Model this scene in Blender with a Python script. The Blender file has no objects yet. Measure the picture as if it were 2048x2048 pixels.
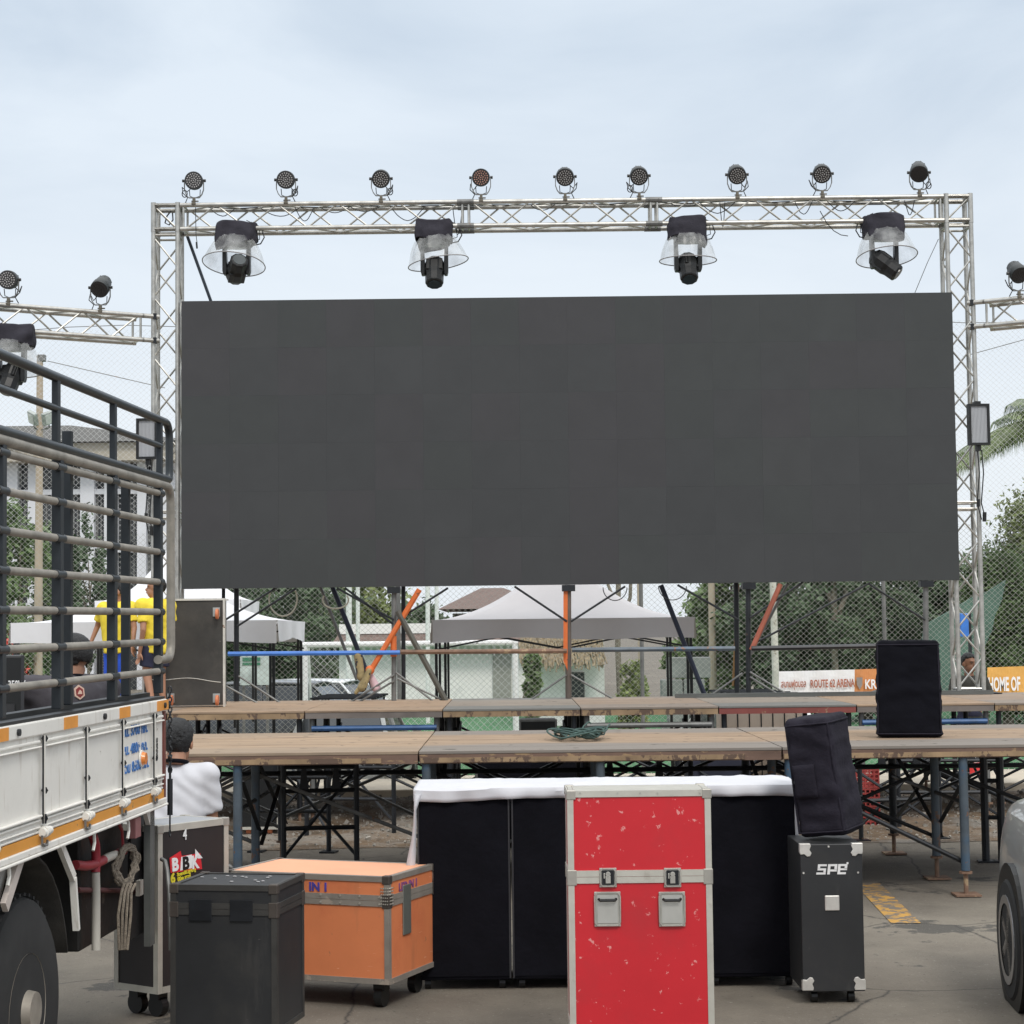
import bpy, bmesh, math, random
from mathutils import Vector, Matrix, Euler, noise as mnoise
random.seed(7)
V = Vector
R = math.radians
SC = bpy.context.scene
COL = SC.collection

# ------------------------------------------------------------------ camera
FPX = 3770.0                      # focal length in pixels of a 2048 px wide picture
EYE = V((0, 0, 1.78))
_p = math.atan(246.0 / FPX)
_r = 0.0115
_f = V((0, math.cos(_p), math.sin(_p)))
_u0 = V((0, -math.sin(_p), math.cos(_p)))
_r0 = V((1, 0, 0))
RIGHT = _r0 * math.cos(_r) - _u0 * math.sin(_r)
UP = _r0 * math.sin(_r) + _u0 * math.cos(_r)
camd = bpy.data.cameras.new('camera')
camd.sensor_width = 36
camd.lens = 36 * FPX / 2048
camd.clip_start = 0.1
camd.clip_end = 5000
cam = bpy.data.objects.new('camera', camd)
COL.objects.link(cam)
m = Matrix((RIGHT, UP, -_f)).transposed().to_4x4()
m.translation = EYE
cam.matrix_world = m
SC.camera = cam

# ------------------------------------------------------------------ world, sun, exposure
SUN_EL, SUN_AZ = R(50), R(160)
w = bpy.data.worlds.new('World')
SC.world = w
w.use_nodes = True
nt = w.node_tree
nt.nodes.clear()
out = nt.nodes.new('ShaderNodeOutputWorld')
bg = nt.nodes.new('ShaderNodeBackground')
bg.inputs['Strength'].default_value = 0.10
sky = nt.nodes.new('ShaderNodeTexSky')
sky.sky_type = 'NISHITA'
sky.sun_disc = False
sky.sun_elevation = SUN_EL
sky.sun_rotation = SUN_AZ
sky.air_density = 1.0
sky.dust_density = 3.0
tc = nt.nodes.new('ShaderNodeTexCoord')
mp = nt.nodes.new('ShaderNodeMapping')
mp.inputs['Scale'].default_value = (1.0, 1.0, 3.2)
n1 = nt.nodes.new('ShaderNodeTexNoise')
n1.inputs['Scale'].default_value = 3.1
n1.inputs['Detail'].default_value = 7
n1.inputs['Roughness'].default_value = 0.52
n1.inputs['Distortion'].default_value = 0.4
cr = nt.nodes.new('ShaderNodeValToRGB')
cr.color_ramp.elements[0].position = 0.36
cr.color_ramp.elements[0].color = (5.6, 6.8, 8.2, 1)
cr.color_ramp.elements[1].position = 0.60
cr.color_ramp.elements[1].color = (8.4, 9.4, 10.4, 1)
# a cloud sheet is brighter low over the horizon than overhead
sep = nt.nodes.new('ShaderNodeSeparateXYZ')
mr = nt.nodes.new('ShaderNodeMapRange')
mr.inputs['From Min'].default_value = 0.10
mr.inputs['From Max'].default_value = 0.30
mr.inputs['To Min'].default_value = 1.0
mr.inputs['To Max'].default_value = 0.25
mx2 = nt.nodes.new('ShaderNodeMix'); mx2.data_type = 'RGBA'
mx2.inputs[6].default_value = (0, 0, 0, 1)
mx2.inputs[7].default_value = (9.5, 10.1, 10.7, 1)
mix = nt.nodes.new('ShaderNodeMix'); mix.data_type = 'RGBA'
mix.inputs[0].default_value = 0.85
L = nt.links.new
L(tc.outputs['Generated'], mp.inputs['Vector'])
L(mp.outputs['Vector'], n1.inputs['Vector'])
L(n1.outputs['Fac'], cr.inputs['Fac'])
L(tc.outputs['Generated'], sep.inputs[0])
L(sep.outputs['Z'], mr.inputs['Value'])
L(mr.outputs[0], mx2.inputs[0])
L(cr.outputs['Color'], mx2.inputs[6])
L(sky.outputs['Color'], mix.inputs[6])
# CIE overcast: the cloud sheet overhead is about twice as bright as low down
mr2 = nt.nodes.new('ShaderNodeMapRange')
mr2.inputs['From Min'].default_value = 0.34
mr2.inputs['From Max'].default_value = 0.85
mr2.inputs['To Min'].default_value = 1.0
mr2.inputs['To Max'].default_value = 2.3
L(sep.outputs['Z'], mr2.inputs['Value'])
mr2.inputs['To Min'].default_value = 0.0; mr2.inputs['To Max'].default_value = 1.0
gain = nt.nodes.new('ShaderNodeMix'); gain.data_type = 'RGBA'
gain.inputs[6].default_value = (1, 1, 1, 1); gain.inputs[7].default_value = (2.55, 2.30, 2.05, 1)
L(mr2.outputs[0], gain.inputs[0])
vm = nt.nodes.new('ShaderNodeVectorMath'); vm.operation = 'MULTIPLY'
L(mx2.outputs[2], vm.inputs[0]); L(gain.outputs[2], vm.inputs[1])
L(vm.outputs[0], mix.inputs[7])
L(mix.outputs[2], bg.inputs['Color'])
L(bg.outputs[0], out.inputs[0])

sd = bpy.data.lights.new('sun', 'SUN')
sd.energy = 1.5
sd.angle = R(14)
sd.color = (1.0, 0.96, 0.9)
so = bpy.data.objects.new('sun', sd)
COL.objects.link(so)
sdir = V((math.sin(SUN_AZ) * math.cos(SUN_EL), math.cos(SUN_AZ) * math.cos(SUN_EL), math.sin(SUN_EL)))
so.rotation_euler = sdir.to_track_quat('Z', 'Y').to_euler()
SC.view_settings.view_transform = 'Standard'
SC.view_settings.look = 'None'
SC.view_settings.gamma = 1
SC.view_settings.exposure = 0.0
SC.render.resolution_x = 1024
SC.render.resolution_y = 1024
SC.render.engine = 'CYCLES'
SC.cycles.max_bounces = 8
SC.cycles.transparent_max_bounces = 16

# ------------------------------------------------------------------ layout helpers (photo pixel -> place in the world)
def ray(px, py):
    return _f * FPX + RIGHT * (px - 1024) + UP * (1024 - py)
def P(px, py, Y):
    d = ray(px, py)
    return EYE + d * ((Y - EYE.y) / d.y)
def G(px, py, z=0.0):
    d = ray(px, py)
    return EYE + d * ((z - EYE.z) / d.z)
def PP(px, py, pt, nrm):
    d = ray(px, py)
    return EYE + d * ((V(pt) - EYE).dot(nrm) / d.dot(nrm))

# ------------------------------------------------------------------ mesh helper
class MB:
    def __init__(self):
        self.v = []; self.f = []; self.mi = []; self.cm = 0
    def add(self, vs, fs):
        o = len(self.v)
        self.v += [tuple(x) for x in vs]
        self.f += [tuple(i + o for i in q) for q in fs]
        self.mi += [self.cm] * len(fs)
        return self
    def box(self, c, s, rot=None):
        c = V(c); sx, sy, sz = s[0] / 2, s[1] / 2, s[2] / 2
        vs = [V((x, y, z)) for x in (-sx, sx) for y in (-sy, sy) for z in (-sz, sz)]
        if rot is not None:
            q = rot if isinstance(rot, Matrix) else Euler(rot).to_matrix()
            vs = [q @ a for a in vs]
        return self.add([a + c for a in vs], [(0, 1, 3, 2), (4, 6, 7, 5), (0, 4, 5, 1), (2, 3, 7, 6), (0, 2, 6, 4), (1, 5, 7, 3)])
    def bb(self, a, b):
        a = V(a); b = V(b)
        return self.box((a + b) / 2, (abs(b.x - a.x), abs(b.y - a.y), abs(b.z - a.z)))
    def frame(self, a, b, up=None):
        d = (V(b) - V(a)).normalized()
        upv = V(up) if up is not None else (V((0, 0, 1)) if abs(d.z) < 0.95 else V((0, 1, 0)))
        x = d.cross(upv).normalized(); y = x.cross(d).normalized()
        return d, x, y
    def bar(self, a, b, w, h, up=None):
        a = V(a); b = V(b); d, x, y = self.frame(a, b, up)
        vs = []
        for p in (a, b):
            for sx, sy in ((-1, -1), (1, -1), (1, 1), (-1, 1)):
                vs.append(p + x * sx * w / 2 + y * sy * h / 2)
        return self.add(vs, [(3, 2, 1, 0), (4, 5, 6, 7), (0, 1, 5, 4), (1, 2, 6, 5), (2, 3, 7, 6), (3, 0, 4, 7)])
    def cyl(self, a, b, r, r2=None, n=10, cap=True):
        a = V(a); b = V(b); r2 = r if r2 is None else r2
        d, x, y = self.frame(a, b)
        vs = []
        for p, q in ((a, r), (b, r2)):
            for i in range(n):
                t = 2 * math.pi * i / n
                vs.append(p + x * math.cos(t) * q + y * math.sin(t) * q)
        fs = [(i, (i + 1) % n, n + (i + 1) % n, n + i) for i in range(n)]
        if cap:
            fs += [tuple(range(n - 1, -1, -1)), tuple(range(n, 2 * n))]
        return self.add(vs, fs)
    def tube(self, pts, r, n=8, closed=False):
        pts = [V(p) for p in pts]
        N = len(pts)
        vs = []; x = None
        for i, p in enumerate(pts):
            if closed:
                d = (pts[(i + 1) % N] - pts[i - 1]).normalized()
            else:
                d = (pts[min(i + 1, N - 1)] - pts[max(i - 1, 0)]).normalized()
            if x is None:
                u = V((0, 0, 1)) if abs(d.z) < 0.9 else V((0, 1, 0))
                x = d.cross(u).normalized()
            else:
                x = (x - d * x.dot(d)).normalized()
            y = x.cross(d)
            rr = r[i] if isinstance(r, (list, tuple)) else r
            for k in range(n):
                t = 2 * math.pi * k / n
                vs.append(p + x * math.cos(t) * rr + y * math.sin(t) * rr)
        fs = []
        for i in range(N if closed else N - 1):
            j = (i + 1) % N
            for k in range(n):
                l = (k + 1) % n
                fs.append((i * n + k, i * n + l, j * n + l, j * n + k))
        if not closed:
            fs += [tuple(range(n - 1, -1, -1)), tuple(range((N - 1) * n, N * n))]
        return self.add(vs, fs)
    def ell(self, c, r, rot=None, nu=14, nv=9):
        c = V(c)
        if not isinstance(r, (tuple, list)): r = (r, r, r)
        q = rot if isinstance(rot, Matrix) else (Euler(rot).to_matrix() if rot is not None else Matrix.Identity(3))
        vs = [c + q @ V((0, 0, -r[2]))]
        for j in range(1, nv):
            ph = -math.pi / 2 + math.pi * j / nv
            for i in range(nu):
                t = 2 * math.pi * i / nu
                vs.append(c + q @ V((r[0] * math.cos(ph) * math.cos(t), r[1] * math.cos(ph) * math.sin(t), r[2] * math.sin(ph))))
        vs.append(c + q @ V((0, 0, r[2])))
        fs = [(0, 1 + (i + 1) % nu, 1 + i) for i in range(nu)]
        for j in range(nv - 2):
            for i in range(nu):
                a = 1 + j * nu
                fs.append((a + i, a + (i + 1) % nu, a + nu + (i + 1) % nu, a + nu + i))
        a = 1 + (nv - 2) * nu
        fs += [(a + i, a + (i + 1) % nu, len(vs) - 1) for i in range(nu)]
        return self.add(vs, fs)
    def cap(self, a, b, ra, rb, n=12):
        self.cyl(a, b, ra, rb, n=n)
        self.ell(a, ra, nu=n, nv=8); self.ell(b, rb, nu=n, nv=8)
        return self
    def prism(self, poly, a, b, ax='y'):
        """extrude a 2-D polygon; ax is the axis of extrusion from a to b"""
        n = len(poly); vs = []
        for t in (a, b):
            for (p, q) in poly:
                vs.append({'x': (t, p, q), 'y': (p, t, q), 'z': (p, q, t)}[ax])
        fs = [tuple(range(n - 1, -1, -1)), tuple(range(n, 2 * n))]
        fs += [(i, (i + 1) % n, n + (i + 1) % n, n + i) for i in range(n)]
        return self.add(vs, fs)
    def grid(self, fn, nu, nv):
        vs = [fn(i / nu, j / nv) for j in range(nv + 1) for i in range(nu + 1)]
        fs = [(j * (nu + 1) + i, j * (nu + 1) + i + 1, (j + 1) * (nu + 1) + i + 1, (j + 1) * (nu + 1) + i) for j in range(nv) for i in range(nu)]
        return self.add(vs, fs)
    def lathe(self, prof, c, axis, n=16, closed=False):
        c = V(c); d = V(axis).normalized(); _, x, y = self.frame(c, c + d)
        vs = []
        for (r, t) in prof:
            for i in range(n):
                a = 2 * math.pi * i / n
                vs.append(c + d * t + x * r * math.cos(a) + y * r * math.sin(a))
        fs = []
        for j in range(len(prof) - 1):
            for i in range(n):
                fs.append((j * n + i, j * n + (i + 1) % n, (j + 1) * n + (i + 1) % n, (j + 1) * n + i))
        if closed:
            fs += [tuple(range(n - 1, -1, -1)), tuple(range((len(prof) - 1) * n, len(prof) * n))]
        return self.add(vs, fs)
    def build(self, name, mat, parent=None, local=False, bevel=0, smooth=False, seg=2, fix=True):
        """verts are world coordinates unless local=True; a parent may only be translated in the world case"""
        me = bpy.data.meshes.new(name)
        off = V((0, 0, 0))
        if parent is not None and not local:
            q = parent
            while q is not None:
                off = off + q.location; q = q.parent
        me.from_pydata([tuple(V(a) - off) for a in self.v], [], self.f)
        mats = mat if isinstance(mat, (list, tuple)) else [mat]
        for mm in mats: me.materials.append(mm)
        if len(mats) > 1:
            me.polygons.foreach_set('material_index', self.mi)
        if fix:
            b = bmesh.new(); b.from_mesh(me)
            bmesh.ops.recalc_face_normals(b, faces=b.faces)
            b.to_mesh(me); b.free()
        if smooth:
            me.polygons.foreach_set('use_smooth', [True] * len(me.polygons))
            try: me.set_sharp_from_angle(angle=R(40))
            except Exception: pass
        o = bpy.data.objects.new(name, me)
        COL.objects.link(o)
        if parent is not None: o.parent = parent
        if bevel:
            md = o.modifiers.new('bevel', 'BEVEL')
            md.width = bevel; md.segments = seg; md.limit_method = 'ANGLE'; md.angle_limit = R(50)
        me.update()
        return o

def _each(self, name, mat, parent=None, local=False, smooth=False, bevel=0, fix=True):
    """one object for every connected piece in the builder"""
    par = list(range(len(self.v)))
    def find(a):
        while par[a] != a: par[a] = par[par[a]]; a = par[a]
        return a
    for q in self.f:
        r = find(q[0])
        for a in q[1:]: par[find(a)] = r
    groups = {}
    for q, mi in zip(self.f, self.mi): groups.setdefault(find(q[0]), []).append(q)
    res = []
    for g in groups.values():
        ids = sorted({i for q in g for i in q}); mp_ = {a: b for b, a in enumerate(ids)}
        k = MB(); k.v = [self.v[i] for i in ids]; k.f = [tuple(mp_[i] for i in q) for q in g]; k.mi = [0] * len(g)
        res.append(k.build(name, mat, parent, local, bevel, smooth, fix=fix))
    return res
MB.each = _each
def tag(o, label=None, cat=None, group=None, kind=None):
    if label: o['label'] = label
    if cat: o['category'] = cat
    if group: o['group'] = group
    if kind: o['kind'] = kind
    return o
def thing(name, label, cat, loc=(0, 0, 0), rot=(0, 0, 0), group=None):
    o = bpy.data.objects.new(name, None)
    o.empty_display_size = 0.1
    COL.objects.link(o)
    o.location = loc; o.rotation_euler = rot
    return tag(o, label, cat, group)
def kids(o): return [c for c in COL.objects if c.parent == o]
def copy_tree(o, parent=None):
    c = o.copy(); COL.objects.link(c); c.parent = parent
    for ch in kids(o): copy_tree(ch, c)
    return c

def text(s, size, mat, name, parent, origin, xdir, ydir, depth=0.002, bold=0.0, local=False, align='LEFT', sx=1.0):
    cu = bpy.data.curves.new(name, 'FONT')
    cu.body = s; cu.size = size; cu.extrude = depth; cu.offset = bold
    cu.align_x = align; cu.resolution_u = 3
    t = bpy.data.objects.new(name, cu); COL.objects.link(t)
    dg = bpy.context.evaluated_depsgraph_get(); dg.update()
    me = bpy.data.meshes.new_from_object(t.evaluated_get(dg))
    bpy.data.objects.remove(t)
    x = V(xdir).normalized(); y = V(ydir).normalized(); z = x.cross(y).normalized()
    M4 = Matrix((x * sx, y, z)).transposed().to_4x4(); M4.translation = V(origin)
    off = V((0, 0, 0))
    if parent is not None and not local:
        q = parent
        while q is not None: off = off + q.location; q = q.parent
    me.transform(Matrix.Translation(-off) @ M4)
    me.materials.clear(); me.materials.append(mat); me.name = name
    o = bpy.data.objects.new(name, me); COL.objects.link(o); o.parent = parent
    return o

def remesh(mb, voxel, smooth=4):
    me = bpy.data.meshes.new('tmp'); me.from_pydata([tuple(a) for a in mb.v], [], mb.f)
    b = bmesh.new(); b.from_mesh(me); bmesh.ops.recalc_face_normals(b, faces=b.faces); b.to_mesh(me); b.free()
    o = bpy.data.objects.new('tmp', me); COL.objects.link(o)
    md = o.modifiers.new('r', 'REMESH'); md.mode = 'VOXEL'; md.voxel_size = voxel
    if smooth:
        ms = o.modifiers.new('s', 'SMOOTH'); ms.iterations = smooth; ms.factor = 0.5
    dg = bpy.context.evaluated_depsgraph_get(); dg.update()
    r = bpy.data.meshes.new_from_object(o.evaluated_get(dg))
    bpy.data.objects.remove(o)
    r.polygons.foreach_set('use_smooth', [True] * len(r.polygons))
    return r
def meshobj(name, me, mat, parent=None, world=False):
    if world and parent is not None:
        off = V((0, 0, 0)); q = parent
        while q is not None: off = off + q.location; q = q.parent
        me.transform(Matrix.Translation(-off))
    me.materials.clear(); me.materials.append(mat); me.name = name
    o = bpy.data.objects.new(name, me); COL.objects.link(o); o.parent = parent
    return o

# ------------------------------------------------------------------ materials
MT = {}
def M(name, col, rough=0.6, metal=0.0, var=0.12, scale=6.0, bump=0.0, bscale=None, chip=None, chip_at=0.62, chip_scale=9.0, stretch=(1, 1, 1), spec=0.5, coat=0.0, dirt=None, dirt_at=0.55, dirt_scale=2.5, scr=None, cracks=None):
    if name in MT: return MT[name]
    mt = bpy.data.materials.new(name); mt.use_nodes = True
    n = mt.node_tree; N = n.nodes; Lk = n.links.new
    b = N['Principled BSDF']
    b.inputs['Roughness'].default_value = rough
    b.inputs['Metallic'].default_value = metal
    b.inputs['Specular IOR Level'].default_value = spec
    b.inputs['Coat Weight'].default_value = coat
    t = N.new('ShaderNodeTexCoord'); oi = N.new('ShaderNodeObjectInfo')
    ml = N.new('ShaderNodeMath'); ml.operation = 'MULTIPLY'; ml.inputs[1].default_value = 13.7
    Lk(oi.outputs['Random'], ml.inputs[0])
    mpn = N.new('ShaderNodeMapping'); mpn.inputs['Scale'].default_value = stretch
    Lk(t.outputs['Object'], mpn.inputs['Vector']); Lk(ml.outputs[0], mpn.inputs['Location'])
    def noise(sc, det=5, ro=0.6):
        q = N.new('ShaderNodeTexNoise'); q.inputs['Scale'].default_value = sc
        q.inputs['Detail'].default_value = det; q.inputs['Roughness'].default_value = ro
        Lk(mpn.outputs[0], q.inputs['Vector']); return q
    a = noise(scale)
    r = N.new('ShaderNodeValToRGB')
    r.color_ramp.elements[0].position = 0.3; r.color_ramp.elements[1].position = 0.7
    r.color_ramp.elements[0].color = (*[c * (1 - var) for c in col], 1)
    r.color_ramp.elements[1].color = (*[min(1, c * (1 + var)) for c in col], 1)
    Lk(a.outputs['Fac'], r.inputs['Fac'])
    cur = r.outputs['Color']
    def over(cur, colr, at, sc, soft, st=None):
        q = noise(sc, 7, 0.65)
        if st:
            m2 = N.new('ShaderNodeMapping'); m2.inputs['Scale'].default_value = st; m2.inputs['Rotation'].default_value = (0.1, 0.2, 0.15)
            Lk(t.outputs['Object'], m2.inputs['Vector']); Lk(ml.outputs[0], m2.inputs['Location']); Lk(m2.outputs[0], q.inputs['Vector'])
        rr = N.new('ShaderNodeValToRGB')
        rr.color_ramp.elements[0].position = at; rr.color_ramp.elements[0].color = (0, 0, 0, 1)
        rr.color_ramp.elements[1].position = min(1, at + soft); rr.color_ramp.elements[1].color = (1, 1, 1, 1)
        Lk(q.outputs['Fac'], rr.inputs['Fac'])
        mm = N.new('ShaderNodeMix'); mm.data_type = 'RGBA'
        Lk(rr.outputs['Color'], mm.inputs[0]); Lk(cur, mm.inputs[6]); mm.inputs[7].default_value = (*colr, 1)
        return mm.outputs[2]
    if dirt: cur = over(cur, dirt, dirt_at, dirt_scale, 0.25)
    if chip: cur = over(cur, chip, chip_at, chip_scale, 0.02)
    for e_ in (scr or ()): cur = over(cur, e_[0], e_[1], e_[2], e_[4] if len(e_) > 4 else 0.03, e_[3])
    if cracks:
        vo = N.new('ShaderNodeTexVoronoi'); vo.feature = 'DISTANCE_TO_EDGE'; vo.inputs['Scale'].default_value = cracks[0]
        wn = noise(3.0, 4); va = N.new('ShaderNodeMix'); va.data_type = 'RGBA'; va.inputs[0].default_value = .12; Lk(mpn.outputs[0], va.inputs[6]); Lk(wn.outputs['Color'], va.inputs[7]); Lk(va.outputs[2], vo.inputs['Vector'])
        rr = N.new('ShaderNodeValToRGB'); rr.color_ramp.elements[0].position = 0.0; rr.color_ramp.elements[0].color = (1, 1, 1, 1); rr.color_ramp.elements[1].position = cracks[1]; rr.color_ramp.elements[1].color = (0, 0, 0, 1)
        Lk(vo.outputs['Distance'], rr.inputs['Fac'])
        mm = N.new('ShaderNodeMix'); mm.data_type = 'RGBA'; Lk(rr.outputs['Color'], mm.inputs[0]); Lk(cur, mm.inputs[6]); mm.inputs[7].default_value = (.045, .04, .035, 1); cur = mm.outputs[2]
    Lk(cur, b.inputs['Base Color'])
    if bump:
        q = noise(bscale or scale * 2, 6, 0.6)
        bp = N.new('ShaderNodeBump'); bp.inputs['Strength'].default_value = bump; bp.inputs['Distance'].default_value = 0.02
        Lk(q.outputs['Fac'], bp.inputs['Height']); Lk(bp.outputs[0], b.inputs['Normal'])
    MT[name] = mt
    return mt

ALU = M('aluminium', (0.47, 0.46, 0.43), 0.42, 0.75, 0.2, 9, 0.05, dirt=(0.22, 0.20, 0.17), dirt_at=0.56, dirt_scale=5)
BLK = M('black_plastic', (0.006, 0.0065, 0.007), 0.45, 0, 0.2)
BLKC = M('black_cloth', (0.0055, 0.0055, 0.0085), 0.9, 0, 0.25, 4, 0.5, 9, spec=0.12)
BLKC2 = M('charcoal_cloth', (0.020, 0.018, 0.026), 0.85, 0, 0.25, 5, 0.5, 12, spec=0.15)
GREYM = M('grey_metal', (0.16, 0.16, 0.155), 0.5, 0.3, 0.25, 8, chip=(0.2, 0.1, 0.05), chip_at=0.66)
DARKM = M('dark_steel', (0.018, 0.020, 0.024), 0.45, 0.3, 0.3, 8, chip=(0.12, 0.06, 0.03), chip_at=0.67)
BLUEM = M('blue_paint_steel', (0.035, 0.10, 0.24), 0.45, 0.1, 0.25, 8, chip=(0.08, 0.05, 0.04), chip_at=0.64)
BRBLUE = M('bright_blue_paint', (0.04, 0.17, 0.55), 0.4, 0, 0.15, 6)
GBLUEM = M('faded_blue_steel', (0.075, 0.095, 0.115), 0.5, 0.2, 0.3, 5, chip=(0.16, 0.09, 0.06), chip_at=0.60, chip_scale=6, dirt=(0.03, 0.10, 0.19), dirt_at=0.5, dirt_scale=3)
ORM = M('orange_paint_steel', (0.62, 0.14, 0.03), 0.5, 0, 0.15, 6, chip=(0.15, 0.07, 0.04), chip_at=0.64)
RUST = M('rust_brown_steel', (0.20, 0.12, 0.08), 0.7, 0.1, 0.35, 9, 0.2, chip=(0.35, 0.25, 0.15), chip_at=0.6)
WHITEP = M('white_paint', (0.72, 0.72, 0.70), 0.5, 0, 0.06, 5, dirt=(0.5, 0.47, 0.42), dirt_at=0.6)
WHITEC = M('white_cloth', (0.56, 0.56, 0.59), 0.9, 0, 0.04, 5, 0.22, 6)
HOODM = M('charcoal_hood', (0.038, 0.036, 0.046), 0.85, 0, 0.25, 5, 0.5, 12, spec=0.2)
SKIN = M('skin', (0.36, 0.18, 0.11), 0.55, 0, 0.08, 20)
SKIN2 = M('tanned_skin', (0.25, 0.12, 0.07), 0.55, 0, 0.08, 20)
HAIR = M('black_hair', (0.008, 0.008, 0.009), 0.55, 0, 0.4, 60, 0.6, 120)
EYEM = M('dark_eye', (0.02, 0.015, 0.012), 0.3)
LIP = M('lip', (0.25, 0.09, 0.07), 0.6)
# ------------------------------------------------------------------ the ground
CONC = M('worn_concrete', (0.145, 0.125, 0.10), 0.85, 0, 0.25, 1.3, 0.5, 60, chip=(0.075, 0.068, 0.058), chip_at=0.60, chip_scale=1.3, dirt=(0.215, 0.19, 0.15), dirt_at=0.5, dirt_scale=0.5, scr=[((.24, .22, .19), .63, 45, (1, 1, 1)), ((.05, .045, .04), .64, 38, (1, 1, 1)), ((.05, .045, .04), .66, 1.1, (1, 1, 1), .1)], cracks=(0.55, .006))
PAVE = M('pale_pavement', (0.52, 0.46, 0.37), 0.85, 0, 0.12, 1.5, 0.2, 12, dirt=(0.36, 0.31, 0.25), dirt_at=0.55, dirt_scale=0.9)
TURF = M('artificial_turf', (0.05, 0.16, 0.065), 0.9, 0, 0.3, 9, 0.5, 60)
DIRT = M('brown_dirt', (0.125, 0.085, 0.052), 0.95, 0, 0.4, 3, 1.0, 22, dirt=(0.25, 0.235, 0.21), dirt_at=0.47, dirt_scale=1.6, scr=[((.3, .28, .25), .6, 30, (1, 1, 1)), ((.05, .035, .025), .62, 9, (1, 1, 1))])
def gz(y):
    if y < 22.4: return 0.0
    if y > 24.5: return -0.35
    return -0.35 * (y - 22.4) / 2.1
mb = MB()
ys = [-30, -5, 0, 5, 10, 15, 20, 22.4, 23, 23.7, 24.5, 26, 30, 60, 120, 300, 900, 2500]
xs = [-2500, -600, -120, -40, -12, -4, 4, 12, 40, 120, 600, 2500]
for y in ys:
    for x in xs: mb.v.append((x, y, gz(y)))
nx = len(xs)
mb.f = [(j * nx + i, j * nx + i + 1, (j + 1) * nx + i + 1, (j + 1) * nx + i) for j in range(len(ys) - 1) for i in range(nx - 1)]
mb.mi = [0] * len(mb.f)
tag(mb.build('ground', CONC), kind='structure')
mb = MB(); mb.grid(lambda a, b: V((-30 + 60 * a, 22.42 + 6.5 * b, gz(22.42 + 6.5 * b) + 0.004)), 4, 26)
tag(mb.build('road', PAVE), kind='structure')
mb = MB(); mb.bb((-30, 20.75, 0.0), (30, 22.35, 0.11))
tag(mb.build('pavement', PAVE, bevel=0.015), kind='structure')
mb = MB(); mb.bb((-22, 28.95, -0.6), (26, 62, -0.335))
tag(mb.build('turf_pitch', TURF), kind='structure')
# dirt strip with broken stones, under the rear stage
mb = MB()
def dirtf(a, b):
    x = -9 + 18 * a; y = 16.0 + 4.7 * b
    e = min(b, 1 - b) * 5
    h = 0.075 * max(0, mnoise.fractal(V((x * 0.9, y * 1.1, 3.3)), 0.6, 2.0, 5) + 0.45) * min(1, e) * (0.5 + b)
    return V((x + 0.2 * math.sin(y), y + (0.18 * mnoise.noise(V((x * 1.3, b * 2, 0)))) * (1 if b < 0.9 else 0), 0.004 + h))
mb.grid(dirtf, 180, 50)
tag(mb.build('bare_earth', DIRT, smooth=True, fix=False), kind='structure')
mb = MB()
rs = random.Random(3)
for i in range(5200):
    a, b = rs.random(), rs.random() ** 0.8
    p = dirtf(a, b)
    s = rs.uniform(0.006, 0.028) * (1.8 if rs.random() < .05 else 1)
    q = Euler((rs.random() * 3, rs.random() * 3, rs.random() * 3)).to_matrix()
    mb.box(p + V((0, 0, s * .3)), (s * rs.uniform(.7, 1.6), s, s * rs.uniform(.4, .8)), q)
STONE = M('broken_stone', (0.26, 0.24, 0.21), 0.9, 0, 0.4, 2)
tag(mb.build('rubble', STONE, fix=False), 'broken stones and rubble scattered over the earth strip under the stage', 'rubble', kind='stuff')
# worn yellow line painted on the concrete
YEL = M('worn_yellow_paint', (0.46, 0.25, 0.05), 0.8, 0, 0.1, 6, chip=(0.14, 0.12, 0.10), chip_at=0.50, chip_scale=11, dirt=(.2, .15, .09), dirt_at=.45)
a, b = G(1738, 1772), G(1800, 1835)
d = (b - a).normalized(); sd2 = d.cross(V((0, 0, 1))) * 0.09
mb = MB(); a2 = a - d * 0.1; b2 = b + d * .25
mb.add([a2 - sd2 + V((0, 0, .004)), a2 + sd2 + V((0, 0, .004)), b2 + sd2 + V((0, 0, .004)), b2 - sd2 + V((0, 0, .004))], [(0, 1, 2, 3)])
tag(mb.build('yellow_line', YEL), kind='structure')

# ------------------------------------------------------------------ buildings far behind
BWALL = M('white_render', (0.66, 0.67, 0.70), 0.85, 0, 0.06, 0.6)
BDARK = M('dark_window_glass', (0.05, 0.055, 0.06), 0.25, 0, 0.2, 1)
BROOF = M('grey_shingle_roof', (0.10, 0.098, 0.092), 0.9, 0, 0.25, 5)
BFASC = M('beige_fascia', (0.42, 0.38, 0.31), 0.8, 0, 0.1, 1)
BTILE = M('brown_tile_roof', (0.15, 0.105, 0.09), 0.85, 0, 0.3, 5, stretch=(1, 3, 1))
WHW = M('whitewashed_wall', (0.82, 0.79, 0.77), 0.85, 0, 0.05, 1, dirt=(0.5, 0.5, 0.5), dirt_at=0.62)
YB = 80.0
sB = FPX / YB
def XB(px): return P(px, 1100, YB).x
def ZB(px, py): return P(px, py, YB).z
bld = thing('apartment_building', 'white three storey apartment block with dark hip roof behind the truck rails', 'building', (XB(100), YB, -0.35))
x0, x1 = XB(-420), XB(345)
zt = ZB(200, 925)
mb = MB(); mb.bb((x0, YB + 0.6, -0.35), (x1, YB + 11, zt)); mb.build('wall', BDARK, bld)
pier = MB()
for a, b in ((-300, -270), (-200, -150), (-110, -80), (10, 34), (55, 72), (160, 188), (208, 232), (274, 292), (318, 345)):
    pier.bb((XB(a), YB, -0.35), (XB(b), YB + 0.9, zt))
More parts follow.
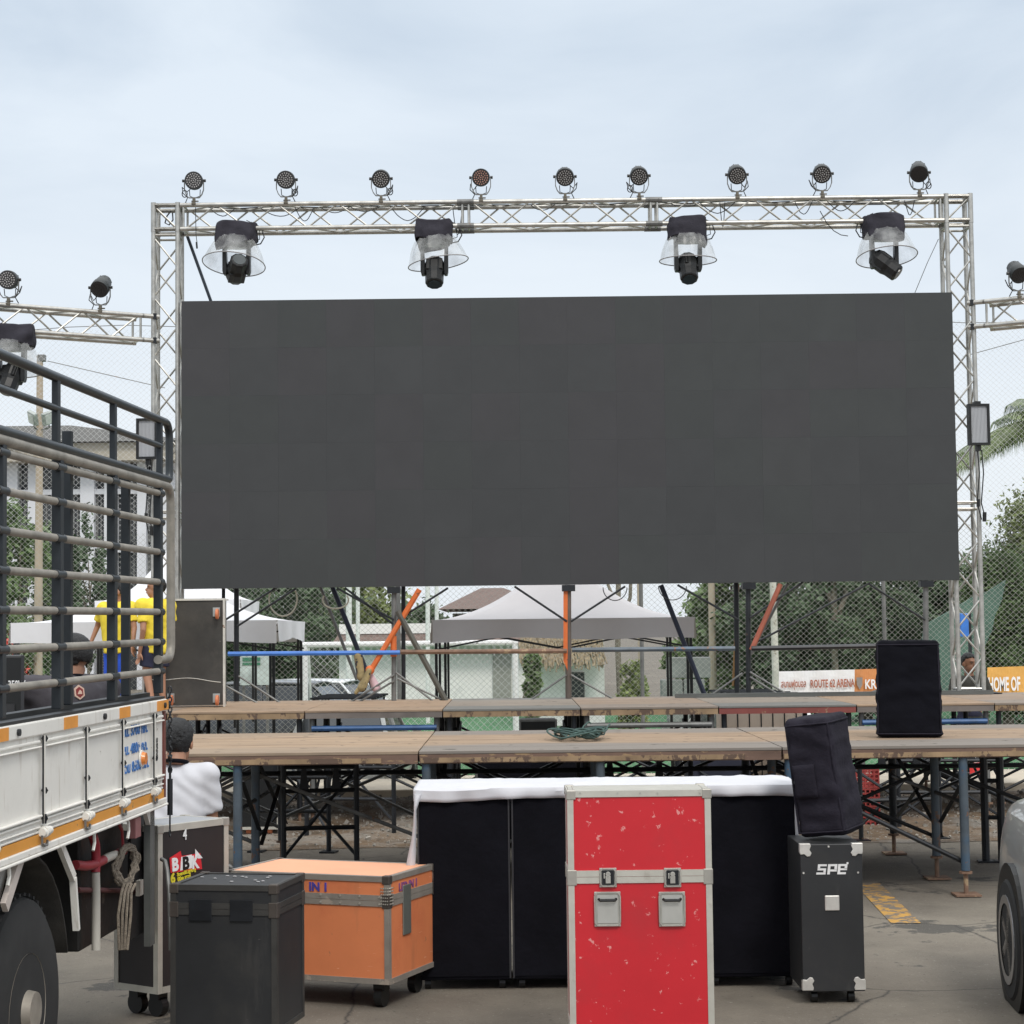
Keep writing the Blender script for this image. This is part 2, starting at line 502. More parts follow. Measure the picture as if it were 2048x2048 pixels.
for py in (978, 1095, 1205):
    z = ZB(160, py); pier.bb((x0, YB + 0.1, z - 0.22), (x1, YB + 0.8, z))
pier.build('pier', BWALL, bld)
for k, (a, b) in enumerate(((142, 160), (190, 207), (256, 273), (294, 316), (36, 54), (76, 100), (110, 135))):
    for (t0, t1) in ((940, 968), (985, 1085), (1105, 1195)):
        wdw = MB(); X0, X1 = XB(a), XB(b); Z0, Z1 = ZB(200, t1), ZB(200, t0)
        wdw.bb((X0, YB + 0.45, Z0), (X1, YB + 0.55, Z1))
        wo = wdw.build('window', BDARK, bld)
        fr = MB()
        fr.bb((X0 - .04, YB + .36, Z0), (X0 + .06, YB + .5, Z1)); fr.bb((X1 - .06, YB + .36, Z0), (X1 + .04, YB + .5, Z1))
        fr.bb(((X0 + X1) / 2 - .03, YB + .38, Z0 + .05), ((X0 + X1) / 2 + .03, YB + .5, Z1 - .05))
        fr.build('window_frame', GREYM, wo)
fa = MB(); fa.bb((x0 - 0.8, YB - 0.9, zt), (x1 + 0.8, YB + 12, zt + 0.75)); fa.build('fascia', BFASC, bld)
rf = MB(); zr = zt + 0.78; zt2 = ZB(150, 838)
rf.add([(x0 - 1.1, YB - 1.2, zr), (x1 + 1.1, YB - 1.2, zr), (x1 + 1.1, YB + 12.5, zr), (x0 - 1.1, YB + 12.5, zr), (x0 + 6, YB + 5, zt2 + .3), (x1 - 5.5, YB + 5, zt2 + .3)],
       [(0, 1, 5, 4), (1, 2, 5), (2, 3, 4, 5), (3, 0, 4), (3, 2, 1, 0)])
rf.build('roof', BROOF, bld)

YW = 50.0
def hut(label, pxa, pxb, top, Y, dep, fas=None):
    X0, X1 = P(pxa, 1300, Y).x, P(pxb, 1300, Y).x
    z = P((pxa + pxb) / 2, top, Y).z
    h = thing('low_building', label, 'building', ((X0 + X1) / 2, Y, -0.35))
    b = MB(); b.bb((X0, Y, -0.35), (X1, Y + dep, z)); b.build('wall', WHW, h)
    return h, X0, X1, z
h, X0, X1, z = hut('low white building with tiled strip under a white parapet behind the goal', 678, 1142, 1290, YW, 6)
t = MB(); z2 = P(900, 1262, YW).z; z3 = P(900, 1246, YW).z
t.add([(X0 - .2, YW - .55, z - .02), (X1 + .2, YW - .55, z - .02), (X1, YW + .2, z2), (X0, YW + .2, z2), (X0 - .2, YW + .3, z - .02), (X1 + .2, YW + .3, z - .02)], [(0, 1, 2, 3), (3, 2, 5, 4), (1, 5, 2), (0, 3, 4), (0, 4, 5, 1)])
t.build('tile_strip', BTILE, h)
t = MB(); t.bb((X0, YW + .05, z2 - .05), (X1, YW + .5, z3)); t.build('parapet', WHW, h)
t = MB(); t.bb((P(985, 1300, YW).x, YW - .05, -0.35), (P(1022, 1300, YW).x, YW + .02, z - .25)); t.build('shutter', M('grey_shutter', (0.28, 0.28, 0.25), .7, 0, .1, 3, .3, 2, stretch=(1, 1, 20)), h)
# second white hut with thatched awning
h, X0, X1, z = hut('small white hut with thatched awning to the right of the low building', 1062, 1208, 1272, 44.0, 4)
t = MB()
zz = P(1120, 1318, 44).z; rs = random.Random(5)
for i in range(700):
    x = rs.uniform(P(1040, 1300, 44).x, P(1205, 1300, 44).x); k = rs.random()
    y = 44 - 0.9 * k - 0.02; zc = (z + .1) * (1 - k) + zz * k
    t.bar((x, y, zc), (x + rs.uniform(-.06, .06), y - .12, zc - rs.uniform(.12, .3)), .03, .012)
t.build('thatch', M('dry_thatch', (0.25, 0.20, 0.13), .95, 0, .4, 9), h)
t = MB(); t.bb((P(1135, 1300, 44).x, 43.95, -.35), (P(1168, 1300, 44).x, 44.02, .9)); t.build('door', BDARK, h)
# brown roofed house
YH = 70.0
h = thing('brown_roof_house', 'distant house with brown tiled roof to the left of the gazebo peak', 'house', (P(980, 1200, YH).x, YH, -.35))
X0, X1 = P(905, 1200, YH).x, P(1060, 1200, YH).x
t = MB(); t.bb((X0, YH, -.35), (X1, YH + 7, P(980, 1226, YH).z)); t.build('wall', BROOF, h)
zr0 = P(980, 1218, YH).z; zr1 = P(980, 1172, YH).z
t = MB(); t.add([(X0 - .5, YH - 1, zr0), (X1 + 1, YH - 1, zr0), (X1 - 1, YH + 3, zr1), (X0 + 1.0, YH + 3, zr1), (X0 - .5, YH + 8, zr0), (X1 + 1, YH + 8, zr0)], [(0, 1, 2, 3), (3, 2, 5, 4), (1, 5, 2), (0, 3, 4), (0, 4, 5, 1)])
t.build('roof', BTILE, h)
# blocky ruin of grey stone behind the gazebo
h = thing('block_wall', 'stacked grey concrete block wall behind the right leg of the gazebo', 'wall', (P(1350, 1350, 36).x, 36, -.35))
t = MB(); rs = random.Random(8)
for k in range(4):
    zb = -.35 + k * .42
    for j in range(2):
        xa = P(1322, 1350, 36).x + j * .42 + (.12 if k % 2 else 0)
        t.bb((xa + .01, 36 + rs.uniform(0, .05), zb + .01), (xa + .41, 36.4, zb + .41))
t.build('blocks', M('grey_block', (0.20, 0.21, 0.20), .9, 0, .3, 2, .3), h, bevel=.02)

# ------------------------------------------------------------------ trees and plants
LEAFS = {}
def leafmat(nm, col):
    if nm in LEAFS: return LEAFS[nm]
    mt = M(nm, col, 0.6, 0, 0.5, 1.6, spec=0.3, scr=[(tuple(c * 1.7 for c in col), .52, 2.3, (1, 1, 1), .25), (tuple(c * .45 for c in col), .55, 11, (1, 1, 1), .12)])
    b = mt.node_tree.nodes['Principled BSDF']
    b.inputs['Transmission Weight'].default_value = 0
    LEAFS[nm] = mt
    return mt
LG = leafmat('leaf_mid_green', (0.105, 0.155, 0.06))
LD = leafmat('leaf_dark_green', (0.062, 0.095, 0.048))
LY = leafmat('leaf_yellow_green', (0.155, 0.19, 0.065))
BARK = M('grey_bark', (0.19, 0.16, 0.125), .95, 0, .3, 4, .6, 12, stretch=(1, 1, .3))
def crown_mesh(seed, rx, ry, rz, nclump, nleaf, ls, shape=1.0):
    rs = random.Random(seed); mb = MB(); vs = []; fs = []
    for k in range(nclump):
        while True:
            c = V((rs.uniform(-1, 1), rs.uniform(-1, 1), rs.uniform(-1, 1)))
            if 0.25 < c.length < 1: break
        rr = rs.uniform(.16, .34)
        cc = V((c.x * rx, c.y * ry, c.z * rz))
        for i in range(nleaf):
            o = V((rs.gauss(0, 1), rs.gauss(0, 1), rs.gauss(0, .7))) * 0.5
            p = cc + V((o.x * rx * rr, o.y * ry * rr, o.z * rz * rr))
            s = ls * rs.uniform(.6, 1.4)
            a = V((rs.gauss(0, 1), rs.gauss(0, 1), rs.gauss(0, 1))).normalized()
            b = a.orthogonal().normalized() * s * .5
            n = len(vs)
            vs += [p - a * s, p + b, p + a * s, p - b]; fs.append((n, n + 1, n + 2, n + 3))
    mb.v = [tuple(q) for q in vs]; mb.f = fs; mb.mi = [0] * len(fs)
    return mb
def tree(kind, label, px, Y, ztop, wpx, mat, seed, zbot=0.6, nclump=60, nleaf=70, ls=.11, trunk=.13, group=None, base=-0.35):
    """tree whose crown spans wpx photo pixels and rises to photo row ztop"""
    p = P(px, 1200, Y); top = P(px, ztop, Y).z
    rx = wpx * Y / FPX / 2; rz = (top - zbot) / 2
    t = thing(kind, label, 'tree', (p.x, Y, base), group=group)
    c = crown_mesh(seed, rx, min(rx, 2.2), rz, nclump, nleaf, ls)
    c.v = [(a[0], a[1], a[2] + (zbot + rz) - base) for a in c.v]
    c.build('crown', mat, t, local=True, fix=False)
    k = MB(); rs = random.Random(seed)
    k.tube([(0, 0, 0), (rs.uniform(-.1, .1), 0, rz * .6), (rs.uniform(-.2, .2), 0, zbot - base + rz * .8), (rs.uniform(-.3, .3), 0, zbot - base + rz * 1.5)], [trunk, trunk * .8, trunk * .55, trunk * .2])
    for j in range(7):
        a = rs.random() * 6.28; z0 = (zbot - base) + rz * rs.uniform(0, 1.0)
        k.tube([(0, 0, z0), (math.cos(a) * rx * .35, math.sin(a) * .5, z0 + rz * .3), (math.cos(a) * rx * .75, math.sin(a), z0 + rz * .5)], [trunk * .45, trunk * .3, trunk * .1], n=5)
    k.build('trunk', BARK, t, local=True)
    return t
GT = 'trees beyond the fence'
tree('leafy_tree', 'dense green tree against the white building, left edge of the photo', 30, 58, 985, 150, LG, 1, zbot=-.1, nclump=70, nleaf=80, group=GT)
tree('leafy_tree', 'green tree between the first two posts of the truck rails', 120, 60, 1060, 95, LD, 2, zbot=-.1, nclump=50, nleaf=80, group=GT)
tree('slender_tree', 'thin sparse tree before the white piers of the apartment block', 180, 62, 1030, 80, LD, 3, zbot=0.8, nclump=40, nleaf=45, ls=.1, trunk=.06, group=GT)
tree('leafy_tree', 'dark broad tree behind the white loop of hose', 560, 56, 1130, 330, LD, 4, zbot=-.2, nclump=130, nleaf=100, group=GT)
tree('leafy_tree', 'yellow green tree behind the upright flight case', 455, 60, 1140, 150, LY, 5, zbot=-.2, nclump=70, nleaf=80, group=GT)
tree('leafy_tree', 'light green tree left of the grey scaffold post', 715, 60, 1120, 190, LY, 6, zbot=-.2, nclump=80, nleaf=70, group=GT)
tree('leafy_tree', 'low bushy tree just left of the gazebo roof', 845, 58, 1205, 130, LD, 7, zbot=-.2, nclump=60, nleaf=80, group=GT)
tree('leafy_tree', 'green tree right of the gazebo behind the utility pole', 1420, 52, 1195, 170, LG, 8, zbot=-.2, nclump=70, nleaf=80, group=GT)
tree('leafy_tree', 'tall tree with leaves reaching the screen right of the dark braces', 1480, 46, 1100, 190, LG, 9, zbot=.4, nclump=80, nleaf=80, group=GT)
tree('leafy_tree', 'dark tree behind the white painted post', 1590, 44, 1060, 260, LD, 10, zbot=-.1, nclump=120, nleaf=150, ls=.085, group=GT)
tree('leafy_tree', 'very dark tree above the covered speaker on the stage', 1730, 45, 1040, 240, LD, 11, zbot=-.1, nclump=110, nleaf=150, ls=.085, group=GT)
tree('leafy_tree', 'dark tree half hidden by the right truss tower', 1870, 50, 1100, 170, LD, 12, zbot=-.1, nclump=90, nleaf=80, group=GT)
tree('tall_hedge', 'dense green hedge right of the right truss tower', 2010, 42, 1085, 190, LG, 13, zbot=-.3, nclump=170, nleaf=150, ls=.065, group=GT)
tree('tall_hedge', 'dark hedge at the right edge of the photo beneath the palm', 2110, 44, 960, 250, LY, 14, zbot=-.3, nclump=170, nleaf=150, ls=.065, group=GT)
tree('potted_tree', 'narrow potted bush beside the white hut door', 1062, 40, 1300, 40, LG, 15, zbot=-.2, nclump=30, nleaf=60, ls=.07, trunk=.03)
tree('round_bush', 'round olive green bush behind the gazebo right of the white hut', 1262, 38, 1318, 62, LY, 16, zbot=-.3, nclump=40, nleaf=110, ls=.05, trunk=.04)
# flowering bush far left
t = tree('flowering_bush', 'bush with red blossoms at the left edge behind the white tent', 15, 34, 1195, 120, LG, 17, zbot=-.2, nclump=40, nleaf=60, ls=.07, trunk=.04)
c = crown_mesh(18, .55, .5, .6, 26, 9, .05); c.v = [(a[0], a[1] - .3, a[2] + 1.7) for a in c.v]
c.build('blossom', M('red_blossom', (.6, .07, .05), .6, 0, .2), t, local=True, fix=False)
# the palm
pp = P(2088, 1000, 40)
palm = thing('palm_tree', 'palm with drooping fronds at the right edge of the photo', 'tree', (pp.x, 40, -.35))
k = MB(); k.tube([(0, 0, 0), (.1, 0, 2.4), (.05, 0, P(2110, 880, 40).z + .35)], [.2, .17, .15]); k.build('trunk', BARK, palm, local=True)
rs = random.Random(21); ztp = P(2110, 855, 40).z + .35
for j in range(15):
    a = 2 * math.pi * j / 15 + rs.uniform(-.15, .15); el = rs.uniform(.1, 1.1); Lf = rs.uniform(2.2, 2.9)
    if j in (7, 8): el = 0.25; Lf = 2.3
    fr = MB(); pts = []
    for i in range(15):
        s = i / 14
        rr = Lf * s * math.cos(el * (1 - s)) ; zz = math.sin(el) * Lf * .8 * s - 1.7 * s * s * (1.1 - el * .4)
        pts.append(V((math.cos(a) * rr, math.sin(a) * rr, ztp + zz)))
    fr.tube(pts, [.028 * (1 - i / 16) for i in range(15)], n=4)
    side = V((-math.sin(a), math.cos(a), 0))
    for i in range(56):
        s = .1 + .88 * i / 56; q = s * 14; i0 = min(13, int(q)); p = pts[i0].lerp(pts[i0 + 1], q - i0)
        d = (pts[i0 + 1] - pts[i0]).normalized()
        for sg in (-1, 1):
            ll = .62 * math.sin(math.pi * min(1, s * .8 + .15)) * rs.uniform(.8, 1.1)
            e1 = p + side * sg * ll * .5 + d * ll * .25 + V((0, 0, -ll * .25)); e2 = p + side * sg * ll * .65 + d * ll * .4 + V((0, 0, -ll * .85))
            wv = d * .018
            fr.add([p - wv, p + wv, e1 + wv, e1 - wv, e2], [(0, 1, 2, 3), (3, 2, 4)])
    fr.build('frond', M('palm_green', (.13, .17, .06), .5, 0, .35, 3), palm, local=True, fix=False)

# ------------------------------------------------------------------ poles behind the fence
POLEC = M('concrete_pole', (0.40, 0.33, 0.25), .85, 0, .12, 2, .1)
yp = 34.0
pb, ptp = P(76, 1300, yp), P(80, 712, yp)
pole = thing('utility_pole', 'tall concrete pole with two floodlights behind the truck rails', 'pole', (pb.x, yp, -.35))
k = MB(); k.cyl((pb.x, yp, -.35), (ptp.x, yp, ptp.z), .088, .058, n=12); k.build('pole', POLEC, pole)
k = MB(); k.bb((ptp.x - .03, yp - .07, ptp.z - .10), (ptp.x + .10, yp + .07, ptp.z + .02)); k.build('bracket', GREYM, pole, bevel=.01)
for px in (66, 96):
    c = P(px, 836, yp - .25); sg = -1 if px < 76 else 1
    fl = MB(); q = Euler((R(25), R(-22 * sg), R(40 * sg))).to_matrix(); fl.box(c, (.23, .08, .24), q); fo = fl.build('floodlight', M('pale_lamp_casing', (.35, .38, .36), .4, .3), pole, bevel=.015)
    fl = MB(); fl.box(c + q @ V((0, -.05, 0)), (.16, .01, .17), q); fl.build('lens', M('lamp_glass', (.55, .58, .55), .15), fo)
    fl = MB(); fl.tube([c + V((0, .05, -.08)), c + V((0, .1, -.16)), (pb.x, yp, c.z - .2)], .015); fl.build('arm', GREYM, fo)
for px, w, y0, lab in ((697, 12, 1242, 'thick white pole behind the navy brace'), (715, 8, 1246, 'thin white pole just right of the navy brace'), (855, 9, 1242, 'slim white pole left of the gazebo roof'), (873, 8, 1232, 'slim white pole touching the gazebo roof')):
    a = P(px, 1300, 46)
    k = MB(); k.cyl((a.x, 46, -.35), (a.x + .02, 46, P(px, 1120, 46).z), w / 2 * 46 / FPX, n=8)
    tag(k.build('white_pole', WHITEP), lab, 'pole', 'white poles beyond the fence')
a = P(1553, 1370, 33)
k = MB(); k.cyl((a.x, 33, -.35), (a.x - .03, 33, P(1553, 1120, 33).z), .066, .058, n=12)
tag(k.build('painted_post', M('peeling_white_post', (.55, .53, .47), .8, 0, .2, 5, chip=(.3, .26, .2), chip_at=.6)), 'peeling white painted post left of the route banner', 'pole')
a = P(1424, 1250, 45)
k = MB(); k.cyl((a.x, 45, -.35), (a.x, 45, P(1424, 1130, 45).z), .09, .08, n=10)
tag(k.build('utility_pole', POLEC), 'grey concrete pole between the gazebo and the dark braces', 'pole')
a = P(1280, 1250, 48)
k = MB(); k.cyl((a.x, 48, -.35), (a.x, 48, P(1280, 1130, 48).z), .07, .06, n=10)
tag(k.build('utility_pole', POLEC), 'thin concrete pole above the right slope of the gazebo', 'pole')
for px, lab, w in ((1672, 'pale bare trunk above the orange banner', .09), (1240, 'dark forked bare tree above the gazebo roof', .07)):
    a = P(px, 1300, 43)
    t = thing('bare_tree', lab, 'tree', (a.x, 43, -.35))
    k = MB(); zt_ = P(px, 1120, 43).z
    k.tube([(a.x, 43, -.35), (a.x - .05, 43, 1.5), (a.x, 43, zt_)], [w, w * .9, w * .8])
    k.build('trunk', BARK, t)
    k = MB(); k.tube([(a.x - .03, 43, 1.9), (a.x + .25, 43, 2.6), (a.x + .3, 43, zt_ + .2)], [w * .8, w * .6, w * .5]); k.tube([(a.x - .03, 43, 2.3), (a.x - .25, 43, 2.9), (a.x - .3, 43, zt_ + .2)], [w * .6, w * .5, w * .4]); k.build('limb', BARK, t)

# ------------------------------------------------------------------ chain-link fence with high netting, fence posts
YF = 28.0
ZF0, ZF1 = -.33, P(300, 1100, YF).z + 1.3
ZN1 = 6.42
WIRE = M('galvanised_wire', (0.36, 0.36, 0.33), .5, .2, .05)
NET = M('pale_netting', (0.60, 0.60, 0.60), .8, 0, .05)
def lattice(x0, x1, z0, z1, pitch, r, y, slope=1.0):
    mb = MB(); H = (z1 - z0) / slope
    c = x0 - H
    while c < x1:
        for sg in (1, -1):
            # line x = c + (z-z0)/slope  (or mirrored)
            a0, a1 = c, c + H
            lo = max(x0, a0); hi = min(x1, a1)
            if hi - lo > 0.03:
                za, zb = z0 + (lo - c) * slope, z0 + (hi - c) * slope
                if sg < 0: za, zb = z1 - (lo - c) * slope, z1 - (hi - c) * slope
                yy = y + sg * r
                mb.bar((lo, yy, za), (hi, yy, zb), r * 2, r * 2)
        c += pitch
    return mb
fence = thing('chain_link_fence', 'tall galvanised chain link fence behind the stage', 'fence', (0, YF, -.35))
fposts = [-12.5, -8.9, -5.3, -1.7, 1.9, 5.5, 9.1, 12.7]
for a, b in zip(fposts[:-1], fposts[1:]):
    lattice(a, b, ZF0, 3.35, .088, .0017, YF, .92).build('mesh_panel', WIRE, fence, fix=False)
for x in fposts:
    k = MB(); k.cyl((x, YF, -.35), (x, YF, 3.4), .03, n=8); k.build('post', GREYM, fence)
net = thing('sports_net', 'high pale sports netting strung above the chain link fence', 'net', (0, YF, 3.4))
lattice(-12.5, 12.7, 3.37, ZN1, .088, .0013, YF + .03, .92).build('netting', NET, net, fix=False)
k = MB(); k.tube([(-12.5 + 25.2 * i / 30, YF, ZN1 - .0 + .06 * math.sin(i)) for i in range(31)], .006, n=5); k.tube([(P(95, 722, YF).x, YF, P(95, 722, YF).z), (P(330, 776, YF).x, YF, P(330, 776, YF).z)], .006, n=5)
k.tube([(P(1930, 712, YF).x, YF, P(1930, 712, YF).z), (P(2100, 665, YF).x, YF, P(2100, 665, YF).z)], .006, n=5)
k.build('cable', GREYM, net)
# green shade net on the right
k = MB(); gp = [P(a_, b_, 38) for a_, b_ in ((1950, 1192), (1978, 1182), (2012, 1160), (2004, 1200), (1990, 1232), (1984, 1262), (1966, 1300), (1960, 1400), (1830, 1400), (1850, 1250), (1900, 1222))]
n__ = len(gp)
k.add(gp + [g + V((0, .12, 0)) for g in gp], [tuple(range(n__)), tuple(range(2 * n__ - 1, n__ - 1, -1))] + [(i, (i + 1) % n__, n__ + (i + 1) % n__, n__ + i) for i in range(n__)])
tag(k.build('shade_net', M('green_shade_net', (.09, .15, .12), .9, 0, .25, 2, .4, 3)), 'faded green shade netting draped behind the right truss tower', 'net')

# ------------------------------------------------------------------ goal with its net
yg = 30.5
a, b = P(610, 1290, yg), P(1030, 1285, yg)
goal = thing('football_goal', 'small white football goal with netting behind the stage', 'goal', ((a.x + b.x) / 2, yg, -.33))
WG = M('goal_white', (.78, .78, .78), .5, 0, .08, 9, chip=(.25, .25, .25), chip_at=.64)
for x in (a.x, b.x):
    k = MB(); k.cyl((x, yg, -.33), (x, yg, a.z), .05, n=10); k.build('goal_post', WG, goal)
k = MB(); k.cyl((a.x - .05, yg, a.z), (b.x + .05, yg, a.z), .05, n=10); k.build('crossbar', WG, goal)
k = MB()
for x in (a.x, b.x): k.tube([(x, yg, a.z), (x, yg + .5, a.z), (x, yg + 1.2, -.33)], .02)
k.build('rear_frame', WG, goal)
lattice(a.x, b.x, -.3, a.z, .12, .0025, yg + .8, 1).build('net', NET, goal, fix=False)

# ------------------------------------------------------------------ gazebos
TENT = M('grey_white_canopy', (.58, .56, .57), .85, 0, .04, 2, .15, 4)
TENTW = M('white_canopy', (.74, .74, .76), .85, 0, .04, 2, .15, 4)
def gazebo(label, pxl, pxr, eave_y, Y, dep, rise, mat, val=.26, seed=1, base=None):
    xl, xr = P(pxl, eave_y, Y).x, P(pxr, eave_y, Y).x
    ze = P((pxl + pxr) / 2, eave_y, Y).z
    base = gz(Y) if base is None else base
    g = thing('gazebo', label, 'gazebo', ((xl + xr) / 2, Y + dep / 2, base))
    ctr = V(((xl + xr) / 2, Y + dep / 2, ze + rise))
    cs = [V((xl, Y, ze)), V((xr, Y, ze)), V((xr, Y + dep, ze)), V((xl, Y + dep, ze))]
    k = MB()
    for i in range(4):
        p, q = cs[i], cs[(i + 1) % 4]
        def fn(s, t_, p=p, q=q):
            e = p.lerp(q, s); m_ = e.lerp(ctr, t_)
            # concave sag like stretched cloth
            m_ = m_ - V((0, 0, rise * .32 * math.sin(math.pi * t_) ** 1.0 * (1 - .35 * math.sin(math.pi * s)) * (1 - t_ * .3)))
            return m_
        k.grid(fn, 14, 14)
    rs = random.Random(seed)
    k.build('canopy', mat, g, smooth=True)
    v = MB()
    for i in range(4):
        p, q = cs[i], cs[(i + 1) % 4]; nn = (q - p).normalized().cross(V((0, 0, 1)))
        def fn(s, t_, p=p, q=q, nn=nn, i=i):
            e = p.lerp(q, s)
            return e + nn * (.012 + .02 * math.sin(s * 17 + i) * t_) - V((0, 0, val * t_ + .018 * math.sin(s * 9.5 + seed + i) * t_ - .03 * t_ * math.sin(math.pi * s)))
        v.grid(fn, 30, 5)
    v.build('valance', mat, g, smooth=True)
    for ci, c in enumerate(cs):
        l = MB(); ins = V((.04 if ci in (0, 3) else -.04, .04 if ci < 2 else -.04, 0)); e = c + ins
        l.bar((e.x, e.y, base), (e.x, e.y, ze - .02), .035, .035); l.bar((e.x + ins.x, e.y, base + .9), (e.x + ins.x, e.y, ze - .02), .03, .03)
        l.build('leg', BLK, g)
    tr = MB()
    for (p, q) in ((cs[0], cs[1]), (cs[3], cs[2])):
        for s0, s1 in ((0, .5), (.5, 1)):
            A = p.lerp(q, s0); B = p.lerp(q, s1); dz = V((0, 0, -.06)); d2 = V((0, 0, -.36)); iy = V((0, .05 if p is cs[0] else -.05, 0))
            tr.bar(A + dz + iy, B + d2 + iy, .02, .02); tr.bar(A + d2 + iy, B + dz + iy, .02, .02)
    tr.each('truss_frame', BLK, g)
    return g
gazebo('grey white pop up gazebo in the middle below the screen', 865, 1388, 1237, 22.3, 3.0, .82, TENT, seed=2)
gazebo('white pop up gazebo at the left behind the two people in yellow', 22, 553, 1243, 22.6, 3.0, .7, TENTW, seed=5)
gazebo('white gazebo with a steep peak behind the person in yellow nearest the case', 190, 480, 1200, 26.0, 1.9, 1.0, TENTW, seed=9)

# ------------------------------------------------------------------ banners on the fence
BW = M('banner_white', (.78, .78, .78), .7, 0, .04, 4)
BO = M('banner_orange', (.60, .25, .09), .7, 0, .08, 4)
BY = M('banner_amber', (.68, .37, .09), .7, 0, .08, 4)
RB = M('banner_brown_ink', (.36, .12, .07), .7)
YBn = YF - .08
def banner(name, label, pl, pr, yt, yb, mat):
    A, B, C, D = P(pl, yt[0], YBn), P(pr, yt[1], YBn), P(pr, yb[1], YBn), P(pl, yb[0], YBn)
    o = thing(name, label, 'banner', (A.x, YBn, D.z))
    k = MB()
    def fn(s, t_): 
        q = A.lerp(B, s).lerp(D.lerp(C, s), t_); return q + V((0, .012 * math.sin(s * 23 + t_ * 3), 0))
    k.grid(fn, 24, 4)
    c = k.build('cloth', mat, o, fix=False); sm = c.modifiers.new('s', 'SOLIDIFY'); sm.thickness = .004; sm.offset = 1
    return o, A, B, C, D
o, A, B, C, D = banner('banner', 'white banner reading ROUTE 62 ARENA in brown letters', 1558, 1709, (1343, 1339), (1390, 1390), BW)
x = (B - A).normalized(); upv = V((0, 0, 1)); sP = YBn / FPX
text('สนามฟุตบอล', 19 * sP, RB, 'lettering', o, D + x * 4 * sP + upv * 15 * sP + V((0, -.035, 0)), x, upv, bold=.003, sx=.50)
text('ROUTE 62 ARENA', 22 * sP, RB, 'lettering', o, D + x * 62 * sP + upv * 13 * sP + V((0, -.035, 0)), x, upv, bold=.004, sx=.50)
o, A, B, C, D = banner('banner', 'orange banner with a crest and white letters partly behind the covered speaker', 1709, 1790, (1339, 1336), (1390, 1388), BO)
text('KRONE', 26 * sP, BW, 'lettering', o, D + x * 20 * sP + upv * 12 * sP + V((0, -.035, 0)), x, upv, bold=.004, sx=.7)
k = MB(); cc = D + x * 10 * sP + upv * 24 * sP + V((0, -.03, 0))
k.prism([(cc.x - .045, cc.z + .08), (cc.x + .045, cc.z + .08), (cc.x + .04, cc.z - .03), (cc.x, cc.z - .1), (cc.x - .04, cc.z - .03)], cc.y - .004, cc.y)
k.build('crest', M('crest_grey', (.25, .22, .2), .7), o)
o, A, B, C, D = banner('banner', 'amber banner reading HOME OF at the right edge', 1975, 2110, (1335, 1330), (1392, 1390), BY)
text('HOME OF', 38 * sP, BW, 'lettering', o, D + x * 1 * sP + upv * 10 * sP + V((0, -.035, 0)), x, upv, bold=.008, sx=.38)
# small blue sign on a post seen through the right tower
a = P(1928, 1250, 27)
o = thing('blue_sign', 'small blue sign seen through the right truss tower', 'sign', (a.x, 27, -.35))
k = MB(); k.box((a.x, 27, P(1928, 1250, 27).z), (.12, .08, .33)); k.build('panel', BRBLUE, o, bevel=.01)
k = MB(); k.bb((a.x + .06, 26.98, -.35), (a.x + .1, 27.04, P(1928, 1226, 27).z)); k.build('post', DARKM, o)
# map board behind the blue bar
a, b = P(480, 1310, 29.5), P(540, 1370, 29.5)
o = thing('notice_board', 'pale notice board with green print behind the blue pipe', 'sign', ((a.x + b.x) / 2, 29.5, -.35))
k = MB(); k.bb((a.x, 29.5, b.z), (b.x, 29.54, a.z)); k.build('board', M('pale_print', (.50, .58, .56), .6, 0, .3, 5), o)
k = MB(); k.bb((a.x + .04, 29.49, a.z - .1), (b.x - .15, 29.499, a.z - .04)); k.bb((a.x + .04, 29.49, a.z - .16), (b.x - .15, 29.499, a.z - .12)); k.build('print', M('green_print', (.06, .22, .13), .6), o)
k = MB()
for xx in (a.x + .05, b.x - .05): k.bb((xx - .02, 29.55, -.35), (xx + .02, 29.59, a.z))
k.build('post', GREYM, o)

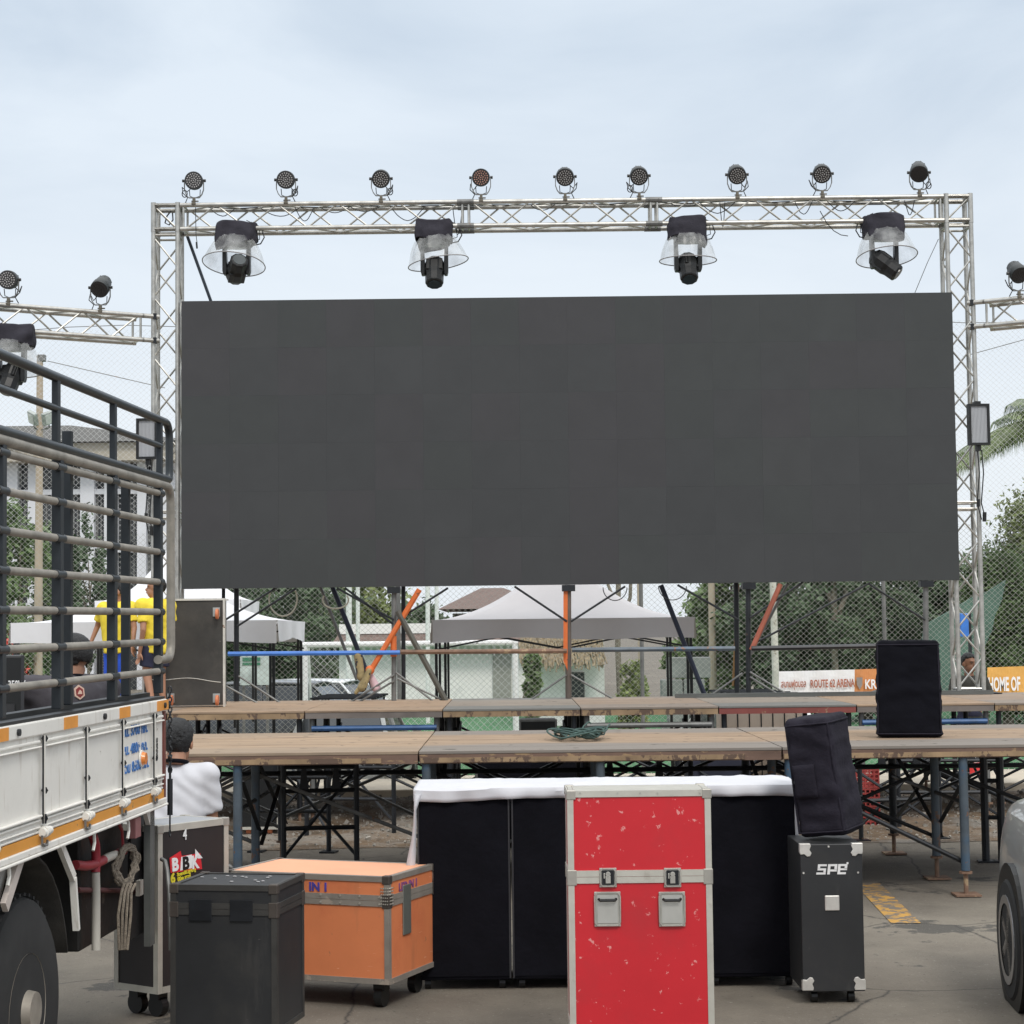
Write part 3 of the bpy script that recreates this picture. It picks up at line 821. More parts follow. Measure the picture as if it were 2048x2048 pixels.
# ------------------------------------------------------------------ cars
TYRE = M('tyre_rubber', (.02, .02, .02), .85, 0, .2, 10)
RIM = M('alloy_rim', (.35, .35, .36), .35, .8)
CGLASS = M('car_glass', (.02, .025, .03), .08, 0, .1, 1, spec=.8)
TAILR = M('red_lamp', (.38, .03, .04), .2, 0, .1, 4, coat=.5)
def car(label, loc, rz, mat, scale=1.0, L_=4.3, Wd=1.72, H=1.45, rack=False, sedan=False):
    """hatchback, nose towards local +X, centred on its wheelbase"""
    c = thing('parked_car', label, 'car', loc, (0, 0, rz), group='parked cars')
    c.scale = (scale,) * 3
    st = []  # x, z low, z belt, half width
    prof = [(-.5, .45, .80, .80), (-.485, .33, .92, .90), (-.44, .26, .96, .97), (-.3, .22, .97, 1.0), (0, .2, .95, 1.0), (.2, .2, .93, 1.0), (.33, .22, .86, .98), (.44, .25, .76, .93), (.485, .3, .66, .84), (.5, .38, .58, .74)]
    k = MB(); n = 0; ring = []
    for (fx, zl, zb, hw) in prof:
        w2 = hw * Wd / 2; x = fx * L_
        ring.append([(x, -w2 * .9, zl), (x, -w2, zl + .12), (x, -w2 * 1.0, (zl + zb) / 2 + .05), (x, -w2 * .95, zb - .06), (x, -w2 * .84, zb), (x, 0, zb + .03), (x, w2 * .84, zb), (x, w2 * .95, zb - .06), (x, w2, (zl + zb) / 2 + .05), (x, w2, zl + .12), (x, w2 * .9, zl)])
    vs = [p for r_ in ring for p in r_]; m_ = len(ring[0]); fs = []
    for i in range(len(ring) - 1):
        for j in range(m_): fs.append((i * m_ + j, i * m_ + (j + 1) % m_, (i + 1) * m_ + (j + 1) % m_, (i + 1) * m_ + j))
    fs += [tuple(range(m_)), tuple(range(len(vs) - m_, len(vs)))]
    k.add(vs, fs)
    for wx in (-.31, .31):
        for sg in (-1, 1):
            pass
    body = k.build('body', mat, c, local=True, smooth=True); body.modifiers.new('sub', 'SUBSURF').levels = 1
    body.modifiers['sub'].render_levels = 2
    # wheel arches (dark), wheels
    for wx in (-.31, .30):
        for sg in (-1, 1):
            a = MB(); a.cyl((wx * L_, sg * Wd * .30, .31), (wx * L_, sg * Wd * .507, .31), .36, n=28); a.build('wheel_arch', BLK, c, local=True)
            a = MB(); a.lathe([(.2, -.1), (.27, -.1), (.305, -.07), (.31, 0), (.305, .07), (.27, .1), (.2, .1)], (wx * L_, sg * Wd * .455, .31), (0, 1, 0), 28, True); wo = a.build('wheel', TYRE, c, local=True, smooth=True)
            a = MB(); yy = sg * (Wd * .455 + .085)
            for s in range(5):
                t = 2 * math.pi * s / 5; a.bar((wx * L_, yy, .31), (wx * L_ + .19 * math.cos(t), yy, .31 + .19 * math.sin(t)), .05, .03, up=(0, 1, 0))
            a.lathe([(.17, -.02), (.21, -.02), (.21, .02), (.17, .02)], (wx * L_, yy, .31), (0, 1, 0), 24); a.build('rim', RIM, wo, local=True)
    # greenhouse
    gl = MB(); zt_ = H; hb, ht = Wd / 2 * .84, Wd / 2 * .66
    def band(x0, x1, x2, x3, zb, ztp_, hb, ht, inset=0):
        return [(x0, -hb, zb), (x3, -hb, zb - .03), (x3, hb, zb - .03), (x0, hb, zb), (x1, -ht, ztp_), (x2, -ht, ztp_), (x2, ht, ztp_), (x1, ht, ztp_)]
    X0, X1, X2, X3 = (-.30 * L_, -.17 * L_, .08 * L_, .27 * L_) if sedan else (-.46 * L_, -.34 * L_, .08 * L_, .27 * L_)
    gl.add(band(X0, X1, X2, X3, .95, zt_ - .03, hb, ht), [(0, 1, 5, 4), (1, 2, 6, 5), (2, 3, 7, 6), (3, 0, 4, 7), (4, 5, 6, 7), (3, 2, 1, 0)])
    gl.build('window', CGLASS, c, local=True, bevel=.04)
    r_ = MB()
    def rf_(s, t_):
        x = X1 - .05 + (X2 - X1 + .1) * s; y = -ht - .01 + (2 * ht + .02) * t_
        return V((x, y, zt_ - .02 + .05 * math.sin(math.pi * t_) * .8 + .03 * math.sin(math.pi * s)))
    r_.grid(rf_, 10, 8)
    ro = r_.build('roof', mat, c, local=True, smooth=True, fix=False); sm = ro.modifiers.new('s', 'SOLIDIFY'); sm.thickness = .03
    p_ = MB()
    for sg in (-1, 1):
        for (b0, t0) in (((X0, .95), (X1, zt_ - .03)), ((-.13 * L_, .95), (-.12 * L_, zt_ - .03)), ((X3, .92), (X2, zt_ - .03))):
            p_.bar((b0[0], sg * (hb + .004), b0[1]), (t0[0], sg * (ht + .004), t0[1]), .03, .07, up=(0, 1, 0))
    p_.each('pillar', mat, c, local=True, bevel=.01)
    for sg in (-1, 1):
        q = MB(); q.ell((-.462 * L_, sg * Wd * .385, .80), (.12, .105, .075)); q.build('tail_light', TAILR, c, local=True, smooth=True)
        q = MB(); q.ell((.468 * L_, sg * Wd * .34, .60), (.09, .13, .07)); q.build('headlight', M('headlight_glass', (.6, .62, .62), .1, .3), c, local=True, smooth=True)
        q = MB(); q.ell((.18 * L_, sg * (Wd / 2 + .08), .98), (.07, .09, .06)); q.build('mirror', mat, c, local=True, smooth=True)
    q = MB(); q.bb((-.505 * L_, -Wd * .40, .30), (-.47 * L_, Wd * .40, .48)); q.build('bumper', mat, c, local=True, bevel=.04)
    if rack:
        q = MB()
        for sg in (-1, 1):
            q.bar((X1, sg * ht * .8, zt_ + .10), (X2, sg * ht * .8, zt_ + .10), .04, .03)
            for x in (X1 + .1, X2 - .1): q.bar((x, sg * ht * .8, zt_), (x, sg * ht * .8, zt_ + .1), .03, .03)
        for i in range(5):
            x = X1 + (X2 - X1) * i / 4; q.bar((x, -ht * .9, zt_ + .12), (x, ht * .9, zt_ + .12), .04, .03)
        q.build('roof_rack', DARKM, c, local=True)
    return c
CW = M('car_white', (.72, .73, .74), .25, 0, .02, 2, coat=.6)
CD = M('car_charcoal', (.06, .062, .068), .3, .4, .05, 2, coat=.6)
CS = M('car_silver', (.50, .50, .48), .3, .35, .04, 2, coat=.7)
car('white parked car behind the left of the stage next to the dark one', (P(560, 1400, 34).x, 35.0, -.35), R(160), CW, .92)
car('dark parked car behind the left of the stage near the blue pipe', (P(478, 1400, 32).x, 32.6, -.35), R(170), CD, .94)
car('white car with a roof rack behind the stage at the right near the banners', (P(1500, 1390, 25).x, 25.7, -.33), R(96), CW, .84, rack=True)
car('grey and white car with roof rack behind the stage left of the grey scaffold post', (P(700, 1390, 25).x, 25.7, -.33), R(88), M('car_pale_grey', (.42, .44, .43), .3, .1, .04, 2, coat=.5), .84, rack=True)
# ------------------------------------------------------------------ stage platforms
def woodmat(nm, base, grey, f0, f1, wear=.5):
    """weathered plywood / planks; bands of grey run along X at the panel edges (object Y from f0 to f1)"""
    mt = bpy.data.materials.new(nm); mt.use_nodes = True
    n = mt.node_tree; N = n.nodes; Lk = n.links.new; b = N['Principled BSDF']
    b.inputs['Roughness'].default_value = .75; b.inputs['Specular IOR Level'].default_value = .3
    t = N.new('ShaderNodeTexCoord'); oi = N.new('ShaderNodeObjectInfo')
    ml = N.new('ShaderNodeMath'); ml.operation = 'MULTIPLY'; ml.inputs[1].default_value = 31
    Lk(oi.outputs['Random'], ml.inputs[0])
    mp_ = N.new('ShaderNodeMapping'); mp_.inputs['Scale'].default_value = (.7, 9, 1)
    Lk(t.outputs['Object'], mp_.inputs['Vector']); Lk(ml.outputs[0], mp_.inputs['Location'])
    q = N.new('ShaderNodeTexNoise'); q.inputs['Scale'].default_value = 2.4; q.inputs['Detail'].default_value = 8; q.inputs['Roughness'].default_value = .62
    Lk(mp_.outputs[0], q.inputs['Vector'])
    r = N.new('ShaderNodeValToRGB'); r.color_ramp.elements[0].position = .32; r.color_ramp.elements[1].position = .68
    r.color_ramp.elements[0].color = (*[c * .50 for c in base], 1); r.color_ramp.elements[1].color = (*[c * 1.12 for c in base], 1)
    Lk(q.outputs['Fac'], r.inputs['Fac'])
    # bands of grey
    sp = N.new('ShaderNodeSeparateXYZ'); Lk(t.outputs['Object'], sp.inputs[0])
    q2 = N.new('ShaderNodeTexNoise'); q2.inputs['Scale'].default_value = 1.1; q2.inputs['Detail'].default_value = 5
    mp2 = N.new('ShaderNodeMapping'); mp2.inputs['Scale'].default_value = (.6, 2.4, 1); Lk(t.outputs['Object'], mp2.inputs['Vector']); Lk(ml.outputs[0], mp2.inputs['Location'])
    Lk(mp2.outputs[0], q2.inputs['Vector'])
    s1 = N.new('ShaderNodeMath'); s1.operation = 'MULTIPLY_ADD'; s1.inputs[1].default_value = .9; Lk(q2.outputs['Fac'], s1.inputs[0]); Lk(sp.outputs['Y'], s1.inputs[2])
    r2 = N.new('ShaderNodeValToRGB'); e = r2.color_ramp.elements
    e[0].position = 0; e[0].color = (1, 1, 1, 1); e[1].position = 1; e[1].color = (1, 1, 1, 1)
    mrg = N.new('ShaderNodeMapRange'); mrg.inputs['From Min'].default_value = f0 + .45; mrg.inputs['From Max'].default_value = f1 + .45
    Lk(s1.outputs[0], mrg.inputs['Value']); Lk(mrg.outputs[0], r2.inputs['Fac'])
    for p_, c_ in ((.22, wear), (.30, 0.05), (.72, 0.0), (.86, wear)):
        x = e.new(p_); x.color = (c_, c_, c_, 1)
    e[0].color = (wear, wear, wear, 1); e[-1].color = (wear, wear, wear, 1)
    mx = N.new('ShaderNodeMix'); mx.data_type = 'RGBA'; Lk(r2.outputs['Color'], mx.inputs[0]); Lk(r.outputs['Color'], mx.inputs[6]); mx.inputs[7].default_value = (*grey, 1)
    # dark specks
    q3 = N.new('ShaderNodeTexNoise'); q3.inputs['Scale'].default_value = 7; q3.inputs['Detail'].default_value = 3; Lk(t.outputs['Object'], q3.inputs['Vector'])
    r3 = N.new('ShaderNodeValToRGB'); r3.color_ramp.elements[0].position = .665; r3.color_ramp.elements[1].position = .70; Lk(q3.outputs['Fac'], r3.inputs['Fac'])
    mx3 = N.new('ShaderNodeMix'); mx3.data_type = 'RGBA'; Lk(r3.outputs['Color'], mx3.inputs[0]); Lk(mx.outputs[2], mx3.inputs[6]); mx3.inputs[7].default_value = (.07, .06, .05, 1)
    Lk(mx3.outputs[2], b.inputs['Base Color'])
    bp = N.new('ShaderNodeBump'); bp.inputs['Strength'].default_value = .3; bp.inputs['Distance'].default_value = .01; Lk(q.outputs['Fac'], bp.inputs['Height']); Lk(bp.outputs[0], b.inputs['Normal'])
    return mt
TAN = (.37, .265, .18); GRY = (.20, .185, .17)
WF = woodmat('worn_plank_deck', TAN, GRY, 0, 2.6, .85)
WF0 = woodmat('pale_plank_deck', (.41, .295, .20), (.23, .19, .15), 0, 2.6, .45)
WBK = [woodmat('plywood_deck', (.42, .29, .19), GRY, 0, 3, .15), woodmat('weathered_plywood_deck', (.36, .27, .2), GRY, 0, 3, .55), woodmat('grey_plywood_deck', (.32, .27, .22), (.17, .17, .16), 0, 3, .9)]
EDGE = M('rusty_deck_edge', (.155, .095, .07), .75, .05, .3, 3, .15, chip=(.30, .20, .11), chip_at=.58, chip_scale=8, stretch=(.8, 1, 2.5), dirt=(.05, .04, .035), dirt_at=.56, dirt_scale=3)
EDGE2 = M('worn_yellow_strip', (.28, .19, .11), .8, 0, .3, 5, .2, chip=(.11, .07, .05), chip_at=.53, chip_scale=9, stretch=(1, 1, .6))
REDE = M('red_deck_edge', (.21, .055, .045), .6, .05, .2, 3, chip=(.3, .2, .12), chip_at=.62)
GREYE = M('grey_deck_edge', (.17, .145, .13), .7, .1, .25, 3, chip=(.3, .2, .12), chip_at=.66)
HF = 1.01
YF0, YF1 = 12.72, 15.36
def foot(mb, x, y, w=.085):
    mb.box((x, y, .012), (w * 2, w * 2, .012)); mb.cyl((x, y, .012), (x, y, .22), .016, n=8); mb.cyl((x, y, .15), (x, y, .165), .045, n=8)
def leg(p, x, y, z, mat, r=.024, base=0.0):
    l = MB(); l.cyl((x, y, base + .17), (x, y, z), r, n=10)
    o = l.build('leg', mat, p, smooth=True)
    f_ = MB(); foot(f_, x, y); 
    if base: f_.v = [(a, b, c + base) for a, b, c in f_.v]
    f_.build('foot_plate', RUST, o)
    return o
fr_lab = ['front stage platform at the left, pale planks, beside the white shirted person', 'middle front stage platform carrying the coil of green cable', 'right front stage platform carrying the upright covered speaker']
for i in range(3):
    X0 = -3.086 + 2.44 * i; X1 = X0 + 2.44
    t = thing('stage_platform', fr_lab[i], 'stage platform', (X0, YF0, 0), group='front row of stage platforms')
    for j in range(2):
        ya = YF0 + 1.32 * j
        k = MB()
        npl = 3
        for q in range(npl):
            k.bb((X0 + .004, ya + 1.32 / npl * q + .005, HF - .022), (X1 - .004, ya + 1.32 / npl * (q + 1) - .005, HF + random.uniform(-.0015, .0015)))
        k.build('deck_board', WF0 if i == 0 else WF, t, bevel=.003)
        k = MB()
        k.bb((X0 + .006, ya + .005, HF - .085), (X1 - .006, ya + .04, HF - .024)); k.bb((X0 + .006, ya + 1.28, HF - .085), (X1 - .006, ya + 1.315, HF - .024))
        k.bb((X0 + .006, ya + .04, HF - .085), (X0 + .04, ya + 1.28, HF - .024)); k.bb((X1 - .04, ya + .04, HF - .085), (X1 - .006, ya + 1.28, HF - .024))
        for q in range(1, 4): k.bb((X0 + .61 * q - .02, ya + .04, HF - .08), (X0 + .61 * q + .02, ya + 1.28, HF - .03))
        eo = k.build('edge_frame', EDGE, t)
        if j == 0:
            k = MB(); k.bb((X0 + .012, ya - .003, HF - .078), (X1 - .25, ya + .004, HF - .045)); k.build('worn_strip', EDGE2, eo)
    for xx in (X0 + .05, X0 + 1.22):
        mat = GBLUEM if i != 1 else GREYM
        for yy in (YF0 + .05, YF0 + .92, YF0 + 2.45): leg(t, xx, yy, HF - .087, (GBLUEM if yy < 14 else BLUEM if (i == 0 and xx < X0 + .5) else DARKM), r=.031)
        k = MB()
        k.bar((xx + .03, YF0 + .05, .82), (xx + .03, YF0 + .92, .40), .03, .006); k.bar((xx + .035, YF0 + .92, .86), (xx + .035, YF0 + 2.45, .30), .03, .006); k.bar((xx + .04, YF0 + .92, .30), (xx + .04, YF0 + 2.45, .78), .03, .006)
        k.tube([(xx, YF0 + .05, .62), (xx, YF0 + 2.45, .62)], .015)
        k.each('side_brace', DARKM, t)
    k = MB()
    for yy, z0, z1 in ((YF0 + .92, .30, .80), (YF0 + 2.45, .25, .86), (YF0 + 2.52, .86, .34)):
        k.tube([(X0 + .05, yy + .03, z0), (X0 + 1.22, yy + .03, z1)], .014); k.tube([(X0 + 1.22, yy + .045, z1), (X0 + 2.49, yy + .045, z0)], .014); k.tube([(X0 + .05, yy + .06, z1), (X0 + 1.22, yy + .06, z0)], .014)
    if i != 1: k.tube([(X0 + .05, YF0 + .09, .80), (X0 + 1.22, YF0 + .09, .22)], .016)
    k.each('cross_brace', DARKM if i else GREYM, t)
    k = MB()
    for z in (.70, .84): k.tube([(X0 + .05, YF0 + 2.40, z), (X0 + 2.49, YF0 + 2.40, z)], .02)
    k.each('rail', DARKM, t)
# steel corner bracket marks
HB = 1.095
YB0, YB1 = 17.7, 20.62
WB = 1.29
bk_lab = ['rear stage platform farthest left, under the two people in yellow', 'rear stage platform under the upright flight case', 'rear stage platform with a blue pipe below, second from the case', 'rear stage platform without pipe, left of the orange topped post', 'rear stage platform right of the orange topped post, grey pipe below', 'rear stage platform with a red front edge', 'rear stage platform right behind the covered speaker on the stage', 'rear stage platform at the right edge beneath the truss tower']
for i in range(8):
    X0 = -1.96 - WB * 2 + WB * i; X1 = X0 + WB
    t = thing('stage_platform', bk_lab[i], 'stage platform', (X0, YB0, 0), group='rear row of stage platforms')
    th = .075
    k = MB(); k.bb((X0 + .004, YB0, HB - .02), (X1 - .004, YB0 + 1.45, HB)); k.bb((X0 + .004, YB0 + 1.456, HB - .02), (X1 - .004, YB1, HB - .001))
    k.build('deck_board', WBK[(1, 0, 0, 2, 1, 2, 0, 1)[i]], t, bevel=.003)
    k = MB()
    em = (EDGE, EDGE2, GREYE, EDGE2, EDGE2, REDE, GREYE, EDGE2)[i]
    k.bb((X0 + .006, YB0 + .005, HB - th), (X1 - .006, YB0 + .045, HB - .022)); k.build('front_edge', em, t)
    k = MB()
    k.bb((X0 + .006, YB1 - .045, HB - th), (X1 - .006, YB1 - .005, HB - .022)); k.bb((X0 + .006, YB0 + .046, HB - th), (X0 + .04, YB1 - .046, HB - .022)); k.bb((X1 - .04, YB0 + .046, HB - th), (X1 - .006, YB1 - .046, HB - .022))
    k.build('edge_frame', EDGE, t)
    piped = i % 2 == 0
    pm = {2: BLUEM, 4: GREYM, 6: BLUEM, 0: BLUEM}.get(i, DARKM)
    for xx in (X0 + .06, X1 - .06):
        for yy in (YB0 + .1, YB0 + 1.4, YB1 - .15): leg(t, xx, yy, HB - th - .002, GREYM if yy < 18 and piped else DARKM, r=.026)
    k = MB()
    if piped:
        k.tube([(X0 + .06, YB0 + .06, HB - .17), (X1 - .06, YB0 + .06, HB - .17)], .026)
        k.build('pipe', pm, t)
        k = MB()
    for yy in (YB0 + .15, YB0 + .8, YB0 + 1.44, YB1 - .1):
        k.tube([(X0 + .06, yy, .25), (X1 - .06, yy, .80)], .013); k.tube([(X0 + .06, yy + .03, .80), (X1 - .06, yy + .03, .25)], .013)
    k.tube([(X0 + .06, YB0 + 1.38, .60), (X1 - .06, YB0 + 1.38, .60)], .018)
    k.each('cross_brace', DARKM, t)
    k = MB()
    for xx in (X0 + .09, X1 - .09): k.tube([(xx, YB0 + .1, .3), (xx, YB0 + 1.4, .85)], .013); k.tube([(xx, YB0 + 1.4, .3), (xx, YB1 - .15, .85)], .013)
    k.each('side_brace', DARKM, t)

# spare scaffold frames left standing under the decks
for (px, Yf, wd, lab) in ((585, 15.8, .62, 'dark scaffold frame under the left front platform nearest the blue legs'), (700, 16.9, .8, 'dark scaffold frame under the stage just left of the cloth covered cabinets'), (640, 14.4, .55, 'small dark frame leaning under the left front platform'), (1270, 15.2, .9, 'dark ladder like frame under the middle platform behind the red case'), (1450, 16.3, .8, 'dark ladder like frame under the stage left of the leaning speaker'), (1800, 16.2, .7, 'dark scaffold frame under the right front platform by the red crates'), (1985, 14.6, .12, 'thick dark upright post under the right end of the stage'), (1900, 16.9, .9, 'wide dark scaffold frame far under the right platform')):
    x_ = P(px, 1600, Yf).x; zt_ = .86
    t = thing('scaffold_frame', lab, 'scaffold frame', (x_, Yf, 0), (0, 0, R((px * 7) % 23 - 11)), group='spare frames under the stage')
    for sx in (-1, 1):
        k = MB(); k.cyl((sx * wd / 2, 0, .015), (sx * wd / 2, 0, zt_), .03 if wd < .2 else .021, n=8); k.box((sx * wd / 2, 0, .008), (.13, .13, .012)); k.build('upright', DARKM, t, local=True)
    for z_ in (.34, .62, .80):
        k = MB(); k.cyl((-wd / 2 + .005, 0, z_), (wd / 2 - .005, 0, z_), .017, n=8); k.build('rung', DARKM, t, local=True)
    if wd > .2:
        k = MB(); k.cyl((-wd / 2, .03, .12), (wd / 2, .03, .78), .013, n=6); k.build('diagonal', DARKM, t, local=True)
        k = MB(); k.cyl((wd / 2, .05, .12), (-wd / 2, .9, .70), .013, n=6); k.build('diagonal', DARKM, t, local=True)
        for sx in (-.22, .22):
            k = MB(); k.prism([(sx * wd - .035, .62), (sx * wd + .035, .62), (sx * wd + .016, .80), (sx * wd - .016, .80)], -.012, .012); k.build('gusset', DARKM, t, local=True)

# ------------------------------------------------------------------ LED screen: 16 x 6 cabinets
YS = 20.15
TL, TR_, BL, BR = P(363, 604, YS), P(1904, 583, YS), P(363, 1178, YS), P(1919, 1160, YS)
sx0, sx1 = (TL.x + BL.x) / 2, (TR_.x + BR.x) / 2
sz0, sz1 = (BL.z + BR.z) / 2, (TL.z + TR_.z) / 2
print('SCREEN', sx0, sx1, sz0, sz1)
scr = thing('led_screen', 'huge dark grey LED video wall filling the middle of the photo', 'video screen', ((sx0 + sx1) / 2, YS, sz0))
sm_ = [M('led_face_%s' % n_, c_, .55, 0, .05, 3, spec=.35, dirt=tuple(q * 1.12 for q in c_), dirt_at=.5, dirt_scale=1.3) for n_, c_ in (('grey', (.044, .046, .048)), ('dark', (.0425, .0445, .0465)), ('greenish', (.043, .0465, .047)), ('purplish', (.0455, .045, .048)), ('pale', (.0465, .0485, .050)))]
cw, ch = (sx1 - sx0) / 16, (sz1 - sz0) / 6
rs = random.Random(11)
for j in range(6):
    for i in range(16):
        k = MB(); g = .00022
        yy = YS + rs.uniform(-.0005, .0005)
        k.bb((sx0 + i * cw + g, yy, sz0 + j * ch + g), (sx0 + (i + 1) * cw - g, yy + .09, sz0 + (j + 1) * ch - g))
        k.build('cabinet', sm_[rs.choices(range(5), (6, 4, 3 + i * .4, 7 - i * .4, .6))[0]], scr)
k = MB(); k.bb((sx0 + .03, YS + .1, sz0 + .05), (sx1 - .03, YS + .13, sz0 + .1)); k.bb((sx0 + .03, YS + .1, sz1 - .1), (sx1 - .03, YS + .13, sz1 - .05))
for i in range(17): k.bb((sx0 + i * cw - .02 + (.03 if i == 0 else -.03 if i == 16 else 0), YS + .1, sz0 + .1), (sx0 + i * cw + .02 + (.03 if i == 0 else -.03 if i == 16 else 0), YS + .13, sz1 - .1))
k.build('rear_frame', DARKM, scr)

# ------------------------------------------------------------------ scaffold that carries the screen
sc = thing('screen_scaffold', 'scaffold of posts, coloured pipes and braces holding up the LED screen', 'scaffold', (0, 20.4, HB))
def q3(px, py, Y): return P(px, py, Y)
def post(px, pyb, mat, w, Y, toground=False, pyt=1150, name='post'):
    a = q3(px, pyb, Y); b = q3(px - (0 if px < 1024 else 1), pyt, Y)
    k = MB(); zb = HB + .001 if not toground else 0.0
    k.cyl((a.x, Y, zb), (b.x, Y, sz0 + .5 if Y > 20.3 else sz0 - .002), w, n=10); return k.build(name, mat, sc, smooth=True)
def br(name, mat, Y, *segs, r=.016):
    k = MB()
    for (x0, y0, x1, y1) in segs:
        a, b = q3(x0, y0, Y), q3(x1, y1, Y)
        k.cyl(a, b, r, n=7)
    return k.each(name, mat, sc, smooth=True)
YC, YC2 = 20.22, 20.55
post(473, 1410, DARKM, .028, YC2)
post(447, 1410, DARKM, .02, YC2)
post(788, 1403, GREYM, .028, YC)
post(807, 1403, DARKM, .024, YC2)
post(1137, 1400, M('post_grey_brown', (.12, .095, .08), .6, .2, .2), .033, YC)
post(1474, 1390, DARKM, .028, YC2)
post(1497, 1392, DARKM, .028, YC)
post(1852, 1388, GREYM, .030, YC)
for px in (788, 1137, 1852, 1497):
    a = q3(px, 1180, YC); k = MB(); k.bb((a.x - .07, YC - .07, sz0 - .07), (a.x + .07, YC + .07, sz0 - .004)); k.build('head_plate', DARKM, sc)
# orange halves on the middle posts
a = q3(1131, 1174, YC - .035); b = q3(1131, 1322, YC - .035)
k = MB(); k.bar(a - V((0, 0, .03)), b, .045, .012, up=(0, 1, 0)); k.add([b + V((-.022, -.006, 0)), b + V((.022, -.006, 0)), b + V((.02, -.006, -.10)), b + V((-.022, .006, 0)), b + V((.022, .006, 0)), b + V((.02, .006, -.10))], [(0, 1, 2), (5, 4, 3), (0, 3, 4, 1), (1, 4, 5, 2), (2, 5, 3, 0)])
k.build('orange_plate', ORM, sc)
br('orange_brace', ORM, YC - .06, (839, 1179, 741, 1342), r=.03)
br('orange_brace', M('red_brown_brace', (.34, .10, .06), .6, 0, .2, 6, chip=(.15, .08, .06), chip_at=.6), YC - .06, (1561, 1168, 1503, 1300), r=.028)
k = MB(); a = q3(740, 1340, YC - .06); k.ell(a, .05); k.build('clamp', ORM, sc, smooth=True)
k = MB(); a = q3(742, 1352, YC - .0); b_ = q3(752, 1375, YC); k.cap(a, b_, .03, .05); k.build('pink_wrap', M('pink_tape', (.6, .42, .45), .7), sc, smooth=True)
k = MB(); a = q3(787, 1272, YC - .03); k.cyl(a, a + V((0, 0, -.22)), .034, n=10); k.build('orange_sleeve', ORM, sc, smooth=True)
br('ledger_pipe', BRBLUE, YC - .09, (456, 1308, 800, 1305), r=.025)
br('ledger_pipe', RUST, YC - .09, (801, 1304, 1134, 1302), r=.026)
br('ledger_pipe', GBLUEM, YC - .09, (1144, 1300, 1470, 1297), r=.026)
br('ledger_pipe', DARKM, YC - .09, (1503, 1297, 1850, 1290), r=.027)
br('lower_brace', GREYM, YC - .04, (788, 1350, 702, 1404), (788, 1362, 718, 1404), (792, 1345, 868, 1404), (795, 1357, 893, 1404), (1133, 1350, 1060, 1401), (1142, 1350, 1228, 1399), r=.011)
br('lower_brace', GREYM, YC - .04, (1485, 1346, 1417, 1394), (1500, 1344, 1578, 1391), (1500, 1354, 1560, 1391), (477, 1352, 562, 1407), (452, 1372, 520, 1409), (1850, 1350, 1720, 1392), r=.011)
br('upper_brace', DARKM, YC - .04, (788, 1240, 674, 1176), (786, 1248, 690, 1176), (795, 1240, 896, 1176), (1134, 1243, 1029, 1173), (1142, 1243, 1250, 1173), r=.012)
br('upper_brace', DARKM, YC - .04, (1478, 1240, 1355, 1170), (1502, 1290, 1740, 1166), (1500, 1236, 1606, 1164), (475, 1252, 592, 1177), (450, 1240, 550, 1177), (1738, 1168, 1850, 1240), r=.012)
br('raking_strut', M('navy_steel', (.022, .028, .05), .5, .2), YC2 + .3, (664, 1172, 748, 1380), (1322, 1170, 1410, 1392), r=.028)
br('raking_strut', GREYM, YC2 + .35, (640, 1172, 714, 1360), (1575, 1168, 1500, 1310), r=.018)
br('raking_strut', M('grey_brown_tube', (.095, .09, .075), .6, .2), YC - .07, (795, 1222, 892, 1402), r=.031)
br('raking_strut', M('yellow_brown_strap', (.22, .13, .05), .7), YC2, (1476, 1168, 1466, 1372), r=.014)
k = MB(); k.cap(q3(724, 1375, YC - .1), q3(738, 1342, YC - .1), .05, .03); k.cap(q3(712, 1385, YC - .1), q3(728, 1366, YC - .1), .02, .035); k.cap(q3(716, 1312, YC - .08), q3(722, 1354, YC - .08), .045, .045)
k.build('sling_strap', M('tan_webbing', (.28, .22, .11), .9, 0, .3, 12, .4, chip=(.03, .03, .04), chip_at=.55, chip_scale=14), sc, smooth=True)
k = MB(); pa, pb_ = P(1350, 1388, 20.05), P(1985, 1386, 20.05); k.bb((pa.x, 20.0, HB + .003), (pb_.x, 20.07, HB + .045))
tag(k.build('plank', M('dark_grey_plank', (.10, .105, .10), .8, 0, .3, 4, stretch=(.5, 3, 3))), 'long dark grey plank lying along the back of the rear stage at the right', 'plank')
# hose loops under the screen
HOSE = M('cream_hose', (.55, .52, .42), .6)
for (px, py, rx, ry, lab, a0, a1) in ((566, 1198, 28, 34, 'cream hose looping below the left of the screen', 150, 395), (671, 1200, 26, 17, 'short cream hose loop near the navy brace below the screen', 150, 390)):
    pts = []
    for i in range(25):
        a = R(a0 + (a1 - a0) * i / 24)
        pts.append(P(px + rx * math.cos(a) , py - ry * math.sin(a), YS + .3))
    k = MB(); k.tube(pts, .0085); tag(k.build('hose', HOSE, smooth=True), lab, 'hose')
for (px, py, rx, ry, lab) in ((1345, 1172, 28, 28, 'thin black cable loop hanging below the screen above the gazebo corner'), (1230, 1175, 24, 26, 'thin black cable loop over the gazebo slope')):
    k = MB(); k.tube([P(px + rx * math.cos(R(180 + 180 * i / 18)), py - ry * math.sin(R(180 + 180 * i / 18)), YS + .3) for i in range(19)], .005, n=6); tag(k.build('cable', BLK, smooth=True), lab, 'cable')

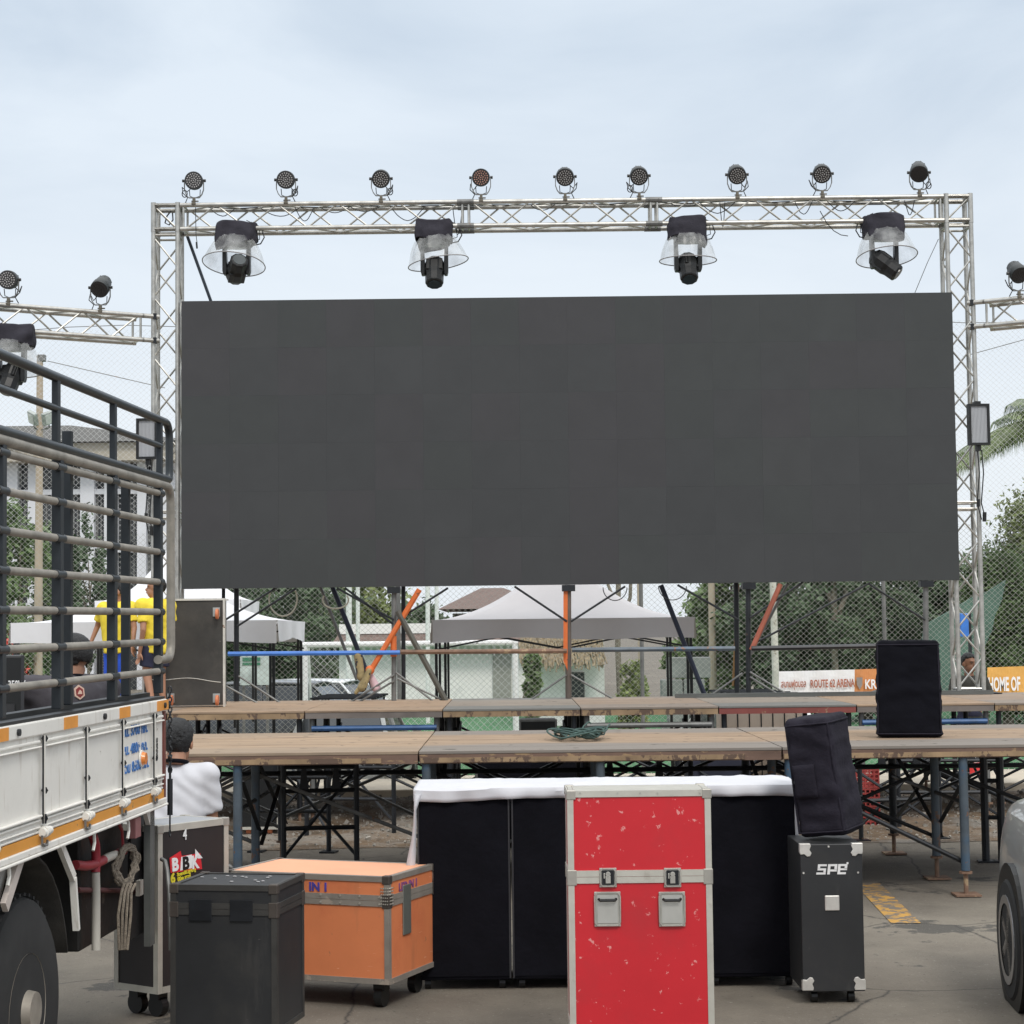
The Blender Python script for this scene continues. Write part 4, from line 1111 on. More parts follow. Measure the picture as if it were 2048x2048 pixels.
# ------------------------------------------------------------------ trusses
def box_truss(name, a, b, parent, width=.262, pitch=.64, up=(0, 0, 1), rc=.0255, rd=.0105, ends=True, phase=0, mat=None):
    """square box truss between the centre points a and b"""
    mb = MB(); a = V(a); b = V(b); d = (b - a).normalized(); Ln = (b - a).length
    u = V(up); s = d.cross(u).normalized(); u = s.cross(d).normalized(); h = width / 2
    cs = [s * h + u * h, s * -h + u * h, s * -h - u * h, s * h - u * h]
    for c in cs: mb.cyl(a + c, b + c, rc, n=10)
    n = max(2, round((Ln - .12) / (pitch / 2))); st = (Ln - .12) / n
    for f in range(4):
        c0, c1 = cs[f], cs[(f + 1) % 4]
        for i in range(n):
            p, q = a + d * (.06 + st * i), a + d * (.06 + st * (i + 1))
            if (i + f + phase) % 2: mb.cyl(p + c0, q + c1, rd, n=6, cap=False)
            else: mb.cyl(p + c1, q + c0, rd, n=6, cap=False)
        if ends:
            for t_ in (.035, Ln - .035): mb.cyl(a + d * t_ + c0, a + d * t_ + c1, rd * 1.25, n=6, cap=False)
    return mb.build(name, mat or ALU, parent, smooth=True)
YT = 20.36     # centre plane of the gantry
HW = .131
# reference points: front chords at YT-HW
fy = YT - HW
lx0, lx1 = P(306, 640, fy).x, P(356, 640, fy).x
rx0, rx1 = P(1893, 400, fy).x, P(1937, 400, fy).x
rbx = P(1972, 1387, fy).x
print('TOWERS', lx0, lx1, rx0, rx1, rbx)
lcx = (lx0 + lx1) / 2; rcx = P(1926, 760, fy).x
rcx = (P(1937, 400, fy).x + P(1971, 1380, fy).x) / 2 - HW
ztf, zbf = (P(400, 408, fy).z + P(1800, 395, fy).z) / 2, (P(400, 456, fy).z + P(1800, 444, fy).z) / 2
zc = (ztf + zbf) / 2
print('BEAM z', ztf, zbf, 'rcx', rcx, 'lcx', lcx)
gan = thing('truss_gantry', 'big aluminium box truss goalpost framing the LED screen', 'truss gantry', ((lcx + rcx) / 2, YT, HB))
for cx_, nm in ((lcx, 'l'), (rcx, 'r')):
    tw = box_truss('tower', (cx_, YT, HB + .02), (cx_, YT, HB + 2.02), gan, up=(0, -1, 0))
    tw = box_truss('tower', (cx_, YT, HB + 2.02), (cx_, YT, zc - .16), gan, up=(0, -1, 0), phase=1)
    k = MB(); k.bb((cx_ - .3, YT - .24, HB + .002), (cx_ + .3, YT + .24, HB + .014)); k.build('base_plate', DARKM, gan)
    k = MB()
    for sx in (-1, 1):
        for sy in (-1, 1):
            k.cyl((cx_ + sx * HW, YT + sy * HW, zc - .16), (cx_ + sx * HW, YT + sy * HW, zc + HW + .03), .029, n=10)
            for z in (zc - HW, zc + HW):
                k.cyl((cx_ + sx * HW, YT - HW, z), (cx_ + sx * HW, YT + HW, z), .0255, n=8)
                k.cyl((cx_ - HW, YT + sy * HW, z), (cx_ + HW, YT + sy * HW, z), .0255, n=8)
    s_ = 1 if nm == 'l' else -1
    k.cyl((cx_ - s_ * HW, YT - HW, zc + HW), (cx_ + s_ * HW, YT - HW, zc - HW), .0095, n=6); k.cyl((cx_ - s_ * HW, YT + HW, zc + HW), (cx_ + s_ * HW, YT + HW, zc - HW), .0095, n=6)
    k.build('corner_block', ALU, gan, smooth=True)
j1 = P(931, 430, fy).x; j2 = P(1308, 420, fy).x
for a_, b_, ph in ((lcx + .16, j1, 0), (j1, j2, 1), (j2, rcx - .16, 0)):
    box_truss('beam', (a_, YT, zc), (b_, YT, zc), gan, phase=ph)
k = MB()
for j in (j1, j2):
    for sy in (-1, 1):
        for sz in (-1, 1):
            k.cyl((j - .09, YT + sy * HW, zc + sz * HW), (j + .09, YT + sy * HW, zc + sz * HW), .031, n=10)
            for dx in (-.05, .05): k.cyl((j + dx, YT + sy * HW - .04, zc + sz * HW), (j + dx, YT + sy * HW + .04, zc + sz * HW), .008, n=6)
k.each('coupler', GREYM, gan)
zt = zc + HW; zb = zc - HW

# wing trusses, angled towards the camera
def wing(label, side):
    A = V((lcx if side < 0 else rcx, YT, 0)); z = (P(306, 635, fy).z + P(306, 680, fy).z) / 2 if side < 0 else (P(1949, 608, fy).z + P(1949, 652, fy).z) / 2
    ang = R(30); dv = V((side * math.cos(ang), -math.sin(ang), 0))
    p0 = A + V((side * HW, -HW, 0)) + dv * .06 + V((0, HW, 0)); p0.z = z
    t = thing('wing_truss', label, 'truss', (p0.x, p0.y, z))
    n = V((dv.y, -dv.x, 0)) * side  # unused normal
    box_truss('beam', p0 + dv * .12, p0 + dv * 3.0, t, phase=0)
    box_truss('tower', (*(p0 + dv * 3.15).xy, .02), (*(p0 + dv * 3.15).xy, z - .14), t, up=(-dv.y, dv.x, 0))
    k = MB()
    nn = V((-dv.y, dv.x, 0)) ; nn = nn if nn.y < 0 else -nn
    for sz in (-1, 1):
        q = p0 + nn * HW + V((0, 0, sz * HW)); k.cyl(q - dv * .05, q + dv * .14, .0255, n=10)
    k.each('connector', ALU, t)
    k = MB()
    for sz in (-1, 1): k.box(p0 + nn * HW + V((0, 0, sz * HW)) - dv * .01, (.035, .07, .062))
    k.each('clamp', DARKM, t)
    return t, p0, dv, z, nn
wl, wp0, wdv, wz, wn = wing('left wing truss angled towards the camera, joined to the left tower', -1)
wr, rp0, rdv, rz, rn = wing('right wing truss stub at the right edge of the photo', 1)

# dark brace bar & thin wire behind the screen top
k = MB(); a = P(371, 462, YT + .25); b = P(430, 625, YT + .25); k.bar(a, b, .055, .03)
tag(k.build('brace_bar', M('slate_bar', (.035, .045, .06), .5, .2)), 'dark slanting bar from the left end of the truss to the screen top', 'brace bar')
k = MB(); k.tube([P(1877, 478, YT), P(1855, 525, YT), P(1828, 590, YT + .1)], .004, n=5)
tag(k.build('wire', GREYM), 'thin slanting wire from the right of the truss to the screen top', 'wire')
k = MB(); k.tube([P(391, 415, fy - .04), P(392, 470, fy - .04), P(394, 485, fy - .04)], .004, n=5); k.cyl(P(393, 484, fy - .04), P(394, 497, fy - .04), .010, n=7)
tag(k.build('cable', BLK), 'short cable with a plug hanging at the left end of the truss', 'cable')

# ------------------------------------------------------------------ PAR lights on top of the trusses
LEDD = M('led_lens_dots', (.42, .41, .40), .25, .0, .2, 20)
LEDR = M('reddish_led_dots', (.50, .27, .21), .25, .0, .2, 20)
FACE = M('lamp_face', (.03, .028, .03), .35)
BODY = M('lamp_body', (.035, .04, .042), .5, .1, .15, 10)
def par(label, loc, pitch, yaw, rz=0, dots=LEDD, hood=0, cabv=0):
    t = thing('par_light', label, 'stage light', loc, (0, 0, rz), group='par lights on the trusses')
    k = MB()
    # clamp around the chord, with a bolt
    k.box((0, 0, .03), (.03, .04, .045)); k.box((0, -.005, -.012), (.045, .066, .03)); k.cyl((-.03, 0, .02), (.05, 0, .02), .009, n=6)
    k.build('clamp', M('clamp_brass', (.13, .115, .09), .5, .4), t, local=True, bevel=.006)
    k = MB()
    def U(w, z0, hgt, y):
        return [V((-w, y, hgt)), V((-w, y, hgt - .10)), V((-w * .82, y, z0 + .035)), V((-w * .55, y, z0)), V((w * .55, y, z0)), V((w * .82, y, z0 + .035)), V((w, y, hgt - .10)), V((w, y, hgt))]
    pts = U(.104, .058, .245, 0)
    for a, b in zip(pts[:-1], pts[1:]): k.bar(a, b, .009, .022, up=(0, 1, 0))
    k.build('yoke', GREYM, t, local=True)
    k = MB(); q = [V((-.085, .03 + .0, .10)), V((-.08, .02, .065)), V((.08, .02, .065)), V((.085, .03, .10))]
    k.tube([(-.06, .05, .16), (-.055, .06, .09), (0, .03, .062), (.055, .06, .09), (.06, .05, .16)], .005, n=5)
    k.build('foot_bracket', BLK, t, local=True)
    for sx in (-1, 1):
        k = MB(); k.cyl((sx * .100, 0, .245), (sx * .128, 0, .245), .016, n=10); k.build('knob', BLK, t, local=True)
    # body
    bo = MB(); Rr = .098
    bo.lathe([(Rr * .96, -.05), (Rr, -.045), (Rr, .03), (Rr * .93, .05), (Rr * .86, .12), (Rr * .74, .165), (Rr * .3, .18), (.004, .18)], (0, 0, 0), (0, 1, 0), 24, True)
    for i in range(10):
        a = 2 * math.pi * i / 10; bo.box((math.cos(a) * Rr * .82, .09, math.sin(a) * Rr * .82), (.010, .10, .010), Euler((0, -a, 0)).to_matrix())
    b = bo.build('body', BODY, t, local=True, smooth=True)
    b.location = (0, 0, .245); b.rotation_euler = Euler((R(pitch), 0, R(yaw)))
    k = MB(); k.cyl((0, -.052, 0), (0, -.046, 0), Rr * .90, n=24); fo = k.build('face', FACE, b, local=True)
    k = MB()
    for (n_, rr) in ((1, 0), (6, .024), (12, .048), (18, .071)):
        for i in range(n_):
            a = 2 * math.pi * i / n_ + rr * 9
            k.cyl((math.cos(a) * rr, -.056, math.sin(a) * rr), (math.cos(a) * rr, -.051, math.sin(a) * rr), .0072, n=7)
    k.build('led_lenses', dots, b, local=True)
    k = MB(); rs = random.Random(cabv)
    sx = 1 if cabv % 2 else -1
    k.tube([(sx * .03, .10, .20), (sx * .09, .08, .13 + rs.uniform(-.02, .02)), (sx * (.11 + rs.uniform(0, .03)), .02, .18), (sx * .12, -.01, .11), (sx * .07, 0, .06), (sx * .10, .02, .0)], .0055, n=6)
    if cabv % 3 == 0: k.tube([(sx * .10 + .028 * math.cos(R(i * 30)), -.01, .10 + .038 * math.sin(R(i * 30))) for i in range(12)], .0055, n=6, closed=True)
    k.build('power_cable', BLK, t, local=True, smooth=True)
    return t
PARS = [(388, 366, 8, 4, LEDD), (572, 366, 12, 0, LEDD), (762, 366, 20, 0, LEDD), (962, 366, 14, 0, LEDR), (1130, 365, 24, 0, LEDD), (1278, 361, 26, 0, LEDD), (1474, 360, 28, 0, LEDD), (1644, 357, 26, -6, LEDD), (1838, 352, 34, -10, FACE)]
ords = ['leftmost par light on the top truss, with coiled cable beside it', 'second par light from the left on the top truss', 'third par light from the left on the top truss', 'par light with reddish lenses on the top truss', 'middle par light on the top truss, just right of the reddish one', 'sixth par light from the left on the top truss', 'third par light from the right on the top truss', 'second par light from the right on the top truss', 'rightmost par light on the top truss, tilted down with dark face']
for i, (px, py, pt, yw, dm) in enumerate(PARS):
    x = P(px, py, fy).x
    par(ords[i], (x, fy, zt + .022), pt, yw, 0, dm, cabv=i * 3 if i < 2 else i + 1)
def along(p0, dv, nn, px, Yg):
    # walk on the wing's front top chord until its picture column matches
    best = None
    for i in range(400):
        s = -.2 + i * .01; q = p0 + dv * s + nn * HW
        rel = q - EYE; x = 1024 + FPX * rel.dot(RIGHT) / rel.dot(_f)
        if best is None or abs(x - px) < best[0]: best = (abs(x - px), q)
    return best[1]
q = along(wp0, wdv, wn, 200, 0); par('par light on the left wing truss nearest the tower, tilted down', (q.x, q.y, wz + HW + .022), 34, -8, 0, FACE, cabv=4)
q = along(wp0, wdv, wn, 17, 0); par('par light on the left wing truss at the left edge of the photo', (q.x, q.y, wz + HW + .022), 8, 0, 0, LEDD, cabv=5)
q = along(rp0, rdv, rn, 2040, 0); par('par light on the right wing truss, cut by the right edge', (q.x, q.y, rz + HW + .022), 36, 8, 0, FACE, cabv=8)

# ------------------------------------------------------------------ moving heads with rain covers
FILM = bpy.data.materials.new('clear_film'); FILM.use_nodes = True
n_ = FILM.node_tree; b_ = n_.nodes['Principled BSDF']; b_.inputs['Base Color'].default_value = (.62, .63, .62, 1); b_.inputs['Roughness'].default_value = .25
tr_ = n_.nodes.new('ShaderNodeBsdfTransparent'); ms_ = n_.nodes.new('ShaderNodeMixShader'); tcn = n_.nodes.new('ShaderNodeTexCoord'); ns_ = n_.nodes.new('ShaderNodeTexNoise'); ns_.inputs['Scale'].default_value = 6; ns_.inputs['Detail'].default_value = 4
rp_ = n_.nodes.new('ShaderNodeMapRange'); rp_.inputs['From Min'].default_value = .35; rp_.inputs['From Max'].default_value = .7; rp_.inputs['To Min'].default_value = .10; rp_.inputs['To Max'].default_value = .42
n_.links.new(tcn.outputs['Object'], ns_.inputs['Vector']); n_.links.new(ns_.outputs['Fac'], rp_.inputs['Value']); n_.links.new(rp_.outputs[0], ms_.inputs[0])
n_.links.new(tr_.outputs[0], ms_.inputs[1]); n_.links.new(b_.outputs[0], ms_.inputs[2]); n_.links.new(ms_.outputs[0], n_.nodes['Material Output'].inputs[0])
def mover(label, loc, seed, skirt_tilt, head_rot, cw_=.44, chh=.24, sk=.34, skh=.27, rz=0, drop=0.0):
    """hangs from z=0 (bottom chord) downwards"""
    t = thing('moving_head_light', label, 'stage light', loc, (0, 0, rz), group='moving head lights hanging from the trusses')
    rs = random.Random(seed)
    k = MB(); k.bb((-.16, -.12, -.14), (.16, .12, -.02)); k.build('base', BLK, t, local=True, bevel=.02)
    k = MB()
    for sx in (-.1, .1): k.bar((sx, 0, -.02), (sx, 0, .04), .05, .04)
    k.build('clamp', GREYM, t, local=True)
    # cloth bundle: a tube of cloth with creases
    k = MB()
    def fn(s, v):
        a = 2 * math.pi * s
        ca, sa = math.cos(a), math.sin(a)
        e = .55
        x = cw_ / 2 * math.copysign(abs(ca) ** e, ca); y = .17 * math.copysign(abs(sa) ** e, sa)
        top = .07 + .012 * math.sin(a * 3 + seed); bot = -.17 + .045 * math.sin(a + seed) + .03 * math.sin(2.3 * a + seed * 2)
        z = top * (1 - v) + bot * v
        nz = mnoise.noise(V((x * 6, y * 6 + seed, z * 9))) * .035
        w_ = 1 + nz * 3 + .06 * v * math.sin(a * 5 + seed)
        return V((x * w_ * (.95 + .07 * math.sin(v * 3)), y * w_, z))
    k.grid(fn, 60, 14)
    k.grid(lambda s, v: fn(s, 0) * (1 - v) + V((0, 0, .085)) * v, 60, 4)
    c = k.build('rain_hood', HOODM, t, local=True, smooth=True); c.modifiers.new('s', 'SOLIDIFY').thickness = .006
    # clear skirt with wire ring
    pv = V((0, 0, -.12)); q = Euler((R(skirt_tilt[0]), R(skirt_tilt[1]), 0)).to_matrix()
    def sk_(s, v):
        a = 2 * math.pi * s; r = (.20 + (sk - .20) * (v ** .8)) * (1 + (.05 * math.sin(a * 11 + seed) + .04 * math.sin(a * 23)) * (1 - v))
        return pv + q @ V((r * math.cos(a), r * .95 * math.sin(a), -skh * v))
    k = MB(); k.grid(sk_, 72, 8); k.build('clear_skirt', FILM, t, local=True, smooth=True, fix=False)
    k = MB(); k.tube([sk_(i / 48, 1) for i in range(48)], .006, n=6, closed=True); k.build('skirt_ring', M('ring_grey', (.25, .24, .24), .5), t, local=True, smooth=True)
    # yoke and head
    zp = -.43 - drop
    k = MB()
    for sx in (-1, 1):
        k.prism([(sx * .115, -.13), (sx * .15, -.13), (sx * .15, zp - .02), (sx * .14, zp - .06), (sx * .105, zp - .06), (sx * .10, zp)][::(1 if sx > 0 else -1)], -.055, .055, 'y')
    k.cyl((0, 0, -.19), (0, 0, -.13), .12, n=20); k.bb((-.15, -.06, -.20), (.15, .06, -.16))
    k.build('yoke', BLK, t, local=True, bevel=.008)
    h = MB(); h.lathe([(.03, -.17), (.078, -.165), (.088, -.15), (.09, -.06), (.102, -.02), (.102, .07), (.085, .12), (.05, .15), (.01, .155)], (0, 0, 0), (0, 1, 0), 10, True)
    h.box((0, .03, 0), (.16, .13, .17))
    ho = h.build('head', BLK, t, local=True, bevel=.008)
    ho.scale = (1.12, 1.12, 1.12); ho.location = (0, 0, zp - .01); ho.rotation_euler = Euler((R(head_rot[0]), R(head_rot[1]), R(head_rot[2])))
    k = MB(); k.cyl((0, -.172, 0), (0, -.168, 0), .062, n=20); k.build('lens', M('lens_glass', (.03, .045, .05), .08, 0, .1, 1, spec=.9), ho, local=True)
    k = MB(); sg = 1 if seed % 2 else -1
    k.tube([(sg * .15, .05, .1), (sg * .27, .03, .02), (sg * .30, 0, -.08), (sg * .26, 0, -.15), (sg * .17, 0, -.17)], .007, n=6); k.tube([(sg * .1, .05, .12), (sg * .24, .03, .05), (sg * .25, 0, -.1), (sg * .14, 0, -.14)], .005, n=6)
    k.build('cable', BLK, t, local=True, smooth=True)
    return t
MV = [(476, 'leftmost covered moving head under the top truss, lens turned to the camera', 1, (-13, 5), (-28, 0, 18), .44, .34, .0),
      (869, 'second covered moving head under the top truss, crooked clear skirt', 3, (-2, -9), (62, 0, 0), .40, .33, .03),
      (1373, 'third covered moving head under the top truss, level clear skirt', 5, (0, 0), (60, 15, 25), .42, .31, .02),
      (1763, 'rightmost covered moving head under the top truss, head swung sideways', 6, (-11, -4), (40, 0, 70), .44, .33, .01)]
for px, lab, sd_, st_, hr, cw_, sk, dr in MV:
    x = P(px, 450, YT - .02).x
    mover(lab, (x, YT - .12, zb - .02), sd_, st_, hr, cw_, .24, sk, .27, drop=dr)
q = along(wp0, wdv, wn, 22, 0)
mover('covered moving head under the left wing truss at the left edge', (q.x, q.y + .02, wz - HW - .02), 8, (-8, 3), (60, 0, -20), .46, .26, .34, .27, drop=.03)

# loose cables draped along the top beam
rs = random.Random(4)
k = MB()
for (a, b, sag) in ((520, 600, 18), (590, 628, 28), (640, 700, 12), (700, 760, 10), (780, 850, 30), (905, 925, 60), (1060, 1110, 12), (1340, 1400, 8), (1400, 1470, 22), (1440, 1450, 50), (1590, 1625, 26), (1655, 1710, 20), (1700, 1800, 8), (1810, 1830, 30), (420, 470, 16)):
    pts = []
    for i in range(11):
        s = i / 10; px = a + (b - a) * s; zz = ztf - .02 - sag / 186 * math.sin(math.pi * s)
        p = P(px, 420, fy + .08); pts.append((p.x, fy + .08 + .02 * rs.random(), zz))
    k.tube(pts, .005, n=5)
k.tube([P(1640 + i * 14, (430, 455, 470, 478, 480, 472)[i] - 8, fy - .05) for i in range(6)][:5] , .005, n=5)
k.tube([(lcx + .3 + i * .45, YT + .05, zt + .025 - .03 * abs(math.sin(i * 1.7))) for i in range(18)], .008, n=5)
tag(k.build('cable_run', BLK, smooth=True), 'black power cables draped in loops along the top truss', 'cables')
# cable loop in the left corner block
k = MB(); k.tube([P(342, 422, YT), P(334, 432, YT), P(330, 446, YT), P(338, 450, YT), P(346, 440, YT), P(345, 425, YT)], .008, n=6); tag(k.build('cable', BLK, smooth=True), 'black cable coiled inside the top left truss corner', 'cable')

# ------------------------------------------------------------------ flat LED panels on the towers
PF = M('panel_diffuser', (.40, .41, .43), .35, 0, .06, 2)
def ledpanel(label, pxl, pxr, pyt, pyb, Y, rz=0):
    a, b = P(pxl, pyt, Y), P(pxr, pyb, Y)
    w_, h_ = b.x - a.x, a.z - b.z
    t = thing('flood_panel', label, 'stage light', ((a.x + b.x) / 2, Y, (a.z + b.z) / 2), (0, 0, rz), group='flat LED flood panels on the towers')
    k = MB(); f_ = .025
    k.bb((-w_ / 2, -.03, -h_ / 2), (-w_ / 2 + f_, .05, h_ / 2)); k.bb((w_ / 2 - f_, -.03, -h_ / 2), (w_ / 2, .05, h_ / 2)); k.bb((-w_ / 2 + f_, -.03, h_ / 2 - f_), (w_ / 2 - f_, .05, h_ / 2)); k.bb((-w_ / 2 + f_, -.03, -h_ / 2), (w_ / 2 - f_, .05, -h_ / 2 + f_)); k.bb((-w_ / 2 + f_, .01, -h_ / 2 + f_), (w_ / 2 - f_, .05, h_ / 2 - f_))
    k.build('housing', BLK, t, local=True)
    k = MB(); n = 12; ww = (w_ - 2 * f_) / n
    for i in range(n): k.bb((-w_ / 2 + f_ + ww * i + .0015, -.012, -h_ / 2 + f_), (-w_ / 2 + f_ + ww * (i + 1) - .0015, .009, h_ / 2 - f_))
    k.build('diffuser', PF, t, local=True)
    k = MB(); k.bb((-.03, .0, h_ / 2), (.03, .1, h_ / 2 + .03)); k.bb((-.02, 0, -h_ / 2 - .06), (.02, .08, -h_ / 2)); k.build('bracket', BLK, t, local=True)
    k = MB()
    for dx in (-.01, .035): k.tube([(dx, .03, -h_ / 2 - .05), (dx + .01, .02, -h_ / 2 - .3), (dx - .02, .03, -h_ / 2 - .62), (dx + .02, .02, -h_ / 2 - .8)], .007, n=6)
    k.cyl((.04, .02, -h_ / 2 - .82), (.045, .02, -h_ / 2 - .72), .022, n=8); k.cyl((-.02, .02, -h_ / 2 - .66), (-.02, .02, -h_ / 2 - .58), .018, n=8)
    k.build('cable', BLK, t, local=True, smooth=True)
ledpanel('flat flood panel on the left tower half hidden by the truck rails', 273, 316, 837, 918, fy - .1, R(-8))
ledpanel('flat flood panel in black frame on the right tower', 1935, 1980, 808, 890, fy - .1, R(5))
# ------------------------------------------------------------------ the stake truck at the left
D_ = ray(1274, 1235).normalized()
U_ = (V((0, 0, 1)) - D_ * D_.z).normalized()
N_ = D_.cross(U_).normalized()
Q0 = EYE + ray(332, 1592).normalized() * 9.05
def TT(u, n, v): return Q0 - D_ * u + N_ * n + U_ * v
RT = Matrix((-D_, N_, U_)).transposed()
def uv(px, py, n=0.0):
    r = PP(px, py, Q0 + N_ * n, N_) - Q0
    return -r.dot(D_), r.dot(U_)
def vv(py): return uv(332, py)[1]
def uu(px): return uv(px, 1330)[0]
def tb(k, u0, u1, n0, n1, v0, v1):
    k.box(TT((u0 + u1) / 2, (n0 + n1) / 2, (v0 + v1) / 2), (abs(u1 - u0), abs(n1 - n0), abs(v1 - v0)), RT); return k
UE = 4.6
tk = thing('stake_truck', 'white stake bed truck with tall dark pipe rails at the left', 'truck', (Q0.x, Q0.y, 0))
TW = M('truck_white_paint', (.76, .74, .69), .45, 0, .05, 3, .08, 5, dirt=(.52, .49, .43), dirt_at=.56, dirt_scale=2.2, chip=(.2, .15, .1), chip_at=.70, chip_scale=14, scr=[((.42, .36, .28), .58, 3.5, (7, 7, .8), .22), ((.25, .19, .13), .70, 6, (1.5, 1.5, 9))])
TO = M('truck_orange_paint', (.66, .29, .045), .5, 0, .08, 5, chip=(.25, .17, .1), chip_at=.63, chip_scale=10)
TDK = M('truck_dark_pipe', (.040, .046, .050), .35, .4, .25, 6, dirt=(.09, .085, .075), dirt_at=.6)
TBG = M('truck_dusty_pipe', (.30, .275, .235), .5, .3, .2, 9, dirt=(.16, .15, .13), dirt_at=.5, dirt_scale=5)
TPOST = M('truck_dark_post', (.022, .027, .032), .4, .3, .3, 6, chip=(.10, .08, .07), chip_at=.69)
UND = M('grimy_underside', (.035, .032, .028), .85, .1, .4, 6, .3)
# bed side board
vt, vt2, vp, vo, vb = vv(1397), vv(1421), vv(1575), vv(1592), vv(1603)
US = .07
k = MB(); tb(k, US, UE, -.05, 0, vp, vt2); k.build('side_board', TW, tk)
k = MB(); tb(k, US - .05, UE, -.06, .012, vt2 + .001, vt); k.build('top_rail', TW, tk, bevel=.006)
k = MB(); tb(k, US - .05, UE, -.08, -.0, vt + .001, vt + .012); tb(k, US - .05, UE, -.12, -.07, vt + .012, vt + .03); k.build('black_trim', BLK, tk)
k = MB(); tb(k, US, UE, -.05, .008, vo, vp - .001); k.build('orange_stripe', TO, tk)
k = MB(); tb(k, US - .02, UE, -.3, .016, vb, vo - .001); tb(k, US - .03, UE, -.02, .022, vb - .012, vb - .001); k.build('bed_frame', TW, tk, bevel=.004)
# pressed ribs of the side board
k = MB()
for a, b, pr in ((1428, 1433, .010), (1437, 1440, .016), (1545, 1549, .018), (1552, 1556, .012), (1563, 1566, .012), (1570, 1574, .008)):
    edges = [US + .01, uu(302) - .012, uu(302) + .018, uu(239) - .012, uu(239) + .018, uu(166) - .012, uu(166) + .018, uu(80) - .012, uu(80) + .018, UE]
    for i in range(0, len(edges), 2): tb(k, edges[i], edges[i + 1], .0, pr, vv(b), vv(a))
k.build('pressed_rib', TW, tk, bevel=.004)
# rods, hooks and latches
for px in (302, 239, 166, 80, -28, -170):
    u = uu(px)
    k = MB(); tb(k, u - .006, u + .002, .012, .020, vv(1560), vt2); k.build('lock_rod', TW, tk); k = MB(); tb(k, u + .002, u + .006, .011, .017, vv(1560), vt2); tb(k, u - .007, u + .007, .0205, .024, vv(1560), vv(1545)); k.build('rod_groove', DARKM, tk)
    k = MB()
    for vz in (vv(1426), vv(1508) if px != 239 else vv(1500), vv(1552)):
        k.cyl(TT(u - .03, .018, vz), TT(u - .008, .016, vz), .003, .014, n=6)
    k.build('hook', DARKM, tk)
    k = MB(); k.cyl(TT(u - .06, .018, vp + .005), TT(u + .03, .018, vp + .005), .016, n=10); k.cyl(TT(u - .02, .018, vp + .005), TT(u + .01, .018, vp + .005), .021, n=10); k.build('hinge', TW, tk, smooth=True)
    k = MB(); pts = [TT(u + .035, .02, vp - .005), TT(u + .035, .02, vo + .005), TT(u + .015, .022, vo - .005), TT(u - .02, .022, vo - .005), TT(u - .03, .02, vo + .01)]; k.tube(pts, .005, n=6); k.build('latch_ring', GREYM, tk)
for a, b in ((333, 311), (257, 236), (152, 125), (14, -22), (-150, -190)):
    k = MB(); tb(k, uu(a) + .02, uu(b) + .02, .0125, .0145, vt2 + .006, vt - .004); k.build('orange_reflector', M('orange_reflector', (.75, .30, .04), .4, 0, .1, 8), tk)
for px in (325, 205, 33, -110):
    k = MB(); k.cyl(TT(uu(px) + .02, .010, (vt + vt2) / 2), TT(uu(px) + .02, .022, (vt + vt2) / 2), .013, n=8); k.build('bolt', DARKM, tk)
k = MB(); c = TT(uv(281, 1517)[0], .004, uv(281, 1517)[1]); k.cyl(c, c + N_ * .022, .031, .026, n=20); k.build('round_marker', M('amber_marker', (.75, .24, .05), .25, 0, .05, 3, coat=.5), tk, smooth=True)
k = MB(); k.cyl(c - N_ * .002, c + N_ * .006, .038, n=20); k.build('marker_rim', TW, tk)
BLT = M('blue_letter_paint', (.05, .17, .45), .6, 0, .15, 20, chip=(.6, .59, .56), chip_at=.6, chip_scale=16)
for s, (px, py), sz in (('นน. 3700 กก.', (244, 1475), .062), ('บบ. 4800 กก.', (244, 1512), .062), ('รวม 8500 กก.', (245, 1549), .062)):
    u, v = uv(px, py)
    text(s, sz, BLT, 'weight_lettering', tk, TT(u, .002, v), -(-D_), U_, depth=.001, bold=.0016, sx=1.25)
u, v = uv(312, 1522); text('CARGO', .03, DARKM, 'sticker', tk, TT(u - .02, .003, v), U_, D_ * -1, depth=.001, bold=.001)
# lower rack pipes
levels = [990, 1047, 1106, 1165, 1224, 1283, 1341]
vposts = [(319, 18), (227, 18), (118, 19), (2, 18), (-135, 18), (-300, 18)]
for L_ in levels:
    v = vv(L_)
    k = MB(); k.cyl(TT(uu(318), 0, v), TT(UE, 0, v), .0155, n=12); ro = k.build('side_pipe', TBG, tk, smooth=True)
    k = MB()
    for px, w_ in vposts: 
        u = uu(px); k.cyl(TT(u - .045, 0, v), TT(u + (.03 if px > 300 else .055), 0, v), .0185, n=12)
    k.each('pipe_sleeve', TDK, ro, smooth=True)
v = vv(972); lp = [TT(UE, 0, v), TT(uu(334), 0, v)] 
for a in range(1, 6): 
    t_ = R(90 - 18 * a); lp.append(TT(uu(334) - .075 * math.cos(t_), 0, v - .075 + .075 * math.sin(t_)))
ve = vv(1318); ub = uu(334) - .075
lp += [TT(ub, 0, (v + ve) / 2), TT(ub, 0, ve + .07)]
for a in range(1, 6):
    t_ = R(18 * a); lp.append(TT(ub + .07 - .07 * math.cos(t_), 0, ve + .07 - .07 * math.sin(t_)))
lp.append(TT(uu(316), 0, ve))
k = MB(); k.tube(lp, .021, n=12); k.build('lower_hoop', TBG, tk, smooth=True)
